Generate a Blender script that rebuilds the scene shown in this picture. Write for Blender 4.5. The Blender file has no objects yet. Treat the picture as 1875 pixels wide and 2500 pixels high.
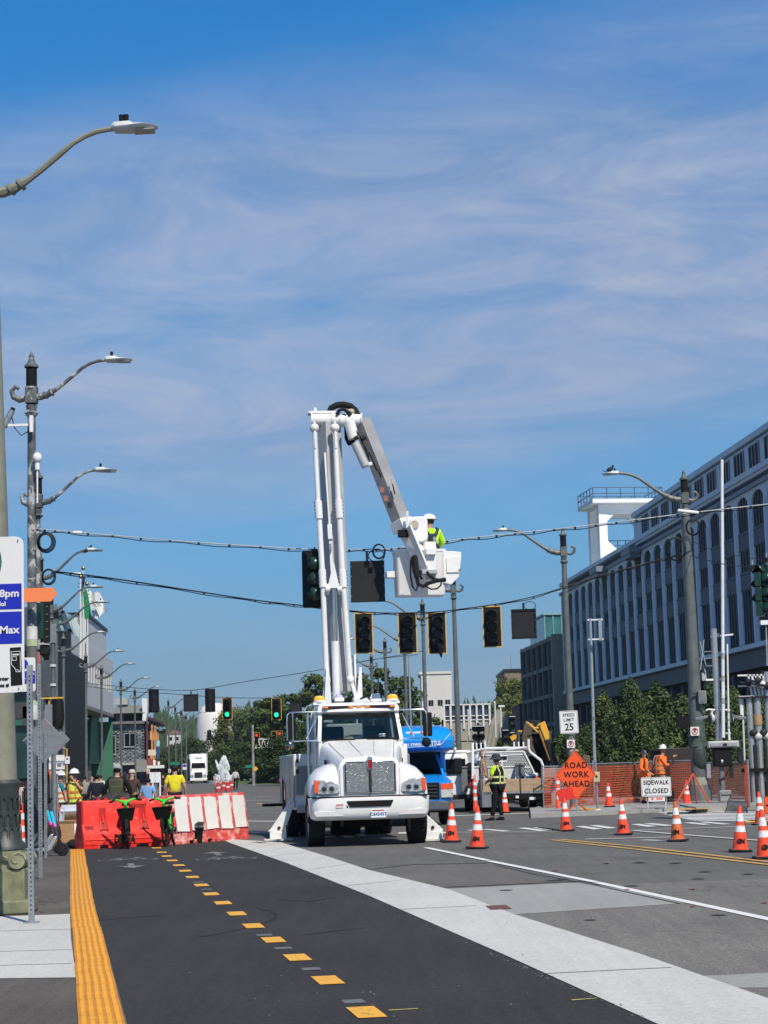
import bpy,math,random
from mathutils import Vector,Matrix
R = math.radians
USE_HAZE = True
rnd = random.Random(7)
scene = bpy.context.scene
COL = scene.collection
# ------------------------------------------------------------------ camera
F_PX,PX_W,PX_H = 4500.0,1875.0,2500.0
EYE = Vector((0,0,1.6))
PITCH,ROLL = math.atan(620/4500),R(1.6)
cam_data = bpy.data.cameras.new('camera')
cam = bpy.data.objects.new('camera', cam_data); COL.objects.link(cam)
CAM_R = Matrix.Rotation(R(90)+PITCH, 3, 'X') @ Matrix.Rotation(-ROLL, 3, 'Z')
cam.matrix_world = Matrix.Translation(EYE) @ CAM_R.to_4x4()
cam_data.sensor_fit = 'VERTICAL'; cam_data.sensor_height = 36
cam_data.lens = 36*F_PX/PX_H
cam_data.clip_start = 0.1; cam_data.clip_end = 6000
scene.camera = cam
# ------------------------------------------------------------------ light
SUN_AZ = math.atan2(0.42,-0.90)      # direction to the sun,clockwise from +Y
SUN_EL = R(50)
to_sun = Vector((math.sin(SUN_AZ)*math.cos(SUN_EL),math.cos(SUN_AZ)*math.cos(SUN_EL),math.sin(SUN_EL)))
sl = bpy.data.lights.new('sun', 'SUN'); sl.energy = 5.0; sl.angle = R(.53); sl.color = (1, .90, .76)
sun = bpy.data.objects.new('sun', sl); COL.objects.link(sun)
sun.rotation_euler = to_sun.to_track_quat('Z', 'Y').to_euler()
world = bpy.data.worlds.new('World'); scene.world = world; world.use_nodes = True
wn,wl = world.node_tree.nodes,world.node_tree.links
wn.clear()
def wnode(t, **k):
 n = wn.new(t)
 for a,b in k.items(): setattr(n,a,b)
 return n
sky = wnode('ShaderNodeTexSky', sky_type='NISHITA', sun_disc=False, sun_elevation=SUN_EL, sun_rotation=SUN_AZ,
   altitude=0,air_density=1.0,dust_density=0.15,ozone_density=4.0)
hsv = wnode('ShaderNodeHueSaturation'); hsv.inputs['Saturation'].default_value = 1.0; hsv.inputs['Value'].default_value = 1.0
hsv.inputs['Hue'].default_value = 0.5
tc = wnode('ShaderNodeTexCoord')
sep = wnode('ShaderNodeSeparateXYZ'); wl.new(tc.outputs['Generated'], sep.inputs[0])
zb = wnode('ShaderNodeMath', operation='ADD'); wl.new(sep.outputs['Z'], zb.inputs[0]); zb.inputs[1].default_value = .10
dx = wnode('ShaderNodeMath', operation='DIVIDE'); wl.new(sep.outputs['X'], dx.inputs[0]); wl.new(zb.outputs[0], dx.inputs[1])
dy = wnode('ShaderNodeMath', operation='DIVIDE'); wl.new(sep.outputs['Y'], dy.inputs[0]); wl.new(zb.outputs[0], dy.inputs[1])
cmb = wnode('ShaderNodeCombineXYZ'); wl.new(dx.outputs[0], cmb.inputs[0]); wl.new(dy.outputs[0], cmb.inputs[1])
mp = wnode('ShaderNodeMapping'); mp.inputs['Rotation'].default_value = (0, R(14), 0); mp.inputs['Scale'].default_value = (2.6, 2.6, 11)
mp.inputs['Location'].default_value = (1.7, .35, 0)
wl.new(tc.outputs['Generated'], mp.inputs[0])
n1 = wnode('ShaderNodeTexNoise'); n1.inputs['Scale'].default_value = .75; n1.inputs['Detail'].default_value = 5; n1.inputs['Roughness'].default_value = .5
n1.inputs['Distortion'].default_value = .5
wl.new(mp.outputs[0], n1.inputs['Vector'])
n2 = wnode('ShaderNodeTexNoise'); n2.inputs['Scale'].default_value = 2.6; n2.inputs['Detail'].default_value = 10; n2.inputs['Roughness'].default_value = .66
n2.inputs['Distortion'].default_value = .8
wl.new(mp.outputs[0], n2.inputs['Vector'])
mixn = wnode('ShaderNodeMath', operation='MULTIPLY_ADD'); wl.new(n2.outputs['Fac'], mixn.inputs[0]); mixn.inputs[1].default_value = .50
wl.new(n1.outputs['Fac'], mixn.inputs[2])
# cloud amount by elevation: thin veil most of the sky,clearing low down and high up
ez = wnode('ShaderNodeMath', operation='MULTIPLY_ADD'); wl.new(sep.outputs['X'], ez.inputs[0]); ez.inputs[1].default_value = -.16; wl.new(sep.outputs['Z'], ez.inputs[2])
rz = wnode('ShaderNodeValToRGB'); wl.new(ez.outputs[0], rz.inputs[0])
e = rz.color_ramp.elements
e[0].position = 0.0; e[0].color = (.28,.28,.28,1); e[1].position = .40; e[1].color = (.0,.0,.0,1)
for p_,v_ in ((.10,.16),(.14,.30),(.18,.95),(.25,1.0),(.31,.85),(.355,.42),(.385,.03)):
 q = e.new(p_); q.color = (v_,v_,v_,1)
rc = wnode('ShaderNodeValToRGB'); wl.new(mixn.outputs[0], rc.inputs[0])
e = rc.color_ramp.elements
e[0].position = .54; e[0].color = (.38,.38,.38,1); e[1].position = .86; e[1].color = (1,1,1,1)
cf = wnode('ShaderNodeMath', operation='MULTIPLY'); wl.new(rz.outputs[0], cf.inputs[0]); wl.new(rc.outputs[0], cf.inputs[1])
SKY_STRENGTH = .083
cloud_rgb = wnode('ShaderNodeValToRGB'); wl.new(n2.outputs['Fac'], cloud_rgb.inputs[0])
for k_,(p_,c_) in enumerate(((.36,(.35,.445,.66)),(.66,(.54,.60,.76)))): cloud_rgb.color_ramp.elements[k_].position = p_; cloud_rgb.color_ramp.elements[k_].color = (*c_,1)
cl10 = wnode('ShaderNodeVectorMath', operation='SCALE'); cl10.inputs['Scale'].default_value = 10; wl.new(cloud_rgb.outputs[0], cl10.inputs[0])
mixc = wnode('ShaderNodeMix', data_type='RGBA')
tr = wnode('ShaderNodeValToRGB'); wl.new(sep.outputs['Z'], tr.inputs[0])
e = tr.color_ramp.elements
e[0].position = 0; e[0].color = (.19,.285,.40,1); e[1].position = 1; e[1].color = (.25,.62,.72,1)
for p_,c_ in ((.06,(.20,.33,.45)),(.125,(.20,.45,.60)),(.21,(.18,.53,.70)),(.39,(.10,.60,.90))):
 q = e.new(p_); q.color = (*c_,1)
tint = wnode('ShaderNodeMix', data_type='RGBA', blend_type='MULTIPLY'); tint.inputs[0].default_value = 1
wl.new(sky.outputs[0],tint.inputs[6]); wl.new(tr.outputs[0],tint.inputs[7])
dbl = wnode('ShaderNodeVectorMath', operation='SCALE'); dbl.inputs['Scale'].default_value = 2; wl.new(tint.outputs[2], dbl.inputs[0])
wl.new(dbl.outputs[0], hsv.inputs['Color'])
wl.new(cf.outputs[0],mixc.inputs[0]); wl.new(hsv.outputs[0],mixc.inputs[6]); wl.new(cl10.outputs[0],mixc.inputs[7])
bg = wnode('ShaderNodeBackground'); bg.inputs['Strength'].default_value = SKY_STRENGTH
wl.new(mixc.outputs[2], bg.inputs['Color'])
wo = wnode('ShaderNodeOutputWorld'); wl.new(bg.outputs[0], wo.inputs['Surface'])
scene.view_settings.view_transform = 'Standard'; scene.view_settings.look = 'None'
scene.view_settings.gamma = 1; scene.view_settings.use_curve_mapping = False
scene.view_settings.exposure = 0
try:
 scene.cycles.max_bounces = 6; scene.cycles.transparent_max_bounces = 24; scene.cycles.volume_bounces = 0
 scene.cycles.use_denoising = True
 scene.cycles.caustics_reflective = False; scene.cycles.caustics_refractive = False
except Exception: pass
# ------------------------------------------------------------------ where a pixel of the photograph lies in the place
def ray(px,py):
 return CAM_R @ Vector(((px-PX_W/2)/F_PX,-(py-PX_H/2)/F_PX,-1))
def pt(px,py,Y):
 d = ray(px,py); return EYE + d*(Y/d.y)
def gp(px,py,z=0.0):
 d = ray(px,py); return EYE + d*((z-EYE.z)/d.z)
def mpp(Y): return Y/F_PX            # metres per photo pixel at depth Y
# ------------------------------------------------------------------ materials
MATS = {}
def mat(name,col,rough=.6,metal=0., var=.12,scale=5., bump=0., bscale=60., emit=0., coat=0., detail=4,spots=None,stretch=None):
 if name in MATS: return MATS[name]
 m = bpy.data.materials.new(name); m.use_nodes = True
 nt = m.node_tree; N,L = nt.nodes,nt.links
 b = N['Principled BSDF']
 b.inputs['Roughness'].default_value = rough; b.inputs['Metallic'].default_value = metal
 if max(col) < .035: b.inputs['Specular IOR Level'].default_value = .22
 if coat: b.inputs['Coat Weight'].default_value = coat; b.inputs['Coat Roughness'].default_value = .06
 t = N.new('ShaderNodeTexCoord'); src = t.outputs['Object']
 if stretch:
  q = N.new('ShaderNodeMapping'); q.inputs['Scale'].default_value = stretch; L.new(src, q.inputs[0]); src = q.outputs[0]
 n = N.new('ShaderNodeTexNoise'); n.inputs['Scale'].default_value = scale; n.inputs['Detail'].default_value = detail; n.inputs['Roughness'].default_value = .65
 L.new(src, n.inputs['Vector'])
 r = N.new('ShaderNodeValToRGB'); L.new(n.outputs['Fac'], r.inputs[0])
 a = [max(0,c*(1-var*1.6)) for c in col]; c2 = [min(1,c*(1+var)) for c in col]
 r.color_ramp.elements[0].position = .3; r.color_ramp.elements[0].color = (*a,1)
 r.color_ramp.elements[1].position = .7; r.color_ramp.elements[1].color = (*c2,1)
 out = r.outputs[0]
 if spots:          # worn patches: (colour,noise scale,threshold,softness)
  sc_,sn,th,so = spots
  n3 = N.new('ShaderNodeTexNoise'); n3.inputs['Scale'].default_value = sn; n3.inputs['Detail'].default_value = 6; n3.inputs['Roughness'].default_value = .7
  L.new(t.outputs['Object'], n3.inputs['Vector'])
  r3 = N.new('ShaderNodeValToRGB'); L.new(n3.outputs['Fac'], r3.inputs[0])
  r3.color_ramp.elements[0].position = th; r3.color_ramp.elements[0].color = (0,0,0,1)
  r3.color_ramp.elements[1].position = min(1,th+so); r3.color_ramp.elements[1].color = (1,1,1,1)
  mx = N.new('ShaderNodeMix'); mx.data_type = 'RGBA'
  L.new(r3.outputs[0],mx.inputs[0]); L.new(out,mx.inputs[6]); mx.inputs[7].default_value = (*sc_,1)
  out = mx.outputs[2]
 L.new(out, b.inputs['Base Color'])
 if bump:
  n2 = N.new('ShaderNodeTexNoise'); n2.inputs['Scale'].default_value = bscale; n2.inputs['Detail'].default_value = 4
  L.new(src, n2.inputs['Vector'])
  bm = N.new('ShaderNodeBump'); bm.inputs['Strength'].default_value = bump; bm.inputs['Distance'].default_value = .02
  L.new(n2.outputs['Fac'], bm.inputs['Height']); L.new(bm.outputs[0], b.inputs['Normal'])
 if emit:
  b.inputs['Emission Color'].default_value = (*col, 1); b.inputs['Emission Strength'].default_value = emit
 MATS[name] = m; return m
def glass(name,tint,gloss=.02,body=None):
 if name in MATS: return MATS[name]
 m = bpy.data.materials.new(name); m.use_nodes = True
 N,L = m.node_tree.nodes,m.node_tree.links; N.clear()
 o = N.new('ShaderNodeOutputMaterial'); t = N.new('ShaderNodeBsdfTransparent'); t.inputs[0].default_value = (*tint, 1)
 g = N.new('ShaderNodeBsdfGlossy'); g.inputs['Roughness'].default_value = gloss
 f = N.new('ShaderNodeFresnel'); f.inputs[0].default_value = 1.5
 n = N.new('ShaderNodeTexNoise'); n.inputs['Scale'].default_value = 4
 ad = N.new('ShaderNodeMath'); ad.operation = 'MULTIPLY_ADD'; L.new(n.outputs['Fac'], ad.inputs[0]); ad.inputs[1].default_value = .05; L.new(f.outputs[0], ad.inputs[2])
 x = N.new('ShaderNodeMixShader'); L.new(ad.outputs[0], x.inputs[0]); L.new(t.outputs[0], x.inputs[1]); L.new(g.outputs[0], x.inputs[2])
 L.new(x.outputs[0],o.inputs[0]); MATS[name] = m; return m
# ------------------------------------------------------------------ mesh builder
class MB:
 def __init__(s): s.v = []; s.f = []
 def add(s,vs,fs):
  o = len(s.v); s.v += [tuple(p) for p in vs]; s.f += [tuple(i+o for i in f) for f in fs]; return s
 def box(s,c,d,rot=None):
  x,y,z = d[0]/2,d[1]/2,d[2]/2
  vs = [Vector(p) for p in ((-x,-y,-z),(x,-y,-z),(x,y,-z),(-x,y,-z),(-x,-y,z),(x,-y,z),(x,y,z),(-x,y,z))]
  if rot is not None: vs = [rot @ p for p in vs]
  c = Vector(c)
  return s.add([p+c for p in vs],[(0,3,2,1),(4,5,6,7),(0,1,5,4),(1,2,6,5),(2,3,7,6),(3,0,4,7)])
 def bar(s,p0,p1,w,h):
  p0,p1 = Vector(p0),Vector(p1); d = p1-p0
  q = d.to_track_quat('Z', 'Y').to_matrix()
  return s.box((p0+p1)/2,(w,h,d.length),q)
 def prism(s,poly,axis,a,b):
  n = len(poly)
  def P(u,v,w):
   return {'x': (w, u, v), 'y': (u, w, v), 'z': (u, v, w)}[axis]
  area = sum(poly[i][0]*poly[(i+1)%n][1]-poly[(i+1)%n][0]*poly[i][1] for i in range(n))
  flip = (area > 0) != (axis in 'xz')
  if a > b: a,b = b,a
  vs = [P(u,v,a) for u,v in poly]+[P(u,v,b) for u,v in poly]
  fs = [tuple(reversed(range(n))),tuple(range(n,2*n))]+[(i,(i+1)%n,n+(i+1)%n,n+i) for i in range(n)]
  if flip: fs = [tuple(reversed(f)) for f in fs]
  return s.add(vs,fs)
 def rings(s,rings,cap=True,closed=True):
  n = len(rings[0]); vs = [p for r in rings for p in r]; fs = []
  for k in range(len(rings)-1):
   for i in range(n if closed else n-1):
    j = (i+1) % n
    fs.append((k*n+i,k*n+j,(k+1)*n+j,(k+1)*n+i))
  if cap:
   fs.append(tuple(reversed(range(n)))); fs.append(tuple((len(rings)-1)*n+i for i in range(n)))
  return s.add(vs,fs)
 def tube(s,pts,r,seg=8,cap=True):
  pts = [Vector(p) for p in pts]; n = len(pts)
  if not isinstance(r,(list,tuple)): r = [r]*n
  rs = []; prev = None
  for i,p in enumerate(pts):
   t = (pts[min(i+1,n-1)]-pts[max(i-1,0)]).normalized()
   if prev is None:
    u = t.cross(Vector((0,0,1)))
    if u.length < .05: u = t.cross(Vector((1,0,0)))
   else: u = prev - t*prev.dot(t)
   u.normalize(); prev = u; w = t.cross(u)
   rs.append([p+(u*math.cos(a)+w*math.sin(a))*r[i] for a in [2*math.pi*k/seg for k in range(seg)]])
  return s.rings(rs,cap)
 def cyl(s,p0,p1,r0,r1=None,seg=12): return s.tube([p0,p1],[r0,r0 if r1 is None else r1],seg)
 def lathe(s,prof,c=(0,0,0),seg=16,cap=True):
  c = Vector(c)
  return s.rings([[c+Vector((r*math.cos(2*math.pi*k/seg),r*math.sin(2*math.pi*k/seg),z)) for k in range(seg)] for r,z in prof],cap)
 def ball(s,c,r,seg=12,rot=None):
  if not isinstance(r,(list,tuple)): r = (r,r,r)
  c = Vector(c); rs = []
  for i in range(seg//2+1):
   a = -math.pi/2+math.pi*i/(seg//2); ca = max(math.cos(a),.02)
   row = [Vector((r[0]*ca*math.cos(2*math.pi*k/seg),r[1]*ca*math.sin(2*math.pi*k/seg),r[2]*math.sin(a))) for k in range(seg)]
   rs.append([c+(rot @ p if rot else p) for p in row])
  return s.rings(rs)
 def quad(s,a,b,c,d): return s.add([a,b,c,d],[(0,1,2,3)])
 def mesh(s,name,m=None,smooth=False):
  me = bpy.data.meshes.new(name); me.from_pydata(s.v,[],s.f); me.update()
  if m: me.materials.append(m)
  if smooth:
   me.shade_smooth(); me.set_sharp_from_angle(angle=R(38))
  return me
 def build(s,name,m,parent=None,smooth=False,bevel=0,bseg=2,label=None,kind=None):
  o = bpy.data.objects.new(name,s.mesh(name,m,smooth)); COL.objects.link(o)
  if parent: o.parent = parent
  if bevel:
   b = o.modifiers.new('bevel', 'BEVEL'); b.width = bevel; b.segments = bseg; b.limit_method = 'ANGLE'; b.angle_limit = R(40)
   o.data.shade_smooth(); o.data.set_sharp_from_angle(angle=R(60))
  if label: o['label'] = label
  if kind: o['kind'] = kind
  return o
def inst(name,me,parent=None,loc=(0,0,0),rot=None,scl=None):
 o = bpy.data.objects.new(name,me); COL.objects.link(o); o.location = loc
 if rot: o.rotation_euler = rot
 if scl: o.scale = scl
 if parent: o.parent = parent
 return o
USED = set()
def thing(name,label,cat,loc=(0,0,0),rotz=0,group=None,rot=None):
 o = bpy.data.objects.new(name,None); COL.objects.link(o); o.empty_display_size = .2
 o.location = loc; o.rotation_euler = rot if rot else (0,0,rotz); tag(o,label,cat,group); return o
def tag(o,label,cat,group=None):
 o['label'] = label; o['category'] = cat
 if group: o['group'] = group
 return o
def dup(root,loc,rotz=0,label=None,scl=None):
 r = root.copy(); COL.objects.link(r); r.location = loc; r.rotation_euler = (0,0,rotz)
 if scl: r.scale = scl
 if label: r['label'] = label
 for ch in list(root.children):
  c = ch.copy(); COL.objects.link(c); c.parent = r
  for g in ch.children:
   d = g.copy(); COL.objects.link(d); d.parent = c
 return r
def text(s, size, m, parent, loc, align='CENTER', rot=(math.pi/2, 0, 0), bold=0, ext=.002, name='lettering', sx=1, space=1):
 cu = bpy.data.curves.new('lettering', 'FONT'); cu.body = s; cu.size = size; cu.align_x = align; cu.align_y = 'CENTER'
 cu.extrude = ext; cu.offset = bold; cu.space_character = space; cu.resolution_u = 3
 t = bpy.data.objects.new('tmp', cu); COL.objects.link(t)
 bpy.context.view_layer.update()
 me = bpy.data.meshes.new_from_object(t.evaluated_get(bpy.context.evaluated_depsgraph_get()))
 bpy.data.objects.remove(t); me.materials.clear(); me.materials.append(m)
 o = bpy.data.objects.new(name,me); COL.objects.link(o); o.parent = parent; o.location = loc; o.rotation_euler = rot; o.scale = (sx,1,1)
 return o
def rrect(w,h,r,n=4,cx=0,cy=0):
 out = []
 for k,(sx_,sy_) in enumerate(((1,1),(-1,1),(-1,-1),(1,-1))):
  for i in range(n+1):
   a = math.pi/2*(k+i/n)
   out.append((cx+sx_*(w/2-r)+r*math.cos(a),cy+sy_*(h/2-r)+r*math.sin(a)))
 return out
def catenary(a,b,sag,n=24):
 a,b = Vector(a),Vector(b)
 return [a.lerp(b,i/n)-Vector((0,0,sag*4*(i/n)*(1-i/n))) for i in range(n+1)]
# common materials
WHITE = mat('white_paint', (.80, .80, .79), .3, var=.05, scale=2, coat=.4, spots=((.60, .58, .54), 2.4, .60, .25))
WHITE_M = mat('white_fibreglass', (.74, .74, .73), .45, var=.08, scale=3, spots=((.52, .50, .47), 2.5, .60, .2))
CHROME = mat('chrome', (.75, .75, .77), .12, metal=1, var=.05)
STEEL = mat('galvanised_steel', (.42, .44, .45), .42, metal=.7, var=.18, scale=14)
DARK = mat('dark_metal', (.025, .027, .03), .45, var=.3)
BLACK = mat('black_rubber', (.016, .016, .017), .8, var=.3, scale=9, bump=.2)
BLACKM = mat('black_matte', (.008, .008, .009), .75, var=.2)
RUBBER = mat('tyre_rubber', (.02, .02, .021), .85, var=.3, scale=9, bump=.3, bscale=30)
ORANGE = mat('safety_orange', (.90, .075, .02), .42, var=.10, scale=12, spots=((.50, .10, .06), 18, .57, .12))
ORANGE_W = mat('worn_orange', (.62, .13, .03), .5, var=.2, scale=12)
REFL = mat('reflective_white', (.78, .78, .76), .35, var=.08, scale=30, spots=((.50, .44, .38), 24, .56, .10))
RED = mat('red_lens', (.55, .02, .02), .25, var=.1)
AMBER = mat('amber_lens', (.85, .22, .02), .25, var=.1, emit=.25)
CONC = mat('concrete', (.40, .39, .365), .85, var=.14, scale=1.5, bump=.15, bscale=50, spots=((.30, .29, .27), 3, .6, .2))
POLE = mat('grey_green_pole_paint', (.115, .13, .125), .5, var=.2, scale=3)
POLE_WORN = mat('pasted_over_pole_paint', (.11, .12, .125), .6, var=.35, scale=5, spots=((.42, .42, .40), 4, .52, .06))
POLE_OLIVE = mat('olive_pole_paint', (.22, .225, .175), .55, var=.15, scale=3, spots=((.50, .51, .47), 2.6, .64, .04))
LUM = mat('luminaire_paint', (.62, .63, .62), .4, var=.08)
SKIN = mat('skin', (.48, .26, .17), .5, var=.08, scale=20)
# ------------------------------------------------------------------ ground,road,markings
def asphalt(name,base,light,grain,patch=.12,crack=True,gs=90):
 m = bpy.data.materials.new(name); m.use_nodes = True
 N, L = m.node_tree.nodes, m.node_tree.links; b = N['Principled BSDF']; b.inputs['Roughness'].default_value = .9
 b.inputs['Specular IOR Level'].default_value = .25
 t = N.new('ShaderNodeTexCoord')
 def noise(s,d=4,ro=.6,stretch=None):
  n = N.new('ShaderNodeTexNoise'); n.inputs['Scale'].default_value = s; n.inputs['Detail'].default_value = d; n.inputs['Roughness'].default_value = ro
  if stretch:
   q = N.new('ShaderNodeMapping'); q.inputs['Scale'].default_value = stretch; q.inputs['Rotation'].default_value = (0, 0, R(-9.7)); L.new(t.outputs['Object'], q.inputs[0]); L.new(q.outputs[0], n.inputs[0])
  else: L.new(t.outputs['Object'], n.inputs['Vector'])
  return n.outputs['Fac']
 def ramp(src,p0,c0,p1,c1):
  r = N.new('ShaderNodeValToRGB'); L.new(src, r.inputs[0]); e = r.color_ramp.elements
  e[0].position = p0; e[0].color = (*c0,1); e[1].position = p1; e[1].color = (*c1,1); return r.outputs[0]
 def mul(a,c,f=1):
  x = N.new('ShaderNodeMix'); x.data_type = 'RGBA'; x.blend_type = 'MULTIPLY'; x.inputs[0].default_value = f; L.new(a, x.inputs[6]); L.new(c, x.inputs[7]); return x.outputs[2]
 c = ramp(noise(gs,3,.7),.35,base,.72,light)
 g2 = ramp(noise(gs*.28,3,.8),.3,(1-grain,)*3,.7,(1+grain,)*3)
 c = mul(c,g2)
 c = mul(c,ramp(noise(.35,6,.6),.3,(1-patch,)*3,.72,(1+patch,)*3))
 c = mul(c,ramp(noise(1.6,5,.65,(3.2,.22,1)),.3,(1-patch*.9,1-patch*.9,1-patch*.8),.75,(1+patch*.8,)*3))
 if crack:
  v = N.new('ShaderNodeTexVoronoi'); v.feature = 'DISTANCE_TO_EDGE'; v.inputs['Scale'].default_value = .16
  nd = N.new('ShaderNodeTexNoise'); nd.inputs['Scale'].default_value = 1.3; nd.inputs['Detail'].default_value = 5
  L.new(t.outputs['Object'], nd.inputs[0])
  ad = N.new('ShaderNodeMixRGB'); ad.blend_type = 'LINEAR_LIGHT'; ad.inputs[0].default_value = .8
  L.new(t.outputs['Object'], ad.inputs[1]); L.new(nd.outputs['Color'], ad.inputs[2]); L.new(ad.outputs[0], v.inputs['Vector'])
  c = mul(c, ramp(v.outputs['Distance'], .0015, (.45,)*3, .004, (1, 1, 1)))
 L.new(c, b.inputs['Base Color'])
 n = noise(gs*.8, 3, .7); bm = N.new('ShaderNodeBump'); bm.inputs['Strength'].default_value = .35; bm.inputs['Distance'].default_value = .008
 L.new(n, bm.inputs['Height']); L.new(bm.outputs[0], b.inputs['Normal'])
 return m
A_ROAD = asphalt('worn_road_asphalt', (.085, .082, .074), (.29, .275, .245), .34, .16, True, 70)
A_ROAD2 = asphalt('smooth_road_asphalt', (.10, .097, .089), (.165, .158, .145), .15, .16, True, 70)
A_BIKE = asphalt('fresh_bike_lane_asphalt', (.028, .0265, .0255), (.054, .051, .049), .26, .17, False, 60)
A_WALK = asphalt('brown_grey_path_asphalt', (.075, .067, .057), (.15, .135, .115), .2, .2, True, 70)
C_BAND = asphalt('pale_concrete', (.44, .435, .41), (.60, .59, .56), .05, .07, False, 40)
C_GREY = asphalt('grey_concrete', (.26, .26, .245), (.36, .36, .34), .06, .08, False, 40)
DIRT = asphalt('gravel_ballast', (.10, .09, .075), (.26, .24, .2), .3, .2, False, 12)
GRASSM = mat('mown_grass', (.085, .14, .03), .9, var=.3, scale=1.2, bump=.5, bscale=3)
P_WHITE = mat('worn_white_road_paint', (.66, .66, .63), .6, var=.05, scale=9, spots=((.22, .21, .20), 7, .60, .08))
P_WHITE2 = mat('white_road_paint', (.74, .74, .71), .6, var=.05, scale=9, spots=((.40, .39, .37), 6, .66, .1))
P_YEL = mat('yellow_road_paint', (.80, .40, .03), .6, var=.07, scale=9, spots=((.26, .18, .07), 13, .56, .10))
P_YEL_W = mat('worn_yellow_road_paint', (.62, .36, .08), .65, var=.1, scale=9, spots=((.16, .14, .10), 5, .55, .08))
P_FAINT = mat('faded_symbol_paint', (.22, .22, .215), .7, var=.12, scale=9, spots=((.05, .05, .05), 9, .50, .08))
TAC = mat('tactile_yellow', (.82, .37, .012), .55, var=.09, scale=3, bump=.2, bscale=25, spots=((.36, .18, .04), 7, .60, .12))
U = Vector((math.sin(R(-9.7)),math.cos(R(-9.7)),0)); V = Vector((U.y,-U.x,0))   # along / across the bike lane
def sheet(name, pts, m, z, kind='structure', parent=None, thick=0, label=None):
 b = MB(); n = len(pts)
 top = [(p[0],p[1],z) for p in pts]
 area = sum(top[i][0]*top[(i+1)%n][1]-top[(i+1)%n][0]*top[i][1] for i in range(n))
 if area < 0: top.reverse()
 if thick:
  b.add(top+[(p[0],p[1],z-thick) for p in top],[tuple(range(n))]+[(i,i+n,(i+1)%n+n,(i+1)%n) for i in range(n)])
 else: b.add(top,[tuple(range(n))])
 o = b.build(name,m,parent)
 if kind: o['kind'] = kind
 if label: o['label'] = label
 return o
def px_sheet(name,pix,m,z, **k): return sheet(name,[gp(x,y,z) for x,y in pix],m,z, **k)
sheet('ground', [(-2500, -60), (2500, -60), (2500, 3600), (-2500, 3600)], A_ROAD2, -.002)
# near stretch of coarse chip-sealed road on the right
sheet('road', [(.5, 5), (40, 5), (40, 25.5), (6, 24.6), (.6, 24.0)], A_ROAD, .003)
# left walk,bike lane,concrete band and slabs
ys = [2500,2420,2340,2276,2212,2140,2076]
def lerp(tb,y):
 for (y0,x0),(y1,x1) in zip(tb,tb[1:]):
  if (y0-y)*(y1-y) <= 0: return x0+(x1-x0)*(y-y0)/(y1-y0)
L_EDGE = [(2500,187),(2340,178.5),(2276,173),(2212,171),(2076,171.5)]
R_EDGE = [(2500,312),(2387,281),(2276,252),(2212,231),(2076,205)]
strip_l = [gp(lerp(L_EDGE,y),y) for y in ys]; strip_r = [gp(lerp(R_EDGE,y),y) for y in ys]
d0 = (strip_l[0]-strip_l[1]).normalized(); near_l = strip_l[0]+d0*6
sheet('sidewalk', [(-60, 4), (near_l.x, near_l.y)]+strip_l+[strip_l[-1]+U*30, (-60, 140)], A_WALK, .003)
far_c = gp(540,2046)
band_l = [gp(1599,2500),gp(1240,2337),gp(900,2188),gp(700,2108),gp(565,2060)]
band_r = [gp(1875,2440),gp(1560,2330),gp(1253,2233),gp(1094,2172),gp(900,2125),gp(800,2092),gp(700,2062)]
dl = (band_l[0]-band_l[1]).normalized(); dr = (band_r[0]-band_r[1]).normalized()
sheet('bike_lane', [strip_r[0]+d0*6]+strip_r+[strip_r[-1]+U*30, band_l[-1]+U*28]+list(reversed(band_l))+[band_l[0]+dl*6], A_BIKE, .004)
sheet('concrete_band', [band_l[0]+dl*6]+band_l+[band_l[-1]+U*3.2, band_r[-1]+U*1.2]+list(reversed(band_r))+[band_r[0]+dr*6], C_BAND, .009)
jt = MB()
for px0,px1 in (((980,2220),(1165,2211)),((742,2125),(850,2109)),((1330,2377),(1640,2362)),((838,2163),(985,2148)),((660,2091),(755,2079))):
 a,b_ = gp(*px0,.011),gp(*px1,.011); jt.quad(a,b_,b_+U*.03,a+U*.03)
jt.build('band_joint', mat('joint_grit', (.12, .115, .105), .9), kind='structure')  # dark colour of the slab and band joints
px_sheet('concrete_panel', [(1080, 2170), (1420, 2154), (1560, 2178), (1671, 2205), (1257, 2232)], C_GREY, .006)
px_sheet('concrete_panel', [(-330, 2250), (171, 2231), (173, 2290), (186, 2386), (-330, 2392)], C_BAND, .007)
px_sheet('concrete_panel', [(1560, 2395), (1640, 2386), (1875, 2375), (2050, 2370), (2050, 2410), (1700, 2412)], C_GREY, .006)
for yy in (2268,2318,2352):
 a, b_ = gp(-330, yy+14, .009), gp(175, yy, .009); MB().quad(a, b_, b_+Vector((0, .02, 0)), a+Vector((0, .02, 0))).build('slab_joint', MATS['joint_grit'], kind='structure')
px_sheet('utility_cover', [(1185, 2211), (1235, 2209), (1250, 2218), (1198, 2221)], mat('rusty_iron', (.16, .06, .045), .8, var=.4, scale=20), .012)
px_sheet('road_patch', [(690, 2071), (1040, 2073), (1190, 2107), (1010, 2110), (905, 2122)], A_ROAD2, .005)
px_sheet('road_patch', [(1000, 2112), (1205, 2110), (1430, 2150), (1078, 2166), (960, 2140)], asphalt('brown_patch_asphalt', (.10, .095, .085), (.18, .17, .15), .2, .14, False), .005)
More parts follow.
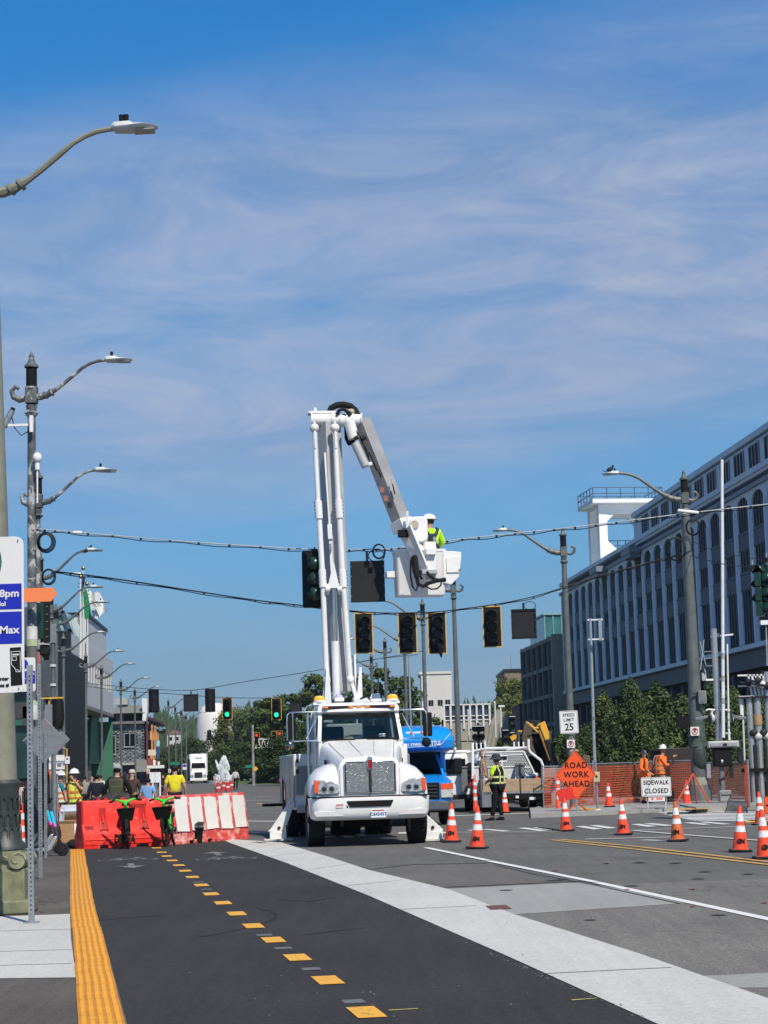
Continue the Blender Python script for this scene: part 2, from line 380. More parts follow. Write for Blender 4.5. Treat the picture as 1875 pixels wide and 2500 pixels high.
# tactile strip: every tile a part
strip = bpy.data.objects.new('tactile_strip', None); COL.objects.link(strip); strip['kind'] = 'structure'
cl = [(a+b)/2 for a,b in zip(strip_l,strip_r)]; cl.insert(0,cl[0]+d0*3)
wd = [(b-a).length for a,b in zip(strip_l,strip_r)]
def along(poly,s):
 for a,b in zip(poly,poly[1:]):
  l = (b-a).length
  if s <= l: return a+(b-a)*(s/l),(b-a).normalized()
  s -= l
 return None,None
TW,TL = .30,.90
TAC_D = mat('relief_shade_yellow', (.58, .24, .012), .6, var=.15, scale=5)  # base coloured darker to strengthen the faint shading between the bars
def tile_mesh(kind):
 b = MB(); b.box((0,0,.004),(TW-.004,TL-.012,.008))
 if kind == 0:
  for k in range(5): b.box((-.112+.056*k,0,.0105),(.024,TL-.05,.005))
 else:
  for k in range(5):
   for j in range(6): b.box((-.112+.056*k,-TL/2+.085+j*.146,.0105),(.030,.112,.005))
 me = b.mesh('tile', TAC); me.materials.append(TAC_D)
 for p in me.polygons[:6]: p.material_index = 1
 return me
tm = [tile_mesh(0),tile_mesh(1)]
s = .2
while True:
 p,d = along(cl,s)
 if p is None: break
 sk = 0 if p.y > 22.5 else 1
 o = inst('tile', tm[sk], strip, (p.x+rnd.uniform(-.004, .004), p.y, .005), (0, 0, math.atan2(-d.x, d.y)+rnd.uniform(-.006, .006)))
 s += TL+.004
# dashed yellow centre line
marks = bpy.data.objects.new('lane_markings', None); COL.objects.link(marks); marks['kind'] = 'structure'
def dash(cx, cy, w, l, m, z=.010, u=U, parent=marks, name='dash'):
 v = Vector((u.y,-u.x,0)); c = gp(cx,cy,z)
 MB().quad(c-v*w/2-u*l/2,c+v*w/2-u*l/2,c+v*w/2+u*l/2,c-v*w/2+u*l/2).build(name,m,parent)
for x,y in ((705,18),(728,38),(750,55),(775,75),(805,96),(833,121),(866,149),(906,185),(950,225),(1003,265),(1065,313),(1140,368),(1230,431),(1338,510),(1475,612),(1648,756)):
 dash(x*.5425,2060+y*.5425,.19,.56,P_YEL)
for x,y in ((895,172),(930,205),(1190,410),(1275,469),(1400,562),(1590,708)):
 dash(x*.5425, 2060+y*.5425, .15, .20, mat('grey_primer_patch', (.17, .175, .18), .7, var=.3, scale=9, spots=((.06, .06, .06), 9, .50, .1)), .008)
def px_quad(name,pix,m,z=.010): return sheet(name,[gp(x,y,z) for x,y in pix],m,z,kind=None,parent=marks)
def strip_px(name,pts,w,m,z=.010):
 P = [gp(x,y,z) for x,y in pts]
 for i in range(len(P)-1):
  d = (P[i+1]-P[i]).normalized(); n = Vector((d.y,-d.x,0))*w/2
  MB().quad(P[i]-n,P[i]+n,P[i+1]+n,P[i+1]-n).build(name,m,marks)
strip_px('edge_line', [(1040, 2069), (1190, 2100)], .13, P_WHITE2); strip_px('edge_line', [(1192, 2101), (1455, 2153)], .13, P_WHITE2, .012); strip_px('edge_line', [(1457, 2154), (1890, 2246)], .13, P_WHITE2)
strip_px('crack_sealer', [(1210, 2112), (1300, 2133), (1450, 2160), (1660, 2206)], .05, mat('sealer_and_sliver_black', (.045, .044, .042), .7), .008)
strip_px('centre_line', [(1369, 2049), (1560, 2067), (1890, 2105)], .12, P_YEL_W); strip_px('centre_line', [(1345, 2050), (1560, 2074), (1890, 2112)], .12, P_YEL_W)
T7 = lambda x,y: (1300+x*.3466,1640+y*.3466)
for q in (((0,1098),(60,1094),(205,1112),(130,1116)),((300,1090),(360,1086),(500,1106),(430,1110)),((400,1083),(460,1080),(600,1100),(530,1104)),((690,1075),(750,1071),(880,1088),(810,1092)),((780,1070),(840,1066),(1000,1082),(930,1086)),((1065,1064),(1120,1060),(1260,1074),(1200,1078)),((1165,1058),(1225,1055),(1400,1072),(1340,1075))):
 px_quad('crosswalk_bar', [T7(*p) for p in q], P_WHITE)
T6 = lambda x,y: (1020+x*.2532,1640+y*.2532)
for q in (((960,1506),(1040,1502),(1260,1530),(1170,1536)),((1130,1500),(1190,1497),(1380,1522),(1310,1528)),((610,1520),(680,1516),(900,1535),(830,1540)),((470,1526),(540,1522),(600,1530),(520,1534))):
 px_quad('crosswalk_bar', [T6(*p) for p in q], P_WHITE)
strip_px('crosswalk_edge', [T7(-700, 1130), T7(200, 1127)], .1, P_WHITE); strip_px('crosswalk_edge', [T7(690, 1116), T7(1659, 1082)], .12, P_WHITE, .014)
strip_px('stop_line', [T7(370, 1178), T7(1000, 1163)], .16, P_WHITE, .016); strip_px('stop_line', [T7(780, 1184), T7(985, 1190)], .2, P_WHITE)
strip_px('edge_line', [T7(720, 1118), T7(1100, 1150), T7(1700, 1194)], .12, P_WHITE, .018)
for k in range(7):
 y0 = 982+k*10; x0 = 820+k*42
 px_quad('crosswalk_bar', [T7(x0, y0), T7(x0+60, y0-1), T7(1750, y0+5), T7(1750, y0+10), T7(x0+70, y0+5)], P_WHITE2)
px_quad('tactile_mat', [T7(1490, 1050), T7(1600, 1040), T7(1620, 1052), T7(1510, 1064)], P_YEL)
strip_px('stop_line', [T6(350, 1388), T6(1280, 1358)], .45, P_WHITE2)
C1 = lambda x,y: (640+x*.2893,1660+y*.2893)
strip_px('edge_line', [C1(-200, 985), C1(120, 983)], .15, P_WHITE); strip_px('edge_line', [C1(-200, 1018), C1(110, 1017)], .15, P_WHITE)
strip_px('centre_line', [C1(-40, 1040), C1(125, 1068)], .15, P_YEL); strip_px('stop_line', [C1(-180, 1190), C1(125, 1192)], .4, P_WHITE)
for q in (((660,1312),(740,1312),(790,1326),(700,1330)),((530,1318),(620,1316),(600,1326),(530,1330)),((770,1300),(850,1298),(880,1316),(800,1318)),((1150,1285),(1215,1283),(1225,1296),(1150,1298)),((1480,1283),(1540,1281),(1570,1293),(1500,1296))):
 px_quad('crosswalk_bar', [C1(*p) for p in q], P_WHITE)
# bike symbols and arrows
def bike_symbol(cx,cy,sgn=1):
 g = bpy.data.objects.new('bike_symbol', None); COL.objects.link(g); g['kind'] = 'structure'; c = gp(cx, cy); g.location = (c.x, c.y, .010)
 g.rotation_euler = (0,0,R(9.7))
 b = MB()
 def bar(a,d,w=.07):
  a,d = Vector((*a,0)),Vector((*d,0)); n = (d-a).normalized(); n = Vector((n.y,-n.x,0))*w/2; b.quad(a-n,a+n,d+n,d-n)
 for sx_ in (-.33,.33):
  for k in range(14):
   a0,a1 = 2*math.pi*k/14,2*math.pi*(k+1)/14
   bar((sx_+.21*math.cos(a0),.36*math.sin(a0)),(sx_+.21*math.cos(a1),.36*math.sin(a1)),.05)
 for a,d in (((-.33,0),(-.08,0)),((-.08,0),(.2,.62)),((-.33,0),(-.15,.62)),((-.15,.62),(.2,.62)),((-.08,0),(-.18,.85)),((.33,0),(.17,.9)),((-.28,.85),(-.08,.85)),((.17,.9),(.32,.9))): bar(a,d)
 b.build('bicycle', P_FAINT, g)
 MB().add([(-.06, 1.5*sgn, .001), (.06, 1.5*sgn, .001), (.06, 2.5*sgn, .001), (-.06, 2.5*sgn, .001)], [(0, 1, 2, 3) if sgn > 0 else (3, 2, 1, 0)]).add([(-.25, 2.4*sgn, .002), (.25, 2.4*sgn, .002), (0, 3.2*sgn, .002)], [(0, 1, 2) if sgn > 0 else (2, 1, 0)]).build('arrow', P_FAINT, g)
gr = random.Random(17); gb2 = MB()
for i in range(190):
 if i < 70: x,y = gr.uniform(215,1500),gr.uniform(2110,2500)
 else: f_ = gr.random(); x,y = 565+f_*1035+gr.gauss(0,9),2060+f_*440
 c = gp(x,y,.006); s_ = gr.uniform(.004,.010)
 gb2.add([(c.x+s_*gr.uniform(.6,1.2)*math.cos(a),c.y+s_*gr.uniform(.6,1.3)*math.sin(a),.0105) for a in (0,1.3,2.5,3.8,5.1)]+[(c.x,c.y,.0105+s_*.7)],[(0,1,5),(1,2,5),(2,3,5),(3,4,5),(4,0,5)])
gb2.build('grit', mat('pale_grit', (.17, .16, .145), .9, var=.5, scale=3), kind='stuff')
bike_symbol(312,2100,-1); bike_symbol(552,2098,1)
# short dark slivers and red utility marks scattered on the near road
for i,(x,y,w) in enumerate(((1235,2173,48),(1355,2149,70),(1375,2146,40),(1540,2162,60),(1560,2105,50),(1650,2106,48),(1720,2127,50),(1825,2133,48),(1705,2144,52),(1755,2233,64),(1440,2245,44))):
 px_quad('dark_sliver', [(x-w*.38, y), (x, y-1.2), (x+w*.38, y-.9), (x+w*.2, y+.6), (x-w*.2, y+1.0)], MATS['sealer_and_sliver_black'], .0125)
for x,y in ((1690,2170),(1690,2212),(1530,2171),(1865,2203),(1355,2124),(1480,2106)):
 px_quad('red_mark', [(x-7, y), (x+6, y-1.5), (x+8, y+.5), (x-3, y+1.6)], mat('red_marking_paint', (.30, .06, .06), .7, var=.2), .0125)
for x, y, w in ((985, 2463, 36), (1425, 2438, 30)): px_quad('yellow_chalk', [(x-w, y+2), (x+w, y-2), (x+w, y-.5), (x-w, y+4)], mat('yellow_chalk', (.45, .38, .10), .8), .0085)
# skid marks on the bike lane
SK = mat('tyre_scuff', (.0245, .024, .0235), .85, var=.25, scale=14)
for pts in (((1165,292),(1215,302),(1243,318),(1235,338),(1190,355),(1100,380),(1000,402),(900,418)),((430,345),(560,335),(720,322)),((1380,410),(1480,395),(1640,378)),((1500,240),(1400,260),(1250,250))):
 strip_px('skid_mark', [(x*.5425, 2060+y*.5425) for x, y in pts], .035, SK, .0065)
# right-hand pavement with kerb
px_sheet('sidewalk', [(1296, 1987), (1490, 1979), (1600, 1973), (1830, 1967), (2100, 1960), (2100, 1935), (1290, 1952)], C_GREY, .12, thick=.13)
px_quad('tactile_mat', [T7(330, 975), T7(480, 970), T7(480, 958), T7(330, 962)], P_YEL_W, .126)
px_quad('tactile_mat', [T7(960, 976), T7(1240, 966), T7(1240, 956), T7(960, 964)], P_YEL_W, .126)
px_sheet('traffic_island', [(1660, 1964), (1700, 1971), (1785, 1967), (1785, 1950), (1665, 1950)], C_GREY, .17, thick=.18)
sheet('planting_bed', [(5, 66), (34, 66), (40, 108), (4, 108)], DIRT, .10, thick=.12)
sheet('rail_bed', [(13.5, 50), (60, 50), (60, 65.5), (13.5, 65.5)], DIRT, .02)
# ------------------------------------------------------------------ right-hand warehouse with arched bays
W_WALL = mat('pale_blue_white_render', (.62, .68, .75), .7, var=.07, scale=.6, spots=((.38, .41, .44), .9, .62, .2))
W_GREY = mat('slate_grey_panel', (.055, .07, .09), .6, var=.15, scale=1)
W_TRIM = mat('blue_grey_cornice', (.20, .235, .28), .6, var=.08)
W_GLASS = mat('dark_window_glass', (.006, .007, .009), .5, var=.5, scale=.8)
W_GLASS.node_tree.nodes['Principled BSDF'].inputs['Specular IOR Level'].default_value = .05
W_BLIND = mat('window_mullion_white', (.26, .28, .30), .5)
W_MUL = mat('window_mullion_dark', (.16, .18, .20), .5)
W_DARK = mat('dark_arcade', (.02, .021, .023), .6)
slope = -.075; X0 = 33.0
fdir = Vector((slope,1,0)).normalized(); fn = Vector((-fdir.y,fdir.x,0))     # along / outward (to the street)
yaw = math.atan2(-fdir.x,fdir.y)
def fy(px,py=1800):      # depth at which the facade plane shows at a photo pixel
 d = ray(px,py); k = d.x/d.y; return X0/(k-slope)
YN,YF = fy(2010),fy(1395); YM = fy(1585)
wh = thing('warehouse', 'long white five-storey warehouse with arched window bays and dark ground floor on the right', 'building', (X0+slope*YN, YN, 0), yaw)
# local frame: +y along the facade away from the camera,-x to the street
LEN = (YF-YN)/fdir.y; LM = (YM-YN)/fdir.y
def zat(px,py):
 return pt(px,py,fy(px,py)).z
Z_TOP = zat(1875,1045)-.25
Z_LOW = zat(1500,1352)-.35
Z_SILL = zat(1800,1591); Z_BAND = zat(1800,1618)
Z_ARCH = zat(1850,1203); BAY = 3.62
nb = int(LEN/BAY); BAY = LEN/nb
HG = Z_BAND-.3
# back wall behind openings + roof mass
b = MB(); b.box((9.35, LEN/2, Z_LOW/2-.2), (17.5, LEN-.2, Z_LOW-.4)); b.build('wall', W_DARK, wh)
b = MB(); b.box((8.9, LM/2, (Z_TOP+Z_LOW)/2-.3), (18.8, LM-.2, Z_TOP-Z_LOW)); b.build('upper_wall', W_WALL, wh)
b = MB(); b.box((9.3, LEN/2, Z_LOW+.1), (19.9, LEN, .35)); b.build('roof', W_WALL, wh)
b = MB(); b.box((9.0, LM/2, Z_TOP+.05), (19.3, LM, .4)); b.build('parapet', W_WALL, wh)
b = MB(); b.box((9.3, LEN/2, Z_LOW-.85), (20.0, LEN+.1, .28)); b.build('cornice', W_TRIM, wh)
b = MB(); b.box((9.3, LEN/2, Z_SILL), (20.0, LEN+.1, .3)); b.build('sill_course', W_WALL, wh)
b = MB(); b.box((9.3, LEN/2, (Z_BAND+Z_SILL)/2-.45), (19.3, LEN, 1.15)); b.build('grey_band', W_GREY, wh)
# arch panels,one mesh shared by every bay
oz1 = Z_ARCH; spring = oz1-.62
H = Z_LOW-.98
def bay_mesh(arch):
 w,ow = BAY,BAY*.74
 top = H; mb = MB(); y0,y1 = (w-ow)/2,(w+ow)/2
 n = 8
 arc = [(w/2-ow/2*math.cos(math.pi*k/n),spring+.62*math.sin(math.pi*k/n)) for k in range(n+1)] if arch else [(y0,oz1-.1),(y1,oz1-.1)]
 for (a,za),(c,zc) in zip(arc,arc[1:]):
  mb.add([(0,a,za),(0,c,zc),(0,c,top),(0,a,top),(.2,a,za),(.2,c,zc)],[(0,3,2,1),(0,1,5,4)])
 mb.box((.1,y0/2-.002,(Z_SILL+top)/2),(.196,y0,top-Z_SILL)); mb.box((.1,(w+y1)/2+.002,(Z_SILL+top)/2),(.196,w-y1,top-Z_SILL))
 return mb.mesh('arch_surround', W_WALL)
bm0 = bay_mesh(True); bm1 = bay_mesh(False)
pil = MB().box((-.04, 0, (Z_SILL+H)/2-.4), (.14, BAY*.10, H-Z_SILL-1.2)).mesh('pilaster', W_WALL)
ow = BAY*.74
sp1,sp2 = oz1-2.9,oz1-(oz1-Z_SILL)*.56
sp = MB().box((0, 0, 0), (.12, ow, 1.25)).box((-.07, 0, .5), (.06, ow, .12)).box((-.07, 0, -.5), (.06, ow, .12)).mesh('spandrel', W_GREY)
def win_mesh(h):
 g = MB().box((0, 0, 0), (.05, ow, h)); return g.mesh('window', W_GLASS)
def mul_mesh(h,n=3):
 g = MB()
 for k in range(1,n+1): g.box((0,-ow/2+ow*k/(n+1),0),(.05,.05,h))
 return g.mesh('frame', W_MUL)
segs = [(sp1+.62,oz1+.0),(sp2+.62,sp1-.62),(Z_SILL+.12,sp2-.62)]
wm = [(win_mesh(b_-a_),mul_mesh(b_-a_),(a_+b_)/2) for a_,b_ in segs]
special = set([round((fy(1600)-YN)/fdir.y/BAY),round((fy(1507)-YN)/fdir.y/BAY)])
for i in range(nb):
 y = i*BAY
 inst('arch_surround', bm1 if i in special else bm0, wh, (-.5, y, 0))
 inst('pilaster', pil, wh, (-.5, y, 0))
 for k,(g,f,zc) in enumerate(wm):
  w = inst('window', g, wh, (-.36, y+BAY/2, zc)); inst('frame', f, w, (-.05, 0, 0))
 for z in (sp1, sp2): inst('spandrel', sp, wh, (-.40, y+BAY/2, z))
 if i in special: MB().box((-.5, 0, 0), (1.3, BAY*.95, .5)).box((-.6, 0, -.4), (.9, BAY*.8, .35)).build('canopy', W_TRIM, wh).location = (-.4, y+BAY/2, H+.1)
# top storey windows
zt0,zt1 = Z_TOP-2.1,Z_TOP-.5
tw = MB().box((0, 0, 0), (.1, BAY*.62, zt1-zt0)).mesh('window', W_GLASS)
tf = MB()
for k in range(4): tf.box((0,-BAY*.31+BAY*.62*k/3,0),(.06,.12,zt1-zt0))
for k in (-1,1): tf.box((0,0,k*(zt1-zt0)/2),(.06,BAY*.66,.1))
tfm = tf.mesh('frame', W_BLIND)
i = 0
while (i+1)*BAY < LM:
 w = inst('window', tw, wh, (-.50, i*BAY+BAY/2, (zt0+zt1)/2)); inst('frame', tfm, w, (-.06, 0, 0)); i += 1
# ground floor piers and dark glazing
gpier = MB().box((0, 0, (HG-.6)/2), (.6, .5, HG-.6)).mesh('pier', mat('charcoal_pier', (.05, .055, .06), .6))
gwin = MB().box((0, 0, (HG-.8)/2), (.08, BAY-.7, HG-1.0)).mesh('shop_window', W_GLASS)
for i in range(nb+1): inst('pier', gpier, wh, (-.0, i*BAY, 0))
for i in range(nb): inst('shop_window', gwin, wh, (.3, i*BAY+BAY/2, 0))
# tower on the roof
def tower():
 Yt = 184
 c = pt(1536,1400,Yt)
 t = thing('roof_tower', 'white concrete open-frame tower with railed deck rising above the warehouse roof', 'tower', (c.x, Yt, 0), R(8))
 TW_ = mat('white_tower_concrete', (.78, .78, .76), .6, var=.05, scale=.5)
 z0 = Z_LOW-2; zt = pt(1512,1213,Yt).z-1.15; w = 140*mpp(Yt)/2; d = 4.6
 t.location.z = 0
 pw = .84
 for sx_ in (-1,1):
  for sy_ in (-1, 1): MB().box((sx_*(w-pw/2), sy_*(d/2-.5)+d/2, (z0+zt)/2), (pw, 1.0, zt-z0)).build('column', TW_, t)
 zb = pt(1512,1350,Yt).z
 for sy_ in (-1,1):
  yy = sy_*(d/2-.5)+d/2
  for zc,up in ((zt-.5,-1),(zb+.4,1)):
   for sx_ in (-1,1):
    MB().prism([(sx_*(w-pw), zc), (sx_*(w-pw-.85), zc), (sx_*(w-pw), zc+up*.85)], 'y', yy-.45, yy+.45).build('brace', TW_, t)
  MB().box((0, yy, zb), (2*w-2*pw, .96, .8)).build('beam', TW_, t)
  MB().box((0, yy, zt-.25), (2*w-2*pw, .94, .5)).build('beam', TW_, t)
 MB().box((0, d/2, zt+.2), (2*w+.02, d+.1, .4)).build('ring_beam', TW_, t)
 MB().box((0, d/2, zt+.62), (2*w+1.6, d+1.7, .42)).build('deck', TW_, t, bevel=.03)
 r = MB(); hx,hy = w+.72,d/2+.78; zr = zt+.83
 cs = [(-hx,-hy),(hx,-hy),(hx,hy),(-hx,hy)]
 for (x0,y0),(x1,y1) in zip(cs,cs[1:]+cs[:1]):
  for z in (.55,1.15): r.bar((x0,y0+d/2,zr+z),(x1,y1+d/2,zr+z),.07,.07)
  for k in range(5): r.bar((x0+(x1-x0)*k/5,y0+(y1-y0)*k/5+d/2,zr),(x0+(x1-x0)*k/5,y0+(y1-y0)*k/5+d/2,zr+1.18),.08,.08)
 r.build('railing', mat('blue_steel_rail', (.05, .09, .15), .5), t)
 r = MB()
 for z in (.5,1.0): r.bar((-w+pw,d/2,zb+.5+z),(w-pw,d/2,zb+.5+z),.07,.07)
 for k in range(6): r.bar((-w+pw+(2*w-2*pw)*k/5,d/2,zb+.5),(-w+pw+(2*w-2*pw)*k/5,d/2,zb+1.5),.08,.08)
 r.build('railing', MATS['blue_steel_rail'], t)
 r = MB()
 for sx_ in (0,.5): r.bar((w+.15+sx_,d/2-1,zb),(w+.15+sx_,d/2-1,zr),.07,.07)
 for k in range(14): r.bar((w+.15,d/2-1,zb+.4*k),(w+.65,d/2-1,zb+.4*k),.05,.05)
 r.build('ladder', MATS['blue_steel_rail'], t)
tower()
def block(name, label, loc, yw, dims, m, cat='building'):
 t = thing(name, label, cat, loc, yw); MB().box((dims[0]/2, dims[1]/2, dims[2]/2), dims).build('wall', m, t); return t
# black gridded building beyond the warehouse
Yb0,Yb1 = 194,214
cb = pt(1393,1800,Yb0); ca = pt(1366,1800,Yb0)
zb_ = pt(1366,1548,Yb0).z
bk = thing('office_block', 'black gridded office block with a bare concrete end wall beyond the warehouse', 'building', (ca.x, Yb0, 0), yaw)
GRID = mat('grey_grid_concrete', (.16, .165, .155), .8)
Lb = 24
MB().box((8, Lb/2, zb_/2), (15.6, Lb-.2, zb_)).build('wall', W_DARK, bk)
MB().box((.45, -.15, zb_/2), (1.9, .5, zb_)).build('end_wall', mat('buff_concrete', (.36, .31, .24), .85, var=.1, scale=.8, stretch=(1, 1, 6)), bk)
for k in range(5): w = MB().box((0, 0, 0), (1.5, .1, 2.3)).build('window', mat('pale_green_glass', (.22, .33, .28), .15), bk); w.location = (2.3, -.1, zb_-1.9-k*3.0)
for k in range(7): MB().box((0, Lb*k/6, zb_/2), (.5, .35, zb_)).build('mullion', MATS['grey_grid_concrete'], bk)
for k in range(6): MB().box((.02, Lb/2, zb_-.3-3.0*k), (.42, Lb, .4)).build('floor_band', GRID, bk)
for k in range(6):
 for j in range(5):
  w = MB().box((.13, Lb*(k+.5)/6, zb_-1.95-3.0*j), (.1, Lb/6-.5, 2.5)).build('window', W_GLASS, bk)
  MB().box((.05, Lb*(k+.5)/6, zb_-1.95-3.0*j), (.06, .08, 2.5)).build('frame', GRID, w)
gc = pt(1325,1500,214); gz0 = zb_
tg = thing('glass_penthouse', 'small teal glass pavilion on top of the black office block', 'building', (gc.x, 212, gz0), yaw)
zt_ = pt(1350,1499,212).z
MB().box((3, 6, (zt_-gz0)/2), (5.8, 12, zt_-gz0)).build('glazing', mat('teal_glass', (.06, .20, .22), .12, var=.3, scale=.5), tg)
for k in range(7):
 MB().box((k*.97, -.05, (zt_-gz0)/2), (.09, .12, zt_-gz0)).build('mullion', mat('teal_frame', (.25, .42, .42), .4), tg)
MB().box((3, 6, zt_-gz0), (6.3, 12.4, .2)).build('roof', MATS['teal_frame'], tg)
# maroon low building,brown block,silo,glazed walkway and concrete ramp
def front_block(name, label, x0, x1, y0, Y, depth, m, z0=0, cat='building'):
 a = pt(x0,y0,Y); b_ = pt(x1,y0,Y); t = thing(name,label,cat,((a.x+b_.x)/2,Y,z0)); w = b_.x-a.x; h = a.z-z0
 MB().box((0, depth/2, h/2), (w, depth, h)).build('wall', m, t); return t, w, h
t, w, h = front_block('low_building', 'low maroon building beside the black office block', 1268, 1308, 1722, 230, 14, mat('maroon_cladding', (.06, .018, .022), .7)); MB().prism([(-w/2-.2, h), (w/2+.2, h), (w/2+.2, h+1.1), (-w/2-.2, h+.1)], 'y', -.3, 14.2).build('roof', MATS['dark_metal'], t)
t, w, h = front_block('apartment_block', 'brown block far behind the trees right of the gap', 1232, 1302, 1640, 420, 30, mat('brown_brick', (.22, .17, .12), .85, var=.1)); MB().box((0, 15, h+.3), (w+.6, 30.6, .6)).build('roof', MATS['dark_metal'], t)
for k in range(3):
 for j in range(2): MB().box((-w/2+w*(k+.6)/3, -.05, h-3-4*j), (1.4, .12, 1.6)).build('window', W_GLASS, t)
MB().cyl((-1.5, 4, h+.6), (-1.5, 4, h+4), .08).build('antenna', STEEL, t)
SILO = mat('stained_white_concrete', (.62, .60, .55), .85, var=.07, scale=.1, spots=((.42, .39, .34), .25, .58, .15), stretch=(1, 1, .4))
t, w, h = front_block('silo_building', 'tall weather-stained white concrete elevator building behind the trees', 1028, 1102, 1647, 520, 22, SILO)
MB().box((-.3, 11, h+.4), (w+.6, 22.6, .7)).build('roof', SILO, t)
for x,y in ((-2.0,3.0),(.6,3.0),(2.7,3.0),(.6,8.6),(2.8,10.6),(.7,10.6),(-1.8,10.6),(-.2,17),(2.6,17)):
 o = MB().box((0, 0, 0), (1.35, .2, 1.5)).build('window', W_GLASS, t); o.location = (x+.3, -.05, h-y-5); MB().box((0, -.1, 0), (.1, .08, 1.4)).build('frame', W_BLIND, o)
t, w, h = front_block('low_hall', 'pale low hall below the white elevator building', 1062, 1102, 1742, 480, 12, SILO)
for k in range(3): MB().box((-w/2+w*(k+.5)/3, -.06, h-3.2), (1.0, .12, 3)).build('window', W_GLASS, t)
# bridge: glazed walkway on a concrete ramp wall
RC = mat('ramp_concrete', (.36, .34, .30), .9, var=.1, scale=.3, spots=((.26, .245, .22), .5, .58, .2))
Yw = 205; a = pt(1085,1762,Yw); b_ = pt(1196,1757,Yw); g0 = gp(1140,1870)
t = thing('concrete_overpass', 'grey concrete overpass wall with a ribbed slope beyond the flatbed truck', 'bridge', (a.x, Yw, 0))
w = b_.x-a.x
MB().box((w/2+.4, 2.5, a.z/2), (w+.8, 5, a.z)).build('wall', RC, t)
poly = [(w+.8,a.z+1.2),(w+2.0,a.z+.5),(w+3.6,1.0),(w+3.9,0),(w-2.6,0),(w-1.2,a.z*.55)]
MB().prism(poly, 'y', -.6, 1.5).build('sloped_wall', RC, t)
MB().box((w+6.2, 3, (a.z-1.4)/2), (5, 4, a.z-1.4)).build('side_wall', RC, t)
rb = mat('rib_concrete', (.27, .25, .215), .9)
for k in range(11):
 x0 = w-2.2+k*.52; MB().bar((x0-.1, -.68, .3), (x0+1.35-.06*k, -.68, min(a.z*.95, a.z*.95-max(0, x0+1.3-w-1.6)*3)), .12, .12).build('rib', rb, t)
for k in range(4): MB().box((w*(k+.5)/4, -.05, a.z-1.2), (w/4-.15, .12, 1.9)).build('panel', RC, t)
WF = mat('white_steel_frame', (.75, .76, .76), .4); VG = mat('violet_blue_glass', (.05, .06, .11), .1, var=.5, scale=.6)
c0 = pt(1085,1762,205); zt_ = pt(1140,1722,205).z
t2 = thing('glazed_walkway', 'glazed walkway with white steel frames on top of the concrete overpass', 'walkway', (c0.x, Yw, c0.z))
hh = zt_-c0.z
MB().box((w/2, 1.5, hh+.08), (w+.3, 3.6, .14)).build('roof', WF, t2)
n = 7
for k in range(n+1): MB().box((w*k/n, -.15, hh/2-.35), (.2, .25, hh+1.0)).build('post', WF, t2)
MB().box((w/2, -.1, hh*.33), (w, .1, .1)).build('rail', WF, t2); MB().box((w/2, -.1, .12), (w, .1, .1)).build('rail', WF, t2)
for k in range(n): MB().box((w*(k+.5)/n, .05, hh/2), (w/n-.24, .06, hh-.1)).build('pane', VG, t2)
# ------------------------------------------------------------------ left buildings
GC = mat('grey_ribbed_cladding', (.60, .60, .61), .6, var=.06, scale=.4, spots=((.30, .30, .32), .3, .6, .2), stretch=(1, 4, .3))
sl2 = -.064; f2 = Vector((sl2,1,0)).normalized(); yaw2 = math.atan2(-f2.x,f2.y); X1 = 15.5
def fy2(px): d = ray(px,1800); return -X1/(d.x/d.y-sl2)
y0,y1 = fy2(173),fy2(277)
zlo,zhi = pt(173,1708,y0).z,pt(173,1545,y0).z
gb = thing('grey_building', 'grey ribbed building with slit windows overhanging a dark ground floor on the left', 'building', (-X1+sl2*y0, y0, 0), yaw2)
Lg = (y1-y0)/f2.y
# cladding panels
zh1 = pt(277,1612,y1).z; npan = 16
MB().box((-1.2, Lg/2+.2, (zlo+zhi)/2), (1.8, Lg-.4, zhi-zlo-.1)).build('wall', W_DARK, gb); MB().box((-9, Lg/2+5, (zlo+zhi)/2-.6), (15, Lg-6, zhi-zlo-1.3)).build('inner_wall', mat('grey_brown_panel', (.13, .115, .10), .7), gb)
for k in range(5): MB().box((-2.6-k*1.3, 7.9, (zlo+zhi)/2), (.9, .1, 2.2)).build('window', W_GLASS, gb)
MB().box((-5, 7.6, zhi-1.6), (7, .3, .35)).build('beam', MATS['grey_brown_panel'], gb); MB().box((-5, 7.6, zlo+.3), (7, .3, .35)).build('beam', GC, gb)
pm_w = Lg/npan
for k in range(npan):
 y = (k+.5)*pm_w
 zs0,zs1 = zlo+(zhi-zlo)*.40,zlo+(zhi-zlo)*.72
 MB().box((-.12, y, (zlo+zs0)/2), (.3, pm_w-.04, zs0-zlo)).build('panel', GC, gb); MB().box((-.12, y, (zhi+zs1)/2), (.3, pm_w-.04, zhi-zs1)).build('panel', GC, gb)
 ww = .95 if k > 2 else .3
 MB().box((-.12, y-pm_w/2+(pm_w-ww)/2+.02, (zs0+zs1)/2), (.28, pm_w-ww-.04, zs1-zs0)).build('panel', GC, gb)
 if k > 2: MB().box((-.3, y+pm_w/2-ww/2, (zs0+zs1)/2), (.08, ww, zs1-zs0)).build('window', W_GLASS, gb)
MB().box((-.7, -.1, (zlo+zhi)/2), (1.5, .5, zhi-zlo+.2)).build('end_wall', mat('dark_navy_panel', (.02, .022, .03), .5), gb)
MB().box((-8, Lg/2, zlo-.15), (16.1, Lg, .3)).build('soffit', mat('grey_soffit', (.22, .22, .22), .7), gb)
MB().box((-5, Lg*.62, zhi+1.3), (9.6, Lg*.5, 2.6)).build('roof_wall', mat('light_grey_panel', (.62, .63, .64), .6), gb)
MB().box((-5, Lg*.62, zhi+2.7), (9.9, Lg*.5+.3, .25)).build('roof', DARK, gb)
MB().box((-9, Lg/2+3, zlo/2-.2), (13, Lg-4, zlo-.4)).build('ground_floor', W_DARK, gb)
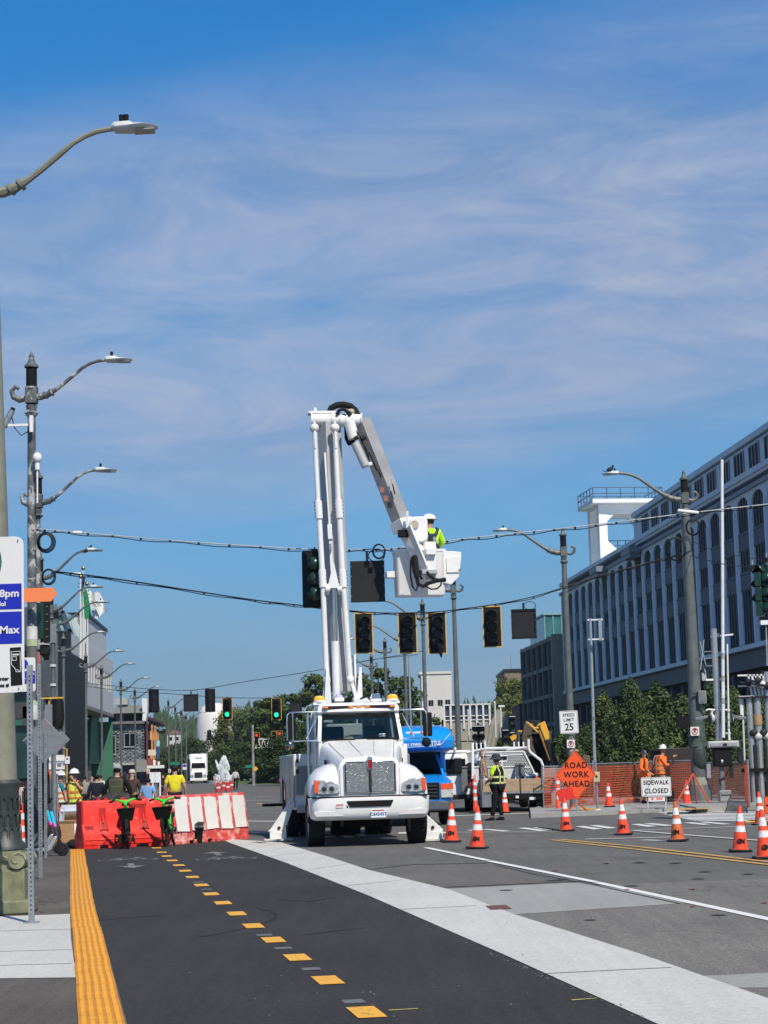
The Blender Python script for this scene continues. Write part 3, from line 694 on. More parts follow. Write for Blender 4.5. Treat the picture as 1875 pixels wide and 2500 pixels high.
GREENP = mat('green_metal_panel', (.045, .17, .105), .5, var=.06, scale=.5)
gy = Lg*.72
MB().prism([(gy, 2.6), (gy+5, 2.6), (gy+Lg*.27, 2.6), (gy+Lg*.27, zlo-.3), (gy+2.6, zlo-.3)], 'x', -1.6, -1.3).build('green_panel', GREENP, gb)
MB().box((-1.3, Lg-.6, zlo*.45), (2.6, .4, zlo*.9)).build('green_panel', GREENP, gb)
MB().prism([(gy-1, 0), (gy+4, 0), (gy+4, 2.55), (gy-.6, 2.55)], 'x', -1.7, -1.5).build('base_panel', mat('olive_grey_panel', (.16, .155, .13), .7), gb)
for k in range(6): MB().box((-2.35, 4+k*3.4, 2.6), (.1, .12, 5.2)).build('mullion', mat('dim_mullion', (.07, .08, .08), .5), gb)
for k in range(5): MB().box((-2.4, 5.7+k*3.4, 2.2), (.08, 2.9, 3.2)).build('window', W_GLASS, gb)
MB().bar((-.5, -1, zlo-.2), (-3.5, 3, 0), .5, .5).build('strut', DARK, gb)
MB().bar((-.5, 3.5, zlo-.2), (-4.5, 7, 0), .5, .5).build('strut', DARK, gb)
# glazed gable + canopies behind signs at far left
TG = mat('pale_aqua_glass', (.30, .50, .50), .15, var=.1); TGF = mat('slate_blue_frame', (.06, .10, .13), .5)
a = pt(120,1580,150)
gl = thing('glass_hall', 'pale aqua glass roof of a hall with slanted slate frames behind the pole', 'building', (a.x, 152, 0))
zz = lambda y: pt(150,y,152).z; xx = lambda x: pt(x,1700,152).x-a.x
MB().prism([(xx(40), zz(1760)), (xx(40), zz(1470)), (xx(118), zz(1478)), (xx(138), zz(1500)), (xx(154), zz(1492)), (xx(174), zz(1548)), (xx(174), zz(1760))], 'y', .2, 8).build('glazing', TG, gl)
for p0,p1 in (((118,1478),(152,1552)),((154,1492),(176,1552)),((136,1506),(156,1492)),((150,1545),(176,1540)),((62,1480),(66,1600)),((90,1475),(95,1580))):
 MB().bar((xx(p0[0]), 0, zz(p0[1])), (xx(p1[0]), 0, zz(p1[1])), .3, .3).build('frame', TGF, gl)
dk = thing('dark_building', 'dark shopfront building behind the sign posts at far left', 'building', (pt(40, 1800, 120).x, 120, 0), yaw2)
zd = pt(60,1575,120).z
MB().box((-4.1, 10, zd/2), (13.4, 20, zd)).build('wall', W_DARK, dk)
for k in range(4): MB().box((-9+k*3.2, -.06, zd*.42), (2.6, .12, zd*.55)).build('window', mat('dark_teal_glass', (.02, .05, .05), .15, var=.4, scale=.5), dk); MB().box((-9+k*3.2, -.12, zd*.42+zd*.2), (2.6, .06, .12)).build('mullion', MATS['dim_mullion'], dk)
MB().box((-4.1, -.5, zd*.78), (13.4, 1.1, .5)).build('canopy', mat('brown_grey_canopy', (.14, .12, .10), .7), dk)
MB().box((-4.1, -.2, zd-.2), (13.6, .5, .4)).build('parapet', DARK, dk)
MB().box((1.1, -.3, zd*.50), (3.2, .4, .35)).build('shop_sign', mat('green_sign', (.02, .13, .08), .5), dk)
text('ell', .34, mat('sign_white', (.8, .8, .8), .5), dk, (.9, -.52, zd*.50))
# stone building (front faces the camera) and red one beside it
Ys = 250
STONE = [mat('blue_grey_stone', (.17, .185, .20), .9, var=.15, scale=1), mat('pale_grey_stone', (.24, .255, .27), .9, var=.2, scale=1), mat('dark_slate_stone', (.12, .13, .145), .9, var=.2, scale=1)]
def sx2(x): return pt(x,1800,Ys).x
def sz(y,x=320): return pt(x,y,Ys).z
st = thing('stone_building', 'blue-grey stone faced building with low pitched roof behind the crowd', 'building', (sx2(316), Ys, 0))
X = lambda x: sx2(x)-sx2(316)
xl,xr = X(262),X(351)
z_top = sz(1765)
MB().box(((xl+xr)/2, 2.3, z_top/2), (xr-xl, 4, z_top)).build('wall', mat('dark_mortar', (.07, .075, .08), .95), st)
MB().box(((xl+xr)/2, 2.6, (z_top+sz(1741))/2), (xr-xl-.3, 3.4, sz(1741)-z_top)).build('attic_wall', mat('grey_stucco', (.17, .175, .17), .9), st)
MB().box(((xl+xr)/2, 2, z_top+.05), (xr-xl+.3, 5, .35)).build('cornice', MATS['grey_stucco'], st)
zr0,zr1 = sz(1741),sz(1719)
MB().add([(xl-.4, -.6, zr0), (xr+.2, -.6, zr0), (xr+.2, 3.5, zr1), (xl+1.2, 3.5, zr1), (xl-.4, 5, zr0), (xr+.2, 5, zr0)], [(0, 1, 2, 3), (3, 2, 5, 4), (1, 5, 2), (0, 3, 4), (0, 4, 5, 1)]).build('roof', mat('green_grey_metal_roof', (.19, .19, .165), .6, var=.1), st)
MB().box((X(290), 3.4, zr1+.5), (1.7, 2, .9)).build('vent', mat('pale_vent', (.4, .4, .38), .6), st)
rs = random.Random(3)
wins = [(X(271),sz(1817),1.05,2.3),(X(316.5),sz(1806),1.35,1.6)]
sm = [MB().box((0, 0, 0), (.62, .18, .17)).mesh('stone', m_) for m_ in STONE]+[MB().box((0, 0, 0), (.40, .24, .17)).mesh('stone', m_) for m_ in STONE]
placed = 0; z = sz(1862); row = 0; sp_ = MB()
while z < z_top-.2:
 x = xl+.2+(row % 2)*.3;
 while x < xr-.2:
  if not any(abs(x-wx) < ww/2+.35 and abs(z-wz) < wh_/2+.2 for wx,wz,ww,wh_ in wins):
   if placed < 290: inst('stone', rs.choice(sm), st, (x, .28+rs.uniform(-.05, .03), z)); placed += 1
   else: sp_.box((x,.28+rs.uniform(-.05,.03),z),(.6,.18,.17))
  x += .64
 z += .2; row += 1
o = sp_.build('stone_courses', STONE[0], st); o['kind'] = 'stuff'
for wx,wz,ww,wh_ in wins:
 o = MB().box((0, 0, 0), (ww, .12, wh_)).build('window', W_GLASS, st); o.location = (wx, .2, wz)
 MB().box((0, -.1, 0), (.1, .08, wh_)).box((-ww/2-.06, -.1, 0), (.14, .12, wh_+.2)).box((ww/2+.06, -.1, 0), (.14, .12, wh_+.2)).box((0, -.1, wh_/2+.08), (ww, .12, .14)).build('frame', mat('grey_frame', (.25, .27, .28), .5), o)
 MB().box((0, -.12, -wh_/2-.15), (ww+.3, .2, .14)).build('sill', mat('pale_sill', (.38, .38, .36), .8), o)
for x0,x1 in ((262,281),(300,347)):
 n = max(2,int((x1-x0)/10))
 for k in range(n):
  o = MB().box((0, 0, 0), ((X(x1)-X(x0))/n-.12, .12, 1.0)).build('window', W_GLASS, st); o.location = (X(x0)+(X(x1)-X(x0))*(k+.5)/n, .82-.0, (z_top+zr0)/2)
MB().box(((xl+xr)/2, -.2, sz(1862)-.15), (xr-xl+.2, .8, .3)).build('ledge', mat('pale_sill', (.38, .38, .36), .8), st)
for k in range(4): MB().box((xl+.8+k*1.25, .2, 1.2), (.9, .2, 2.4)).build('shop_window', mat('purple_dark_glass', (.03, .02, .05), .2), st)
MB().box((X(347), -.9, (sz(1861)+sz(1880))/2), (1.4, .3, 1.6)).build('shop_sign', mat('grey_sign_board', (.25, .25, .23), .6), st)
# white buttress and red building
MB().prism([(X(349), sz(1760)), (X(357), sz(1762)), (X(361), sz(1742)), (X(361), sz(1706)), (X(348), sz(1706)), (X(350), sz(1745))], 'y', -.5, .8).build('corner_fin', WHITE_M, st)
rdb = thing('red_building', 'red building with orange fins running back behind the stone building', 'building', (sx2(352)+.25, Ys+1, 0), 0)
Lr = 30; dxr = (pt(384,1800,Ys+30).x-sx2(352))
REDW = mat('brick_red_cladding', (.19, .045, .03), .8, var=.12, scale=1)
zr_ = sz(1755)
MB().prism([(0, -1), (dxr, Lr), (dxr-6, Lr), (-.3, .5)], 'z', .0, zr_).build('wall', REDW, rdb)
for k in range(5):
 f = .30+k*.12; x_ = dxr*f; y_ = -1+Lr*f
 MB().box((x_+.1, y_, zr_*.62), (.5, .9, zr_*.62)).build('fin', mat('orange_fin', (.75, .36, .12), .6), rdb)
for k in range(4):
 for j in range(3): f = .12+k*.2; MB().box((dxr*f+.06, -1+Lr*f+1.5, 2.6+j*2.7), (.25, 1.6, 1.5)).build('window', W_GLASS, rdb)
MB().prism([(0, -1.3), (dxr+.4, Lr), (dxr-6, Lr), (-.4, .5)], 'z', zr_, zr_+.4).build('roof', mat('dark_red_roof', (.10, .03, .025), .8), rdb)
aw0 = pt(365,1895,252)
aw = thing('striped_awning', 'striped pitched awning with white edge beside the red building', 'awning', (aw0.x, 252, 0))
for k in range(8):
 x0 = k*.30-.9; MB().add([(x0, -.5, 2.6), (x0+.29, -.5, 2.6), (x0+.29-.3, 1.8, 3.9-k*.12), (x0-.3, 1.8, 3.9-k*.12)], [(0, 1, 2, 3)]).build('stripe', REDW if k % 2 == 0 or k < 4 else WHITE_M, aw)
MB().box((.6, -.7, 2.35), (3.0, .3, .4)).build('fascia', WHITE, aw)
for k in range(4): MB().box((-.7+k*.85, -.5, 1.1), (.08, .12, 2.2)).build('post', DARK, aw)
MB().box((.1, 2.1, 4.3), (1.1, .3, .8)).build('sign_board', mat('cream_board', (.66, .64, .52), .6), aw)
# round sign on its bracket
Ya = 240; c = pt(393,1779,Ya)
aq = thing('round_sign', 'round black hanging sign with the word AQUA in pale blue', 'sign', (c.x, Ya, c.z))
MB().cyl((0, 0, 0), (0, .25, 0), 0.64, seg=28).build('disc', BLACKM, aq)
text('AQUA', .44, mat('pale_blue_letter', (.35, .55, .62), .5), aq, (0, -.03, .07), bold=.008); MB().box((0, -.03, -.2), (.45, .03, .07)).build('underline', MATS['pale_blue_letter'], aq)
MB().bar((-.6, .12, 0), (-1.3, .12, 0), .06, .06).build('bracket', DARK, aq)
c = pt(386, 1815, Ya); hs = thing('banner_sign', 'small pale blue banner above a navy one hanging below the round sign', 'sign', (c.x, Ya, c.z))
MB().box((0, 0, 0), (.42, .1, .7)).build('upper_banner', mat('pale_cyan', (.28, .62, .72), .5), hs); MB().box((0, .02, -1.2), (.42, .1, 1.5)).build('lower_banner', mat('navy_banner', (.02, .08, .18), .5), hs)
MB().bar((-.28, .05, .4), (-.28, .05, -2.0), .05, .05).build('bracket', DARK, hs)
# white rounded tank
c = pt(524,1880,360)
wt = thing('white_dome', 'tall smooth white rounded concrete dome half hidden by trees', 'building', (c.x, 360, 0))
hz = pt(500,1716,360).z; rr = 43*mpp(360)
MB().lathe([(rr*.93, 0), (rr, hz*.45), (rr*.99, hz*.68), (rr*.90, hz*.83), (rr*.72, hz*.93), (rr*.45, hz*.985), (.1, hz)], seg=32).build('shell', mat('white_dome_shell', (.70, .69, .64), .6, var=.04, scale=.15), wt, smooth=True)
# ------------------------------------------------------------------ trees
def leafmat(name,col,var=.45):
 m = mat(name,col,.65,var=var,scale=1.1,detail=3)
 b = m.node_tree.nodes['Principled BSDF']; b.inputs['Specular IOR Level'].default_value = .25
 return m
LEAF = [leafmat('deep_green_leaves', (.075, .120, .026)), leafmat('dark_green_leaves', (.050, .085, .022)), leafmat('olive_green_leaves', (.12, .145, .03)), leafmat('yellow_green_leaves', (.13, .155, .03)), leafmat('dark_conifer_leaves', (.016, .032, .018))]
LEAF.append(mat('arborvitae_leaves', (.042, .078, .017), .65, var=.35, scale=3, spots=((.15, .19, .035), 2.0, .54, .12)))
BARK = mat('bark', (.07, .055, .04), .9, var=.3, scale=6)
def crown_mesh(seed,shape,h,w,n,leaf,z0,m,clumps=40,gap=.55):
 r = random.Random(seed); v = []; f = []
 cs = []
 for i in range(clumps):
  t = r.random()
  if shape == 'cone': z = z0+(h-z0)*t; rad = w/2*(1-t)**.8*(.55+.45*r.random()); cr = w*.15*(1.15-t*.75)
  elif shape == 'hedge': z = z0+(h-z0)*t; rad = w/2*(1-t)**.55*(.35+.65*r.random()); cr = w*.085*(1.35-t*.7)
  else:
   z = z0+(h-z0)*(.08+.86*t); rad = w/2*math.sqrt(max(.05,1-(2*t-1)**2*.9))*(.35+.65*r.random()); cr = w*(.10+.10*r.random())
  a = r.uniform(0,2*math.pi); cs.append((rad*math.cos(a),rad*math.sin(a),z,cr))
 for i in range(n):
  cx,cy,cz,cr = cs[r.randrange(len(cs))]
  while True:
   p = (r.uniform(-1,1),r.uniform(-1,1),r.uniform(-1,1)); l = math.sqrt(p[0]**2+p[1]**2+p[2]**2)
   if .15 < l < 1: break
  k = cr*(gap+(1-gap)*r.random())/l*(1.25 if r.random() < .12 else 1)
  c = Vector((cx+p[0]*k, cy+p[1]*k, cz+p[2]*k*(1.5 if shape == 'cone' else 2.1 if shape == 'hedge' else .85)))
  nrm = Vector((p[0]+r.uniform(-.8,.8),p[1]+r.uniform(-.8,.8),p[2]+r.uniform(-.3,1.0))).normalized()
  u = nrm.orthogonal().normalized(); u.rotate(Matrix.Rotation(r.uniform(0,6.28),3,nrm)); q = nrm.cross(u)
  s_ = leaf*r.uniform(.6,1.25); o = len(v)
  v += [c-u*s_*.5,c+q*s_*.30,c+u*s_*.5+nrm*s_*.12,c-q*s_*.30]; f.append((o,o+1,o+2,o+3))
 me = bpy.data.meshes.new('crown'); me.from_pydata([tuple(p) for p in v], [], f); me.materials.append(m); me.update(); return me, cs
def trunk_mesh(seed,h,r0,cs,z0):
 r = random.Random(seed); b = MB()
 b.tube([(0,0,0),(r.uniform(-.1,.1),r.uniform(-.1,.1),h*.35),(r.uniform(-.2,.2),r.uniform(-.2,.2),h*.7),(0,0,h*.92)],[r0,r0*.75,r0*.45,r0*.12],8)
 for c in r.sample(cs,min(len(cs),14)):
  zz_ = min(c[2]*.75,h*.7); b.tube([(0,0,zz_*.8),(c[0]*.45,c[1]*.45,(zz_+c[2])/2),(c[0],c[1],c[2])],[r0*.3,r0*.2,r0*.06],5)
 return b.mesh('trunk', BARK)
PROTO = {}
def tree(name, label, cat, loc, h, w, shape='round', m=0, n=5000, leaf=.3, z0=None, seed=1, clumps=40, group=None, gap=.55, key=None):
 k = key or (shape,m,n,leaf,seed,clumps)
 if k not in PROTO:
  H_,W_ = h,w; z0_ = h*.12 if z0 is None else z0
  cm,cs = crown_mesh(seed,shape,H_,W_,n,leaf,z0_,LEAF[m],clumps,gap); PROTO[k] = (cm,trunk_mesh(seed,H_,.03*H_+.03,cs,z0_),H_,W_)
 cm,tm_,H_,W_ = PROTO[k]
 t = thing(name,label,cat,loc,rnd.uniform(0,6.28),group)
 t.scale = (w/W_,w/W_,h/H_)
 inst('trunk', tm_, t); inst('crown', cm, t)
 return t
def tree_px(name,label,cat,cx,top,w_px,Y, **k):
 c = pt(cx,1870,Y); z = pt(cx,top,Y).z
 return tree(name,label,cat,(c.x,Y,0),z,w_px*mpp(Y), **k)
# hedge trees in front of the warehouse
hx = [(1372,1795,90),(1432,1778,100),(1480,1700,150),(1547,1672,160),(1612,1680,150),(1672,1706,140),(1752,1655,150),(1800,1690,120),(1860,1700,130),(1395,1790,90),(1580,1740,150),(1712,1740,130)]
desc = ['low dark green shrub tree behind the road work sign', 'low shrub tree right of the speed limit pole', 'leftmost tall arborvitae in front of the warehouse', 'tall pointed arborvitae in the middle of the hedge row', 'full arborvitae in the hedge row above the sidewalk closed sign', 'arborvitae just left of the big utility pole', 'tall arborvitae behind the rail crossing signal mast', 'arborvitae between the crossing mast and the signal cluster', 'arborvitae at the right edge behind the rail signal cluster', 'small shrub tree beside the excavator boom', 'lower arborvitae filling the hedge behind the orange workers', 'lower arborvitae directly behind the utility pole']
for i,((cx,top,w),d) in enumerate(zip(hx,desc)):
 tree_px('arborvitae', d, 'tree', cx, top, w, 76+(i % 3)*3-(2 if i > 8 else 0), shape='hedge', m=5, n=26000, leaf=.12, z0=.1, seed=11+i % 4, clumps=230, group='evergreen hedge trees in front of the warehouse', gap=.7)
tree_px('bush', 'bright yellow-green low bush behind the crossing gate fence', 'bush', 1822, 1810, 70, 70, shape='hedge', m=3, n=5000, leaf=.14, z0=.1, seed=31, clumps=40)
# middle trees right of the gap and behind the truck
mid = [(1228, 1655, 70, 300, 'cone', 2, 'slim darker conifer left of the olive deciduous trees'), (1262, 1652, 120, 290, 'round', 3, 'olive-yellow broad tree left of the black office block'), (1240, 1700, 110, 270, 'round', 2, 'olive rounded tree above the concrete ramp'), (1290, 1690, 90, 260, 'round', 3, 'light olive tree touching the black office block'), (1300, 1780, 90, 190, 'round', 0, 'dark green tree behind the excavator'), (1255, 1790, 80, 180, 'round', 0, 'dark green bushy tree beside the concrete overpass')]
for cx,top,w,Y,sh,m,d in mid:
 tree_px('deciduous_tree' if sh == 'round' else 'conifer_tree', d, 'tree', cx, top, w, Y, shape=sh, m=m, n=9000, leaf=.42 if Y > 250 else .3, seed=41+m, clumps=70, gap=.6)
back = [(775, 1640, 100, 210, 0, 'tall leafy tree behind the left boom links'), (715, 1690, 130, 220, 0, 'broad dark green tree left of the bucket truck cab'), (660, 1700, 120, 240, 0, 'dark green tree under the lit traffic signals'), (622, 1735, 110, 275, 1, 'dark green tree right of the white dome'), (575, 1725, 120, 290, 2, 'olive green tree just right of the white dome'), (548, 1740, 90, 285, 2, 'yellowish conifer-like tree in front of the white dome'), (572, 1800, 90, 280, 0, 'low dark tree behind the fountain spray'), (470, 1800, 90, 290, 1, 'dark tree left of the dome behind the lorry'), (430, 1815, 80, 300, 1, 'dark tree behind the leftmost row of lamp poles'), (880, 1640, 110, 190, 0, 'leafy tree behind the hanging signals left pair'), (930, 1620, 90, 185, 0, 'tree with thin upper branches beside the lamp poles'), (985, 1645, 110, 195, 0, 'dark tree in front of the white elevator building'), (845, 1700, 120, 200, 0, 'tree directly behind the bucket truck turret'), (1050, 1745, 90, 170, 0, 'smaller loose-branched tree right of the truck cab'), (1085, 1790, 70, 165, 0, 'low tree beside the blue shuttle roof'), (700, 1790, 140, 180, 1, 'dark understory tree left of the truck mirrors'), (760, 1760, 120, 180, 1, 'dark understory tree hidden behind the cab'), (925, 1720, 130, 180, 1, 'dark understory tree behind the cab roof lights'), (990, 1740, 120, 175, 1, 'dark understory tree behind the crossbuck'), (605, 1810, 80, 270, 1, 'dark tree behind the red mast-arm signals'), (655, 1805, 90, 240, 1, 'dark green tree on the grass slope')]
for i,(cx,top,w,Y,m,d) in enumerate(back):
 loose = 'loose' in d or 'thin' in d
 tree_px('deciduous_tree', d, 'tree', cx, top, w, Y, shape='cone' if 'conifer-like' in d else 'round', m=m, n=5000 if loose else 9000, leaf=.36, seed=51+m+(9 if loose else 0)+(20 if 'conifer' in d else 0), clumps=46 if loose else 80, gap=.6, z0=.6)
for i,(x,tp) in enumerate(((412,1835),(448,1850),(500,1838),(545,1825),(590,1835),(640,1850),(520,1855),(575,1860))):
 tree_px('shrub', ['shrub between the lamp poles at the street end', 'shrub directly left of the white lorry', 'shrub behind the lorry trailer', 'shrub left of the fountain', 'shrub right of the fountain', 'shrub at the foot of the grass slope', 'low clipped shrub right of the lorry cab', 'low shrub below the fountain spray'][i], 'bush', x, tp, 75, 264+i*2, shape='round', m=1, n=5000, leaf=.34, seed=71, clumps=50, z0=.3)
# hills with far-off wood
def hill(name,x0,x1,tops,Y,depth,m):
 n = 28; vs = []; fs = []
 for i in range(n+1):
  px = x0+(x1-x0)*i/n; tp = tops(px); a = pt(px,1900,Y)
  z = pt(px,tp,Y+depth*.6).z*.94
  vs += [(a.x,Y,-1),(a.x*1.06,Y+depth*.35,z*.55),(a.x*1.12,Y+depth*.6,z),(a.x*1.2,Y+depth,z*.6)]
 for i in range(n):
  for k in range(3): o = i*4+k; fs.append((o,o+4,o+5,o+1))
 b = MB(); b.add(vs, fs); return b.build(name, m, kind='structure', smooth=True), vs
HM = mat('hill_ground', (.030, .048, .025), .95, var=.3, scale=.02)
tops = lambda x: 1800+18*math.sin(x/37)+9*math.sin(x/13)-(22 if 540 < x < 700 else 0)+max(0,410-x)*.15
hl, _ = hill('hills', 250, 780, tops, 700, 260, HM)
hr, _ = hill('hills', 1060, 1250, lambda x: 1738+8*math.sin(x/11), 900, 260, HM)
def wood(name,label,x0,x1,tops,Y,depth,n,hgt):
 r = random.Random(5); b = MB()
 for i in range(n):
  px = r.uniform(x0,x1); t = r.random(); Yt = Y+depth*.6*t
  zr = pt(px,tops(px),Y+depth*.6).z*.94
  z = zr*(t/.583*.55 if t < .583 else .55+.45*(t-.583)/.417); x = pt(px,1900,Yt).x
  h_ = hgt*r.uniform(.6,1.4); w_ = h_*r.uniform(.25,.5)
  for k in range(5):
   zz_ = z-1+h_*(.1+.18*k); rr_ = w_*(1-.19*k)*r.uniform(.8,1.1)
   a0 = r.uniform(0,6.28)
   b.add([(x+rr_*math.cos(a0+q*1.2566)*(1 if q % 2 else .7),Yt+rr_*math.sin(a0+q*1.2566),zz_+r.uniform(-.5,.5)) for q in range(5)]+[(x+r.uniform(-.6,.6),Yt,zz_+h_*.34)],[(0,1,5),(1,2,5),(2,3,5),(3,4,5),(4,0,5)])
 o = b.build(name, LEAF[1], kind='stuff'); tag(o, label, 'woodland'); return o
wood('wooded_hillside', 'dark wooded hillside fading blue at the end of the street', 250, 780, tops, 700, 260, 1500, 9)
wood('wooded_ridge', 'distant wooded ridge seen in the gap right of the elevator building', 1060, 1250, lambda x: 1738+8*math.sin(x/11), 900, 260, 350, 8)
for i,(px,py) in enumerate(((425,1800),(418,1834),(560,1752),(418,1860))):
 c = pt(px, py, 690); t = thing('hillside_house', ['white house with reddish roof on the wooded hill', 'lower white house on the wooded hill', 'small house high on the ridge', 'pale house at the foot of the hill beside the lamp poles'][i], 'house', (c.x, 690, c.z-2.5))
 MB().box((0, 2, 1.2), (5.2, 4, 5)).build('wall', mat('far_white_wall', (.55, .54, .5), .8), t); MB().prism([(-3, 3.7), (3, 3.7), (0, 5.2)], 'y', -.3, 4.3).build('roof', mat('far_red_roof', (.28, .12, .09), .8), t)
 MB().box((-1.2, -.05, 2), (1, .1, 1.2)).build('window', W_GLASS, t); MB().box((1.2, -.05, 2), (1, .1, 1.2)).build('window', W_GLASS, t)
# grass slope
b = MB(); p = [gp(600,1915),gp(735,1900),pt(745,1845,230),pt(690,1868,215)]
b.add([tuple(p[0]),tuple(p[1]),tuple(p[2]),tuple(p[3])],[(0,1,2,3)])
g = b.build('grass_slope', GRASSM, kind='structure')
sheet('grass_verge', [(pt(560, 1900, 215).x, 215), (12, 120), (14, 235), (pt(500, 1900, 300).x, 300)], GRASSM, .015)
b = MB(); p0, p1 = gp(640, 1912), gp(740, 1905); p2, p3 = pt(742, 1862, 200), pt(700, 1884, 195); b.add([tuple(q) for q in (p0, p1, p2, p3)], [(0, 1, 2, 3)]); b.build('path', C_BAND, kind='structure')
# ------------------------------------------------------------------ street lamps
def lamp_parts(t,H_att,r0,r1,side,reach,rise,base=None,pole_m=POLE,s=1.0,cap=True,arm_r=.035,base_m=None):
 """H_att: height where the arm leaves; side +1 arm to the right"""
 if base == 'big':
  MB().box((0, 0, .26), (.56, .56, .52)).box((0, 0, .08), (.64, .64, .16)).build('pedestal', mat('mossy_pedestal', (.20, .21, .12), .8, var=.25, scale=5, spots=((.10, .10, .08), 3, .55, .2)), t, bevel=.02)
  sc = MB()
  for sx_ in (-1,1):
   pts = [(sx_*(.20+(.11-.011*k)*math.cos(k*.62)),-.30,.62+(.11-.011*k)*math.sin(k*.62)) for k in range(9)]
   sc.tube(pts,.022,6); sc.tube([(p_[0],.30,p_[2]) for p_ in pts],.022,6); sc.cyl((sx_*.2,-.31,.62),(sx_*.2,.31,.62),.1,seg=12)
   sc.tube([(sx_*.18,-.29,.72),(sx_*.1,-.29,.64),(0,-.3,.70)],.02,6)
  sc.box((0,0,.62),(.5,.5,.22)); sc.cyl((0,-.3,.68),(0,-.24,.68),.06,seg=10)
  sc.build('scroll_capital', mat('mossy_capital', (.24, .25, .15), .75, var=.25, scale=8), t, smooth=True)
  dg = mat('dark_green_iron', (.035, .045, .042), .5, var=.25, scale=8)
  f = MB(); f.lathe([(.26,.74),(.25,.80),(.21,.84),(.19,1.0),(.185,1.42),(.2,1.47),(.21,1.52),(.18,1.56)],seg=20)
  f.build('fluted_base', dg, t, smooth=True)
  lf = MB().tube([(-.032, 0, 0), (-.03, 0, .1), (0, -.006, .14), (.03, 0, .1), (.032, 0, 0)], .009, 5).mesh('leaf_relief', dg, True)
  for rw,zz_ in enumerate((.86,1.03,1.22)):
   for k in range(14):
    a = 2*math.pi*(k+.5*(rw % 2))/14; inst('leaf_relief', lf, t, (.195*math.cos(a), .195*math.sin(a), zz_), (0, 0, a+math.pi/2))
  zb_ = 1.55
 elif base == 'fluted':
  dg = mat('dark_green_iron', (.035, .045, .042), .5, var=.25, scale=8)
  f = MB().lathe([(.26, 0), (.26, .22), (.21, .28), (.2, .7), (.23, .76), (.19, .82), (.17, 1.3), (.19, 1.35), (r0, 1.42)], seg=16); f.build('fluted_base', dg, t, smooth=True)
  fl = MB().cyl((0, 0, 0), (0, 0, .5), .018, seg=5).mesh('flute', dg)
  for k in range(12): a = 2*math.pi*k/12; inst('flute', fl, t, (.19*math.cos(a), .19*math.sin(a), .8))
  zb_ = 1.35
 else:
  if base: MB().lathe([(r0*1.55, 0), (r0*1.55, .5), (r0*1.15, .7), (r0*1.1, 1.0)], seg=14).build('base', base_m or POLE, t, smooth=True)
  zb_ = 0
 MB().cyl((0, 0, zb_), (0, 0, H_att-.35*s), r0, r1, 14).build('pole', pole_m, t, smooth=True)
 if cap:
  c = MB(); z = H_att
  c0 = MB(); c0.lathe([(r1*1.3,z-.42*s),(.15*s,z-.36*s),(.10*s,z-.30*s),(.12*s,z-.2*s),(.06*s,z-.16*s)],seg=12)
  c0.box((0, 0, z), (.24*s, .24*s, .30*s)); c0.lathe([(.14*s, z+.15*s), (.14*s, z+.2*s)], seg=12); c0.build('head_block', pole_m, t, smooth=True)
  c.lathe([(.15*s,z+.62*s),(.15*s,z+.66*s),(.09*s,z+.72*s),(.05*s,z+.82*s),(.06*s,z+.86*s),(.0 + .012,z+.96*s)],seg=12)
  c.build('finial', pole_m, t, smooth=True)
  MB().lathe([(.115*s, z+.18*s), (.115*s, z+.63*s)], seg=10).build('lantern', BLACKM, t)
  pts = [(-side*x*s,0,z+zz_*s) for x,zz_ in ((.1,-.03),(.25,-.07),(.38,.0),(.42,.13),(.34,.22),(.27,.17))]
  MB().tube(pts, [.06*s, .065*s, .06*s, .055*s, .045*s, .04*s], 8).build('scroll', pole_m, t, smooth=True)
 z = H_att
 P = [(.08,-.02),(.22,-.02),(.40,.05),(.60,.20),(.80,.38),(1.0,.58),(1.2,.78),(1.38,.90),(1.55,.97),(1.75,1.0)]
 pts = [(side*x/1.75*reach,0,z+y*rise) for x,y in P]
 MB().tube(pts, [arm_r*2, arm_r*2.1, arm_r*1.9, arm_r*1.3]+[arm_r*1.15]*2+[arm_r]*4, 8).build('arm', pole_m, t, smooth=True)
 for k,(x,y) in enumerate(((.33,.02),(.47,.10))):
  c = Vector((side*x/1.75*reach, 0, z+y*rise)); MB().cyl(c-Vector((side*.02, 0, .014)), c+Vector((side*.02, 0, .014)), arm_r*2.4, seg=10).build('collar', pole_m, t, smooth=True)
 lx = side*reach; lz = z+rise; L_ = .58
 prof = [(0,.05,.07,.02),(.04,.10,.085,.06),(.22,.12,.085,.07),(.28,.14,.045,.06),(.40,.15,.02,.05),(.52,.10,.005,.045),(.58,.03,-.01,.03)]
 rg = []
 for x,w_,zt_,zb2 in prof:
  rg.append([(lx+side*x*L_/.58,w_*math.cos(a)*1.0,lz+(zt_ if math.sin(a) > 0 else zb2)*math.sin(a)-.0) for a in [2*math.pi*k/12 for k in range(12)]])
 lm = MB().rings(rg).build('luminaire', LUM, t, smooth=True)
 MB().box((lx+side*.4, 0, lz-.055), (.26, .2, .012)).build('lens', mat('lamp_lens', (.35, .37, .36), .3), lm)
 for dx_ in ((.12, .18) if base == 'big' else (.14,)): MB().cyl((lx+side*dx_, 0, lz+.07), (lx+side*dx_, 0, lz+.17), .028, .033, 10).build('photocell', BLACKM, lm)
 return t
def lamp_at(px,py,Y,side,base,label,r0=.09,r1=.06,pm=POLE,reach=1.6,rise=.75,group=None,s=1.0,lean=0,cap=True,arm_r=.035,bm=None):
 c = pt(px,py,Y)
 if lean: c.x -= math.tan(lean)*c.z
 t = thing('street_lamp', label, 'street lamp', (c.x, c.y, 0), 0, group, rot=(0, lean, 0))
 return lamp_parts(t,c.z,r0,r1,side,reach,rise,base,pm,s,cap,arm_r,bm)
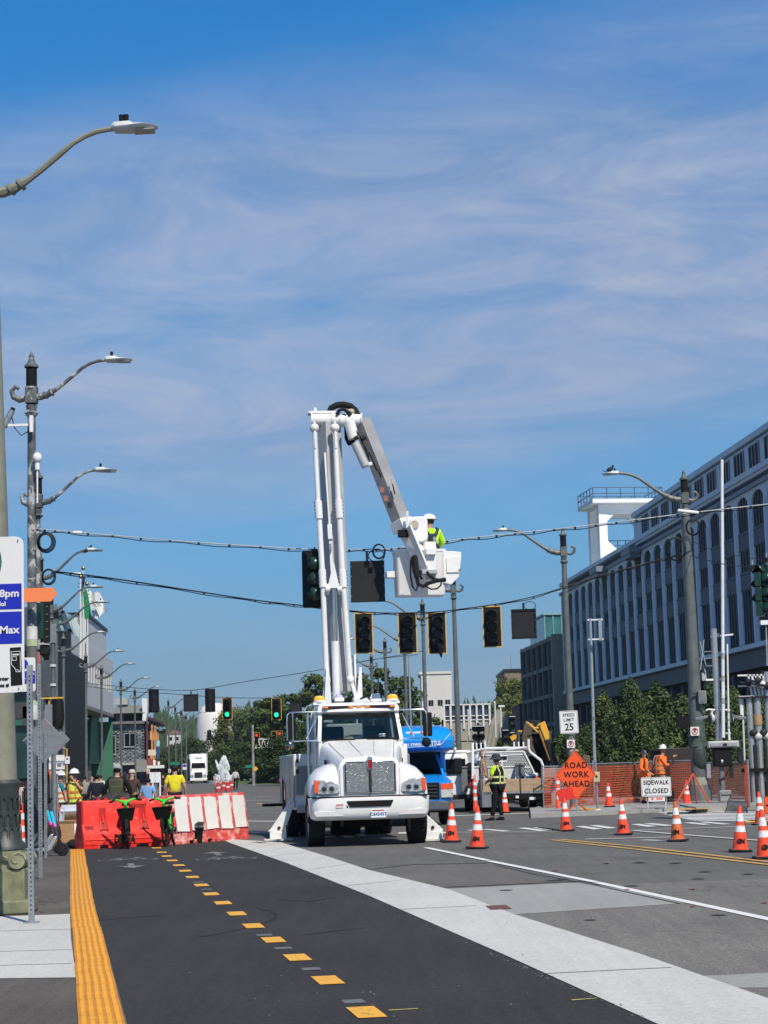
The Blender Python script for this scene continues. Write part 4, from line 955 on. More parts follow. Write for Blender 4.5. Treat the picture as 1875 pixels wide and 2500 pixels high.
lamp_at(-32, 468, 22.2, 1, 'big', 'nearest street lamp with olive flaking pole and scrolled pedestal at the left edge', .17, .115, POLE_OLIVE, 1.59, .73, lean=R(-1.6))
L2 = lamp_at(77, 968, 38, 1, 'fluted', 'second street lamp on the left, poster-scarred grey pole with a camera bracket', .10, .085, POLE_WORN, 1.55, .74)
lamp_at(92, 1226, 47.4, 1, 'fluted', 'third street lamp on the left, close behind the poster-scarred pole', .09, .07, POLE_WORN, 1.5, .8)
LG = 'street lamps along the left side of the street'
dl_ = ['fourth street lamp on the left, a bird on its head above the large sign', 'lamp whose head crosses the flagpoles in front of the flag', 'lamp with thick arm just below the white and green flags', 'lamp in front of the dark end of the grey building', 'lamp rising before the middle of the grey ribbed building', 'lamp rising before the right end of the grey ribbed building', 'lamp in front of the left of the stone building', 'lamp in front of the right of the stone building', 'lamp beside the round black sign', 'lamp just right of the round black sign', 'lamp left of the hanging blank box', 'lamp under the hanging blank box']
for (px,py,Y),d in zip(((98,1410,66),(124,1489,79),(137,1522,86),(155,1587,104),(209.5,1627,120),(247.5,1654,135),(295,1684,155),(329,1703,171),(411,1727,199),(428,1741,212),(442,1750,224),(454,1759,236)),dl_):
 lamp_at(px,py,Y,1,None,d,.10,.075,POLE,1.7 if Y < 80 else 1.95,.95,LG,arm_r=.045 if Y > 90 else .04)
lamp_at(615, 1759, 250, 1, None, 'small lone lamp above the red mast-arm signals', .10, .07, POLE, 1.9, .9)
dr_ = ['big grey-green lamp pole on the right carrying the span wires', 'lamp behind the speed limit sign with arm to the left', 'lamp pole rising from behind the bucket with its head hidden', 'lamp pole behind the middle pair of dark signals', 'lamp pole behind the left hanging signals', 'lamp with head just right of the boom links', 'smaller lamp in the tree line right of the boom', 'smallest lamp just above the cab roof']
for i,((px,py,Y,r0,r1,rc),d) in enumerate(zip(((1672,1218,62,.26,.14,2.2),(1376,1348,72,.165,.10,2.2),(1107,1440,85,.15,.09,2.15),(1032,1507,97,.13,.09,2.15),(987,1562,115,.13,.09,2.2),(940,1591,127,.13,.10,2.2),(907,1625,145,.13,.10,2.2),(881,1653,163,.13,.10,2.2)),dr_)):
 lamp_at(px, py, Y, -1, 'plain', d, r0, r1, POLE, rc, .95, None if i < 1 else 'street lamps along the right side of the street', arm_r=.05, s=1.05)
# ------------------------------------------------------------------ traffic signals
SIG = mat('signal_black', (.014, .015, .015), .5, var=.2); SIGG = mat('signal_green_housing', (.012, .045, .032), .28, var=.2)
YB = mat('backplate_yellow', (.75, .42, .05), .5); WRAP = mat('black_wrap_cloth', (.012, .012, .013), .55, var=.4, scale=5, bump=.8, bscale=7)
LOFF = mat('dark_signal_lens', (.03, .028, .027), .25); GREEN = mat('green_signal_light', (.02, 1.0, .55), .3, emit=1.0, var=0); REDL = mat('red_signal_light', (1.0, .05, .03), .3, emit=1.2, var=0)
def signal(label,c,yaw_=0,lit=None,back=False,wrap=False,yellow=True,bp=True,s=1.0,group=None,drop=.3,housing=None):
 t = thing('traffic_signal', label, 'traffic signal', c, yaw_, group); t.scale = (s, s, s)
 hm = housing or SIG
 if bp:
  MB().prism(rrect(.60, 1.36, .05), 'y', .0, .02).build('backplate', SIG, t)
  if yellow:
   f = MB()
   for x,z,w_,h_ in ((0,.668,.62,.03),(0,-.668,.62,.03),(-.297,0,.03,1.31),(.297,0,.03,1.31)): f.box((x,-.004,z),(w_,.02,h_))
   f.build('border', YB, t)
 if wrap:
  w_ = MB(); rs_ = random.Random(int(abs(c[0])*100)); rg = []
  for k in range(9):
   z = -.62+1.2*k/8; q = .24+.03*rs_.random(); rg.append([(q*math.cos(a)*(1+.12*rs_.random()),-.12+.2*math.sin(a)*(1+.25*rs_.random()),z) for a in [2*math.pi*j/10 for j in range(10)]])
  w_.rings(rg).build('cover', WRAP, t, smooth=True)
  return t
 for k in range(3):
  z = .36-.36*k; sgn = -1
  if back:
   MB().lathe([(.16, 0), (.175, .03), (.17, .1), (.12, .17), (.02, .2)], seg=16).build('housing', hm, t, smooth=True).matrix_local = Matrix.Translation((0, .0, z)) @ Matrix.Rotation(R(90), 4, 'X')
  else:
   MB().box((0, -.08, z), (.36, .16, .345)).build('housing', hm, t, bevel=.015)
   m_ = LOFF
   if lit == 'green' and k == 2: m_ = GREEN
   if lit == 'red' and k == 0: m_ = REDL
   MB().cyl((0, -.165, z), (0, -.185, z), .15, seg=18).build('lens', m_, t)
   v = MB(); rg = []
   for y_ in (-.165,-.42):
    a0 = R(-40) if y_ > -.2 else R(10); row = [(.168*math.cos(a0+(R(180)-2*a0)*j/10),y_,z+.168*math.sin(a0+(R(180)-2*a0)*j/10)) for j in range(11)]; rg.append(row)
   v.rings(rg, cap=False, closed=False); o = v.build('visor', hm, t, smooth=True); so = o.modifiers.new('s', 'SOLIDIFY'); so.thickness = .008
 if back: MB().box((0, .09, 0), (.34, .12, 1.06)).build('body', hm, t, bevel=.02)
 if drop: MB().cyl((0, .05, .6), (0, .05, .66+drop), .022, seg=8).build('hanger', STEEL, t); MB().box((0, .05, .68), (.12, .1, .1)).build('clamp', DARK, t)
 return t
def box_sign(label,c,w,h,yaw_=0,group=None,lip=True,drop=.25):
 t = thing('blank_sign_box', label, 'sign', c, yaw_, group)
 MB().box((0, .06, 0), (w, .12, h)).build('case', mat('matte_black_case', (.022, .023, .026), .55, var=.1, scale=2), t, bevel=.008)
 if lip:
  f = MB()
  for x,z,a,b_ in ((0,h/2-.03,w,.06),(0,-h/2+.03,w,.06),(-w/2+.03,0,.06,h-.12),(w/2-.03,0,.06,h-.12)): f.box((x,-.01,z),(a,.04,b_))
  f.build('frame', SIG, t)
 rv = MB().box((0, 0, 0), (.02, .02, .02)).mesh('rivet', STEEL)
 for k in range(4):
  for sx_ in (-1, 1): inst('rivet', rv, t, (sx_*(w/2-.02), -.035, -h*.36+h*.24*k))
 if drop:
  MB().cyl((0, .06, h/2), (0, .06, h/2+drop), .03, seg=8).build('hanger', DARK, t)
  MB().tube([(.1+.19*math.cos(a)+.12, .06, h/2+drop*.5+.14*math.sin(a)) for a in [2*math.pi*k/20 for k in range(21)]], .012, 5).build('cable_loop', BLACKM, t)
 return t
YW1,YW2 = 43.0,61.0
c = pt(769,1414,YW1-.2)
signal('large dark green signal seen from behind its black backplate, left of the boom', c, R(-4), back=True, yellow=False, s=1.02, housing=SIGG, drop=.12).scale = (1.0, 1.0, .98)
box_sign('large blank black box hanging between the boom and the bucket', pt(897.5, 1419, YW1-.2), .80, .96, R(0), lip=False, drop=.24)
G4 = 'unlit yellow-bordered signals hanging from the second span wire'
signal('leftmost unlit yellow-bordered signal with long visors', pt(888, 1546, YW2), R(8), s=.99, group=G4, drop=.0)
signal('unlit yellow-bordered signal in the middle pair, left one', pt(995, 1545, YW2), R(2), s=1.0, group=G4, drop=.0)
signal('unlit signal of the middle pair with a torn black cover hanging below it', pt(1067, 1546, YW2), R(5), s=1.0, group=G4, drop=.0)
MB().tube([(.02, -.3, -.4), (.06, -.32, -.6), (.08, -.3, -.82)], [.13, .09, .02], 7).build('torn_cover', WRAP, [o for o in scene.objects if o.get('label', '').startswith('unlit signal of the middle pair')][0], smooth=True)
signal('rightmost unlit yellow-bordered signal beside the small blank box', pt(1202, 1530, YW2), R(-6), s=1.0, group=G4, drop=.0)
box_sign('small blank black box hanging right of the unlit signals', pt(1279, 1523, YW2), .83, .98, R(-4), drop=.22)
# far right green signal seen from the side
c = pt(1846, 1452, 46); t = signal('green signal seen from its side at the right edge, white glints on its visors', c, R(70), bp=False, s=1.02, housing=SIGG, drop=.2)
c = pt(1872, 1432, 46.3); signal('green signal at the right edge turned away behind the side-on one', c, R(-50), bp=False, housing=SIGG, drop=.2)
# far set over the next crossing
YW3 = 108
signal('black covered signal back hanging left over the far crossing', pt(375.5, 1711, YW3), R(4), wrap=True, yellow=False, s=1.0, drop=.2)
box_sign('blank black box hanging over the far crossing', pt(466, 1716, YW3), .86, 1.0, 0, drop=.2)
signal('black covered signal back hanging right of the far blank box', pt(513, 1710, YW3), R(-3), wrap=True, yellow=False, s=1.0, drop=.2)
signal('lit green signal with yellow border, left one of two', pt(555, 1730, YW3+2), 0, lit='green', s=.95, drop=.1)
signal('lit green signal with yellow border, right one above the lorry box', pt(675, 1731, YW3+2), 0, lit='green', s=.95, drop=.1)
box_sign('blank dark box hanging just left of the truck cab', pt(723, 1728, YW3), .68, .72, 0, drop=.1)
for i, (px, py, lt) in enumerate(((627, 1803, 'red'), (669, 1800, None), (683, 1799, 'red'))):
 signal(['red lit signal at the left end of the white mast arm', 'unlit signal beside the red one on the white mast arm', 'red lit signal at the right end of the white mast arm'][i], pt(px, py, 190), 0, lit=lt, s=.92, drop=0)
for i,(px,py) in enumerate(((511,1795),(577,1797),(552,1800),(608,1795))):
 signal(['small pale-backed signal left of the far trees', 'small signal back among the far trees', 'tiny dark signal in front of the far trees', 'tiny dark signal left of the mast arm'][i], pt(px, py, 215), 0, back=True, yellow=False, s=.85, drop=.2)
ma = pt(619, 1909, 190); t = thing('signal_mast', 'white lattice mast arm holding the red signals above the street', 'mast', (ma.x, 190, 0))
q = lambda x,y: (pt(x,y,190).x-ma.x,0,pt(x,y,190).z)
MB().cyl((0, 0, 0), (0, 0, q(619, 1770)[2]), .16, .12, 10).build('pole', mat('patchy_grey_pole', (.3, .3, .29), .6, var=.3, scale=2), t, smooth=True)
ar = MB(); ar.bar(q(619,1805),q(690,1803),.09,.09); ar.bar(q(622,1826),q(680,1823),.09,.09)
for k in range(5): ar.bar(q(624+k*13,1826),q(630+k*13,1805),.06,.06); ar.bar(q(637+k*13,1826),q(630+k*13,1805),.06,.06)
ar.build('arm', WHITE, t)
# span wires
WIREM = mat('white_cable_wrap', (.42, .43, .43), .5, var=.25, scale=20); WB = mat('black_cable', (.012, .012, .013), .5)
def wire(name,label,pts,Ys_,m,r=.018,clips=0,twin=False,extra=None):
 if not isinstance(Ys_,(list,tuple)): Ys_ = [Ys_]*len(pts)
 W = [pt(x,y,Y) for (x,y),Y in zip(pts,Ys_)]
 # smooth through the points
 S = []
 for i in range(len(W)-1):
  p0 = W[max(i-1,0)]; p1,p2 = W[i],W[i+1]; p3 = W[min(i+2,len(W)-1)]
  for k in range(8):
   u = k/8; S.append(.5*((2*p1)+(p2-p0)*u+(2*p0-5*p1+4*p2-p3)*u*u+(3*p1-p0-3*p2+p3)*u**3))
 S.append(W[-1]); o = S[0].copy()
 t = thing(name, label, 'cable', o)
 MB().tube([p-o for p in S], r, 6).build('strand', m, t)
 if twin:
  MB().tube([p-o+Vector((0, .03, -.045+.02*math.sin(i*1.3))) for i, p in enumerate(S)], r*.7, 5).build('signal_cable', WB, t)
 if clips:
  cm = MB().box((0, 0, 0), (.05, .05, .05)).mesh('clip', WB)
  for i in range(1, len(S)-1, max(1, len(S)//clips)): inst('clip', cm, t, S[i]-o+Vector((0, 0, -.02)))
 return t
wire('span_wire', 'upper span wire from the left pole past the bucket to the right edge', [(84, 1291), (190, 1300), (450, 1322), (735, 1340), (905, 1341), (985, 1336), (1110, 1318), (1280, 1300), (1480, 1278), (1680, 1253), (1900, 1228)], YW1, WIREM, .015, 40, True)
wire('span_wire', 'lower span wire carrying the unlit signals from left pole to right pole', [(125, 1394), (300, 1416), (600, 1462), (735, 1478), (900, 1495), (1000, 1496), (1100, 1490), (1280, 1462), (1450, 1410), (1560, 1380), (1662, 1352)], [47.5, 50, 55, 57, 59.5, 60.5, 61, 61, 61.5, 62, 62], WB, .02, 40, True)
wire('span_wire', 'thin wire from the big right pole down to the green side-on signals', [(1685, 1356), (1760, 1376), (1840, 1384), (1900, 1374)], [62, 56, 48, 46], WB, .014)
wire('overhead_wire', 'thin wire crossing from the right pole past the tower', [(1668, 1310), (1750, 1345), (1900, 1375)], [62, 70, 80], WB, .012)
wire('span_wire', 'upper far span wire over the next crossing', [(165, 1664), (260, 1673), (380, 1683), (480, 1684), (600, 1664), (760, 1639), (860, 1620), (1030, 1590)], YW3, WB, .02)
wire('span_wire', 'lower far span wire carrying the green lit signals', [(165, 1668), (300, 1687), (420, 1694), (550, 1703), (670, 1704), (760, 1702), (860, 1690), (975, 1660)], YW3+1, WB, .02)
wire('overhead_wire', 'thin wire with pale insulator above the tree line', [(850, 1625), (905, 1611), (1020, 1598)], 112, WB, .02)
def loop(label,px,py,Y,r,n=2):
 c = pt(px, py, Y); t = thing('cable_coil', label, 'cable', c)
 for k in range(n): MB().tube([((r+.02*k)*math.cos(a), .03*k, (r*1.2+.02*k)*math.sin(a)) for a in [2*math.pi*j/22 for j in range(23)]], .012, 6).build('coil', WB, t)
loop('black cable coil hanging from the upper span wire at the left pole', 111, 1323, 37.7, .13, 4); loop('grey cable coil at the lower span wire on the left pole', 118, 1408, 47, .14, 3)
loop('cable loop above the large black box', 925, 1346, YW1, .13, 2); loop('cable loop beside the middle pair of signals', 1026, 1503, YW2, .12, 2); loop('cable tangle on the big right pole', 1650, 1340, 61.4, .3, 3); loop('smaller cable tangle right of the big pole top', 1692, 1287, 61.4, .2, 3)
for lb, px, py, Y in (('white junction casing on the upper wire by the left pole', 189, 1300, YW1-.05), ('long white luminaire-like casing at the right pole top', 1680, 1249, 42.9), ('small white casing on the far upper wire', 128*1.0+60, 1401, 51)):
 c = pt(px,py,Y); w_ = .5 if px > 1000 else .22
 o = MB().box((0, 0, 0), (w_, .08, .07)).build('cable_casing', WHITE, None, bevel=.02); o.location = c; o.rotation_euler = (0, R(8) if px > 1000 else R(3), 0); tag(o, lb, 'casing')
# extras on the second left pole
c = pt(77, 1037, 37.8); t = thing('security_camera', 'grey street camera on a white bracket left of the poster-scarred pole', 'camera', c)
MB().box((-.28, 0, .0), (.42, .05, .05)).box((0, 0, .02), (.07, .07, .35)).build('bracket', WHITE, t); MB().cyl((-.58, 0, -.03), (-.40, 0, .32), .07, .06, 10).build('body', STEEL, t, smooth=True); MB().cyl((-.40, 0, .32), (-.38, 0, .37), .05, seg=8).build('cap', BLACKM, t)
MB().tube([(-.42, .02, .2), (-.36, .02, -.05), (-.22, .02, -.22), (-.05, .02, -.12)], .012, 6).build('cable', WB, t)
c = pt(91, 1118, 37.8); t = thing('antenna', 'white dome antenna on a thin mast beside the left pole', 'antenna', c)
MB().ball((0, 0, 0), (.10, .10, .12), 12).build('dome', WHITE_M, t, smooth=True); MB().cyl((0, 0, -.1), (0, 0, -.25), .05, seg=10).cyl((0, 0, -.25), (0, 0, -.95), .018, seg=6).build('mast', WHITE, t)
c = pt(80, 1553, 37.8); o = MB().lathe([(.118, -.2), (.118, -.065)], (0, 0, 0), 16).build('pale_green_wrap', mat('pale_green_paper', (.42, .50, .30), .8), L2); o.location = (0, 0, c.z)
o = MB().lathe([(.116, -.06), (.116, .21)], (0, 0, 0), 16).build('paper_wrap', mat('torn_white_paper', (.62, .62, .59), .8, var=.1), L2); o.location = (0, 0, c.z)
for k,(z0_,z1_) in enumerate(((pt(80,1680,38).z,pt(80,1580,38).z),)):
 MB().lathe([(.112, z0_), (.112, z1_)], seg=16).build('metal_band', mat('brown_steel_sleeve', (.22, .20, .17), .4, metal=.5), L2)
# flags
c0 = pt(195,1560,150)
for i, (px, top, lb) in enumerate(((194, 1412, 'left flagpole with a small grey flag low on it'), (201, 1392, 'tallest flagpole carrying a furled striped flag'), (210, 1430, 'right flagpole carrying the green and white flags'))):
 c = pt(px+3, 1575, 150+i); zt_ = pt(px, top, 150+i).z; t = thing('flagpole', lb, 'flagpole', (c.x, c.y, c.z-1.5))
 h_ = zt_-c.z+1.5; MB().cyl((0, 0, 0), (0, 0, h_), .12, .07, 8).build('pole', LUM, t, smooth=True); MB().ball((0, 0, h_+.15), .17, 8).build('finial', mat('brass_ball', (.2, .15, .06), .3, metal=.8), t, smooth=True)
 for k in range(3): MB().cyl((-.2, 0, h_-.4-k*.3), (.2, 0, h_-.4-k*.3), .03, seg=5).build('truck', DARK, t)
def flag(label, corners, Y, m, name='flag', stripes=None):
 P = [pt(x,y,Y) for x,y in corners]; o0 = P[0]; n = 10; vs = []; fs = []
 for j in range(n+1):
  for i in range(n+1):
   u,v = i/n,j/n
   p = (P[0]*(1-u)+P[1]*u)*(1-v)+(P[3]*(1-u)+P[2]*u)*v-o0
   vs.append(p+Vector((0,.35*math.sin(u*7+v*4)*u,.12*math.sin(u*9+v*2))))
 for j in range(n):
  for i in range(n): a = j*(n+1)+i; fs.append((a,a+1,a+n+2,a+n+1))
 t = thing('flag', label, 'flag', o0); MB().add(vs, fs).build('cloth', m, t, smooth=True); return t, P, o0
GRF = mat('green_flag_cloth', (.01, .25, .09), .7, var=.1)
flag('dark green half of the state flag hanging beside the pole', [(195, 1440), (211, 1443), (225, 1506), (205, 1512)], 151, GRF)
t, P, o0 = flag('white flag with grey and green slashes streaming to the right', [(211, 1441), (243, 1449), (264, 1492), (228, 1512)], 152, mat('white_flag_cloth', (.72, .73, .72), .7))
for k,(a,b_,m_) in enumerate((((223,1466),(236,1482),DARK),((229,1467),(242,1480),GRF),((236,1469),(247,1480),DARK))):
 pa, pb = pt(*a, 151.4)-o0, pt(*b_, 151.4)-o0; MB().bar(pa, pb, .14, .04).build('slash', m_, t)
flag('small pale furled flag low on the left flagpole', [(184, 1512), (194, 1508), (196, 1530), (192, 1524)], 150, mat('grey_flag_cloth', (.4, .38, .37), .7))
flag('furled striped flag wrapped along the tallest flagpole', [(201, 1405), (206, 1410), (204, 1440), (199, 1440)], 150.6, mat('dark_blue_flag', (.03, .04, .15), .7, var=.3))
# ------------------------------------------------------------------ vehicles
TINT = glass('tinted_windscreen', (.22, .30, .30)); TINTD = glass('dark_tinted_glass', (.05, .06, .07))
LENS = mat('clear_lamp_glass', (.62, .64, .68), .08, metal=.5, var=.35, scale=16)
SEAT = mat('dark_upholstery', (.03, .032, .036), .8)
def wheel(parent, x, y, r=.5, w=.3, rimm=STEEL, side=1, tread=True, name='wheel'):
 o = MB().lathe([(r*.60,-w/2+.02),(r*.9,-w/2),(r*.985,-w/2+.04),(r,-w/4),(r,w/4),(r*.985,w/2-.04),(r*.9,w/2),(r*.60,w/2-.02)],seg=32,cap=False).build(name,RUBBER,parent,smooth=True)
 o.rotation_euler = (0,math.pi/2,0); o.location = (x,y,r)
 if tread:
  tb = MB()
  for k in range(30):
   a = 2*math.pi*k/30; m_ = Matrix.Rotation(a, 3, 'Z')
   for s_ in (-1,1): tb.box(m_ @ Vector((r+.002,0,s_*w*.3)),(.02,.055,w*.32),m_)
   tb.box(m_ @ Vector((r+.002,.05,0)),(.02,.04,w*.2),m_)
  q = tb.build('tread', RUBBER, o); q['kind'] = 'stuff'
 q = MB().lathe([(r*.60, -w*.42), (r*.56, -w*.2), (r*.5, w*.1*side), (r*.25, w*.16*side), (r*.2, w*.36*side), (.02, w*.38*side)], seg=24, cap=False).build('rim', rimm, o, smooth=True)
 MB().lathe([(r*.14, w*.2*side), (r*.12, w*.5*side)], seg=12).build('hub', DARK, o, smooth=True)
 return o
c0 = gp(908,2066)
BT = thing('bucket_truck', 'white utility bucket truck parked facing the camera with outriggers down', 'truck', (c0.x, c0.y, 0), R(7)); BT.scale = (1.025,)*3
bpy.context.view_layer.update(); BI = BT.matrix_world.inverted()
def BL(px,py,Y): return BI @ pt(px,py,Y+1.3)
def C2(x,y): return 720+x*.2773,960+y*.2773
def C4(x,y): return 720+x*.3737,1440+y*.3737
def B2(x,y,Y=41.0): return BL(*C2(x,y),Y)
def B4(x,y,Y=41.0): return BL(*C4(x,y),Y)
# bumper
def plan(hw,y0,y1,r=.25,n=4):
 p = [(-hw,y1),(-hw,y0+r)]
 for k in range(1,n+1): a = math.pi/2*k/n; p.append((-hw+r*1.2*(1-math.cos(a)),y0+r*(1-math.sin(a))))
 q = [(-x,y) for x,y in reversed(p)]
 return p+[(-.4,y0-.035),(.4,y0-.035)]+q
def loftz(secs): return [[(x,y,z) for x,y in pl] for pl,z in secs]
MB().rings(loftz([(plan(1.10, .10, .5), .52), (plan(1.16, .04, .5), .56), (plan(1.19, .0, .5), .66), (plan(1.20, -.01, .5), .84), (plan(1.21, .0, .5), .955), (plan(1.18, .05, .5), .97)])).build('bumper', WHITE, BT, smooth=True)
MB().prism([(-.48, .895), (.45, .895), (.39, .775), (-.42, .775)], 'y', -.062, .02).build('air_intake', BLACKM, BT)
for s_ in (-1, 1): MB().prism([(s_*.55, .60), (s_*.62, .70), (s_*1.10, .715), (s_*1.14, .68), (s_*1.09, .60)], 'y', -.015, .02).build('fog_lamp_recess', mat('white_recess', (.62, .62, .61), .5, var=.04), BT, bevel=.006)
pl = MB().prism(rrect(.31, .155, .02), 'y', -.005, .005).build('licence_plate', mat('plate_white', (.72, .76, .80), .4, var=.03), BT); pl.location = (.14, -.058, .635)
text('C64243T', .085, mat('plate_blue', (.02, .04, .20), .5), pl, (0, -.007, -.012), bold=.002); MB().box((0, -.006, .062), (.24, .004, .018)).build('plate_band', RED, pl)
MB().box((-.62, -.035, .80), (.15, .004, .07)).build('warning_decal', mat('decal_pale', (.72, .60, .58), .5), BT); MB().box((-.62, -.038, .825), (.14, .004, .02)).build('warning_decal', RED, BT); MB().box((-.47, -.036, .79), (.035, .004, .06)).build('warning_decal', BLACKM, BT)
MB().box((0, .1, .98), (2.30, .2, .022)).build('bumper_seal', BLACKM, BT)
# hood
def hsec(hw,top,y,zb):
 L_ = [(hw+.05,zb),(hw+.02,(zb+top)/2),(hw,top-.20),(hw-.03,top-.10),(hw-.09,top-.035),(hw-.20,top-.008),(.14,top+.012),(.10,top+.028)]
 p = [(-x,z) for x,z in L_]+[(x,z) for x,z in reversed(L_)]
 return [(x,y,z) for x,z in p]
hs_ = [hsec(.57,1.68,.03,.985),hsec(.62,1.735,.07,.985),hsec(.645,1.79,.3,.985),hsec(.68,1.86,.6,1.0),hsec(.735,1.95,1.0,1.05),hsec(.81,2.06,1.4,1.1),hsec(.86,2.13,1.66,1.1)]
MB().rings(hs_).build('hood', WHITE, BT, smooth=True)
for s_ in (-1,1):
 MB().tube([(s_*.50, .10, 1.742), (s_*.56, .6, 1.852), (s_*.68, 1.45, 2.062)], .006, 5).build('hood_crease', mat('seam_grey', (.35, .36, .38), .5), BT)
 MB().tube([(s_*.12, .12, 1.765), (s_*.16, .6, 1.878), (s_*.26, 1.45, 2.092)], .006, 5).build('hood_crease', MATS['seam_grey'], BT)
 MB().tube([(s_*.585, .02, .99), (s_*.60, .03, 1.3), (s_*.60, .05, 1.52)], .005, 5).build('hood_seam', MATS['seam_grey'], BT)
 v = MB().box((0, 0, 0), (.02, .16, .2)).build('hood_vent', BLACKM, BT, bevel=.01); v.location = (s_*.79, 1.05, 1.62); v.rotation_euler = (0, 0, R(-9*s_))
# fenders
def fsec(y,zt_,zb,xo=1.19,xi=.50):
 L_ = [(xi,zb),(xi,zt_-.02),(xi+.10,zt_+.03),(xo-.38,zt_-.01),(xo-.20,zt_-.09),(xo-.07,zt_-.22),(xo-.01,zt_-.38 if zt_-.38 > zb+.02 else zb+.02),(xo+.005,zb)]
 return L_
for s_ in (-1,1):
 S = []
 for y,zt_,zb,xo in ((.06,1.30,.985,1.06),(.12,1.42,.985,1.13),(.28,1.53,.985,1.18),(.5,1.60,1.02,1.20),(.85,1.63,1.16,1.21),(1.2,1.58,1.16,1.21),(1.5,1.48,1.02,1.20),(1.72,1.36,.80,1.18)):
  r_ = [(s_*x,y,z) for x,z in fsec(y,zt_,zb,xo)]; S.append(r_ if s_ > 0 else list(reversed(r_)))
 MB().rings(S).build('fender', WHITE, BT, smooth=True)
 # headlight
 hl_ = MB().prism([(s_*.60, 1.04), (s_*.63, 1.22), (s_*.80, 1.30), (s_*1.10, 1.325), (s_*1.11, 1.05), (s_*.95, 1.025)], 'y', .02, .2).build('headlight', LENS, BT, bevel=.02)
 MB().prism([(s_*1.04, 1.07), (s_*1.02, 1.30), (s_*1.11, 1.325), (s_*1.12, 1.06)], 'y', .005, .19).build('turn_signal', mat('orange_lens', (.80, .10, .02), .2, var=.1, coat=.5), hl_, bevel=.01)
 for x_ in (.77,.92):
  MB().cyl((s_*x_, .018, 1.14), (s_*x_, .005, 1.14), .062, seg=16).build('lamp_ring', CHROME, hl_); MB().ball((s_*x_, .008, 1.14), (.05, .015, .05), 12).build('projector', mat('dark_projector', (.05, .055, .06), .08, metal=.5), hl_, smooth=True)
MB().box((0, .75, 1.0), (1.0, 1.0, .5)).build('engine', BLACKM, BT)
# grille
fr = MB()
gp_ = [(-.52,1.045),(-.52,1.60),(-.47,1.665),(.47,1.665),(.52,1.60),(.52,1.045)]
MB().prism(gp_, 'y', -.012, .04).build('grille_frame', CHROME, BT, bevel=.008)
MB().prism([(x*.965, (z-1.35)*.955+1.35) for x, z in gp_], 'y', -.018, -.008).build('grille_back', BLACKM, BT)
gm = MB(); rg_ = random.Random(9)
for i in range(40):
 for j in range(26):
  x = -.48+.96*(i+.5)/40; z = 1.065+.575*(j+.5)/26
  if abs(x) < .028 or abs(x) > .47 and z > 1.62: continue
  pa = 1 if (i+j) % 2 else -1; q = Matrix.Rotation(pa*.30+rg_.uniform(-.2, .2), 3, 'Z') @ Matrix.Rotation(.1+pa*.28+rg_.uniform(-.2, .2), 3, 'X')
  gm.box((x,-.022,z),(.0195,.005,.0180),q)
o = gm.build('grille_mesh', mat('polished_steel', (.92, .88, .78), .3, metal=.85, var=.08, scale=30), BT); o['kind'] = 'stuff'
MB().prism([(-.022, 1.60), (.022, 1.60), (.028, 1.25), (.006, 1.01), (-.006, 1.01), (-.028, 1.25)], 'y', -.05, -.01).build('grille_bar', mat('dark_chrome', (.12, .12, .13), .15, metal=1), BT)
em = MB().prism([(-.045, 1.50), (-.06, 1.60), (-.052, 1.66), (-.055, 1.74), (0, 1.765), (.055, 1.74), (.052, 1.66), (.06, 1.60), (.045, 1.50)], 'y', -.065, -.005).build('emblem_frame', CHROME, BT, bevel=.006)
MB().prism([(-.032, 1.515), (-.045, 1.60), (-.038, 1.69), (.038, 1.69), (.045, 1.60), (.032, 1.515)], 'y', -.075, -.06).build('emblem', mat('emblem_red', (.28, .01, .015), .3), em)
# cab
CW = .86
MB().rings([[(-CW-.02, 1.62, z), (CW+.02, 1.62, z), (CW+.05, 3.25, z), (-CW-.05, 3.25, z)] for z in (.95, 2.11)]).build('cab_lower', WHITE, BT, bevel=.03)
cb = MB()
for s_ in (-1,1):
 cb.bar((s_*(CW-.01),1.64,2.08),(s_*(CW-.07),1.98,2.74),.075,.09)
 cb.bar((s_*(CW+.01),3.2,2.08),(s_*(CW-.05),3.2,2.74),.10,.16)
 cb.box((s_*(CW-.0),2.55,2.10),(.06,1.4,.06))
cb.box((0,3.22,2.66),(1.6,.06,.16)).box((-.74,3.22,2.38),(.18,.06,.6)).box((.28,3.22,2.38),(.12,.06,.6)).box((.76,3.22,2.38),(.14,.06,.6))
cb.build('cab_pillars', WHITE, BT)
MB().rings([[(x, y, z) for x, y in ((-hw, y0), (-hw*.7, y0-.07), (0, y0-.10), (hw*.7, y0-.07), (hw, y0), (hw, 3.27), (-hw, 3.27))] for hw, y0, z in ((.84, 1.90, 2.68), (.86, 1.84, 2.71), (.85, 1.86, 2.80), (.80, 1.95, 2.87), (.62, 2.2, 2.91))]).build('roof', WHITE, BT, smooth=True)
MB().add([(-.83, 1.655, 2.13), (0, 1.56, 2.13), (.83, 1.655, 2.13), (-.775, 1.955, 2.70), (0, 1.87, 2.70), (.775, 1.955, 2.70)], [(0, 1, 4, 3), (1, 2, 5, 4)]).build('windscreen', TINT, BT)
wg = MB()
for a,b_ in (((-.83,1.64,2.13),(0,1.545,2.125)),((0,1.545,2.125),(.83,1.64,2.13)),((-.775,1.945,2.69),(0,1.855,2.69)),((0,1.855,2.69),(.775,1.945,2.69)),((-.83,1.64,2.13),(-.775,1.945,2.69)),((.83,1.64,2.13),(.775,1.945,2.69))): wg.bar(a,b_,.045,.03)
wg.build('windscreen_gasket', BLACK, BT)
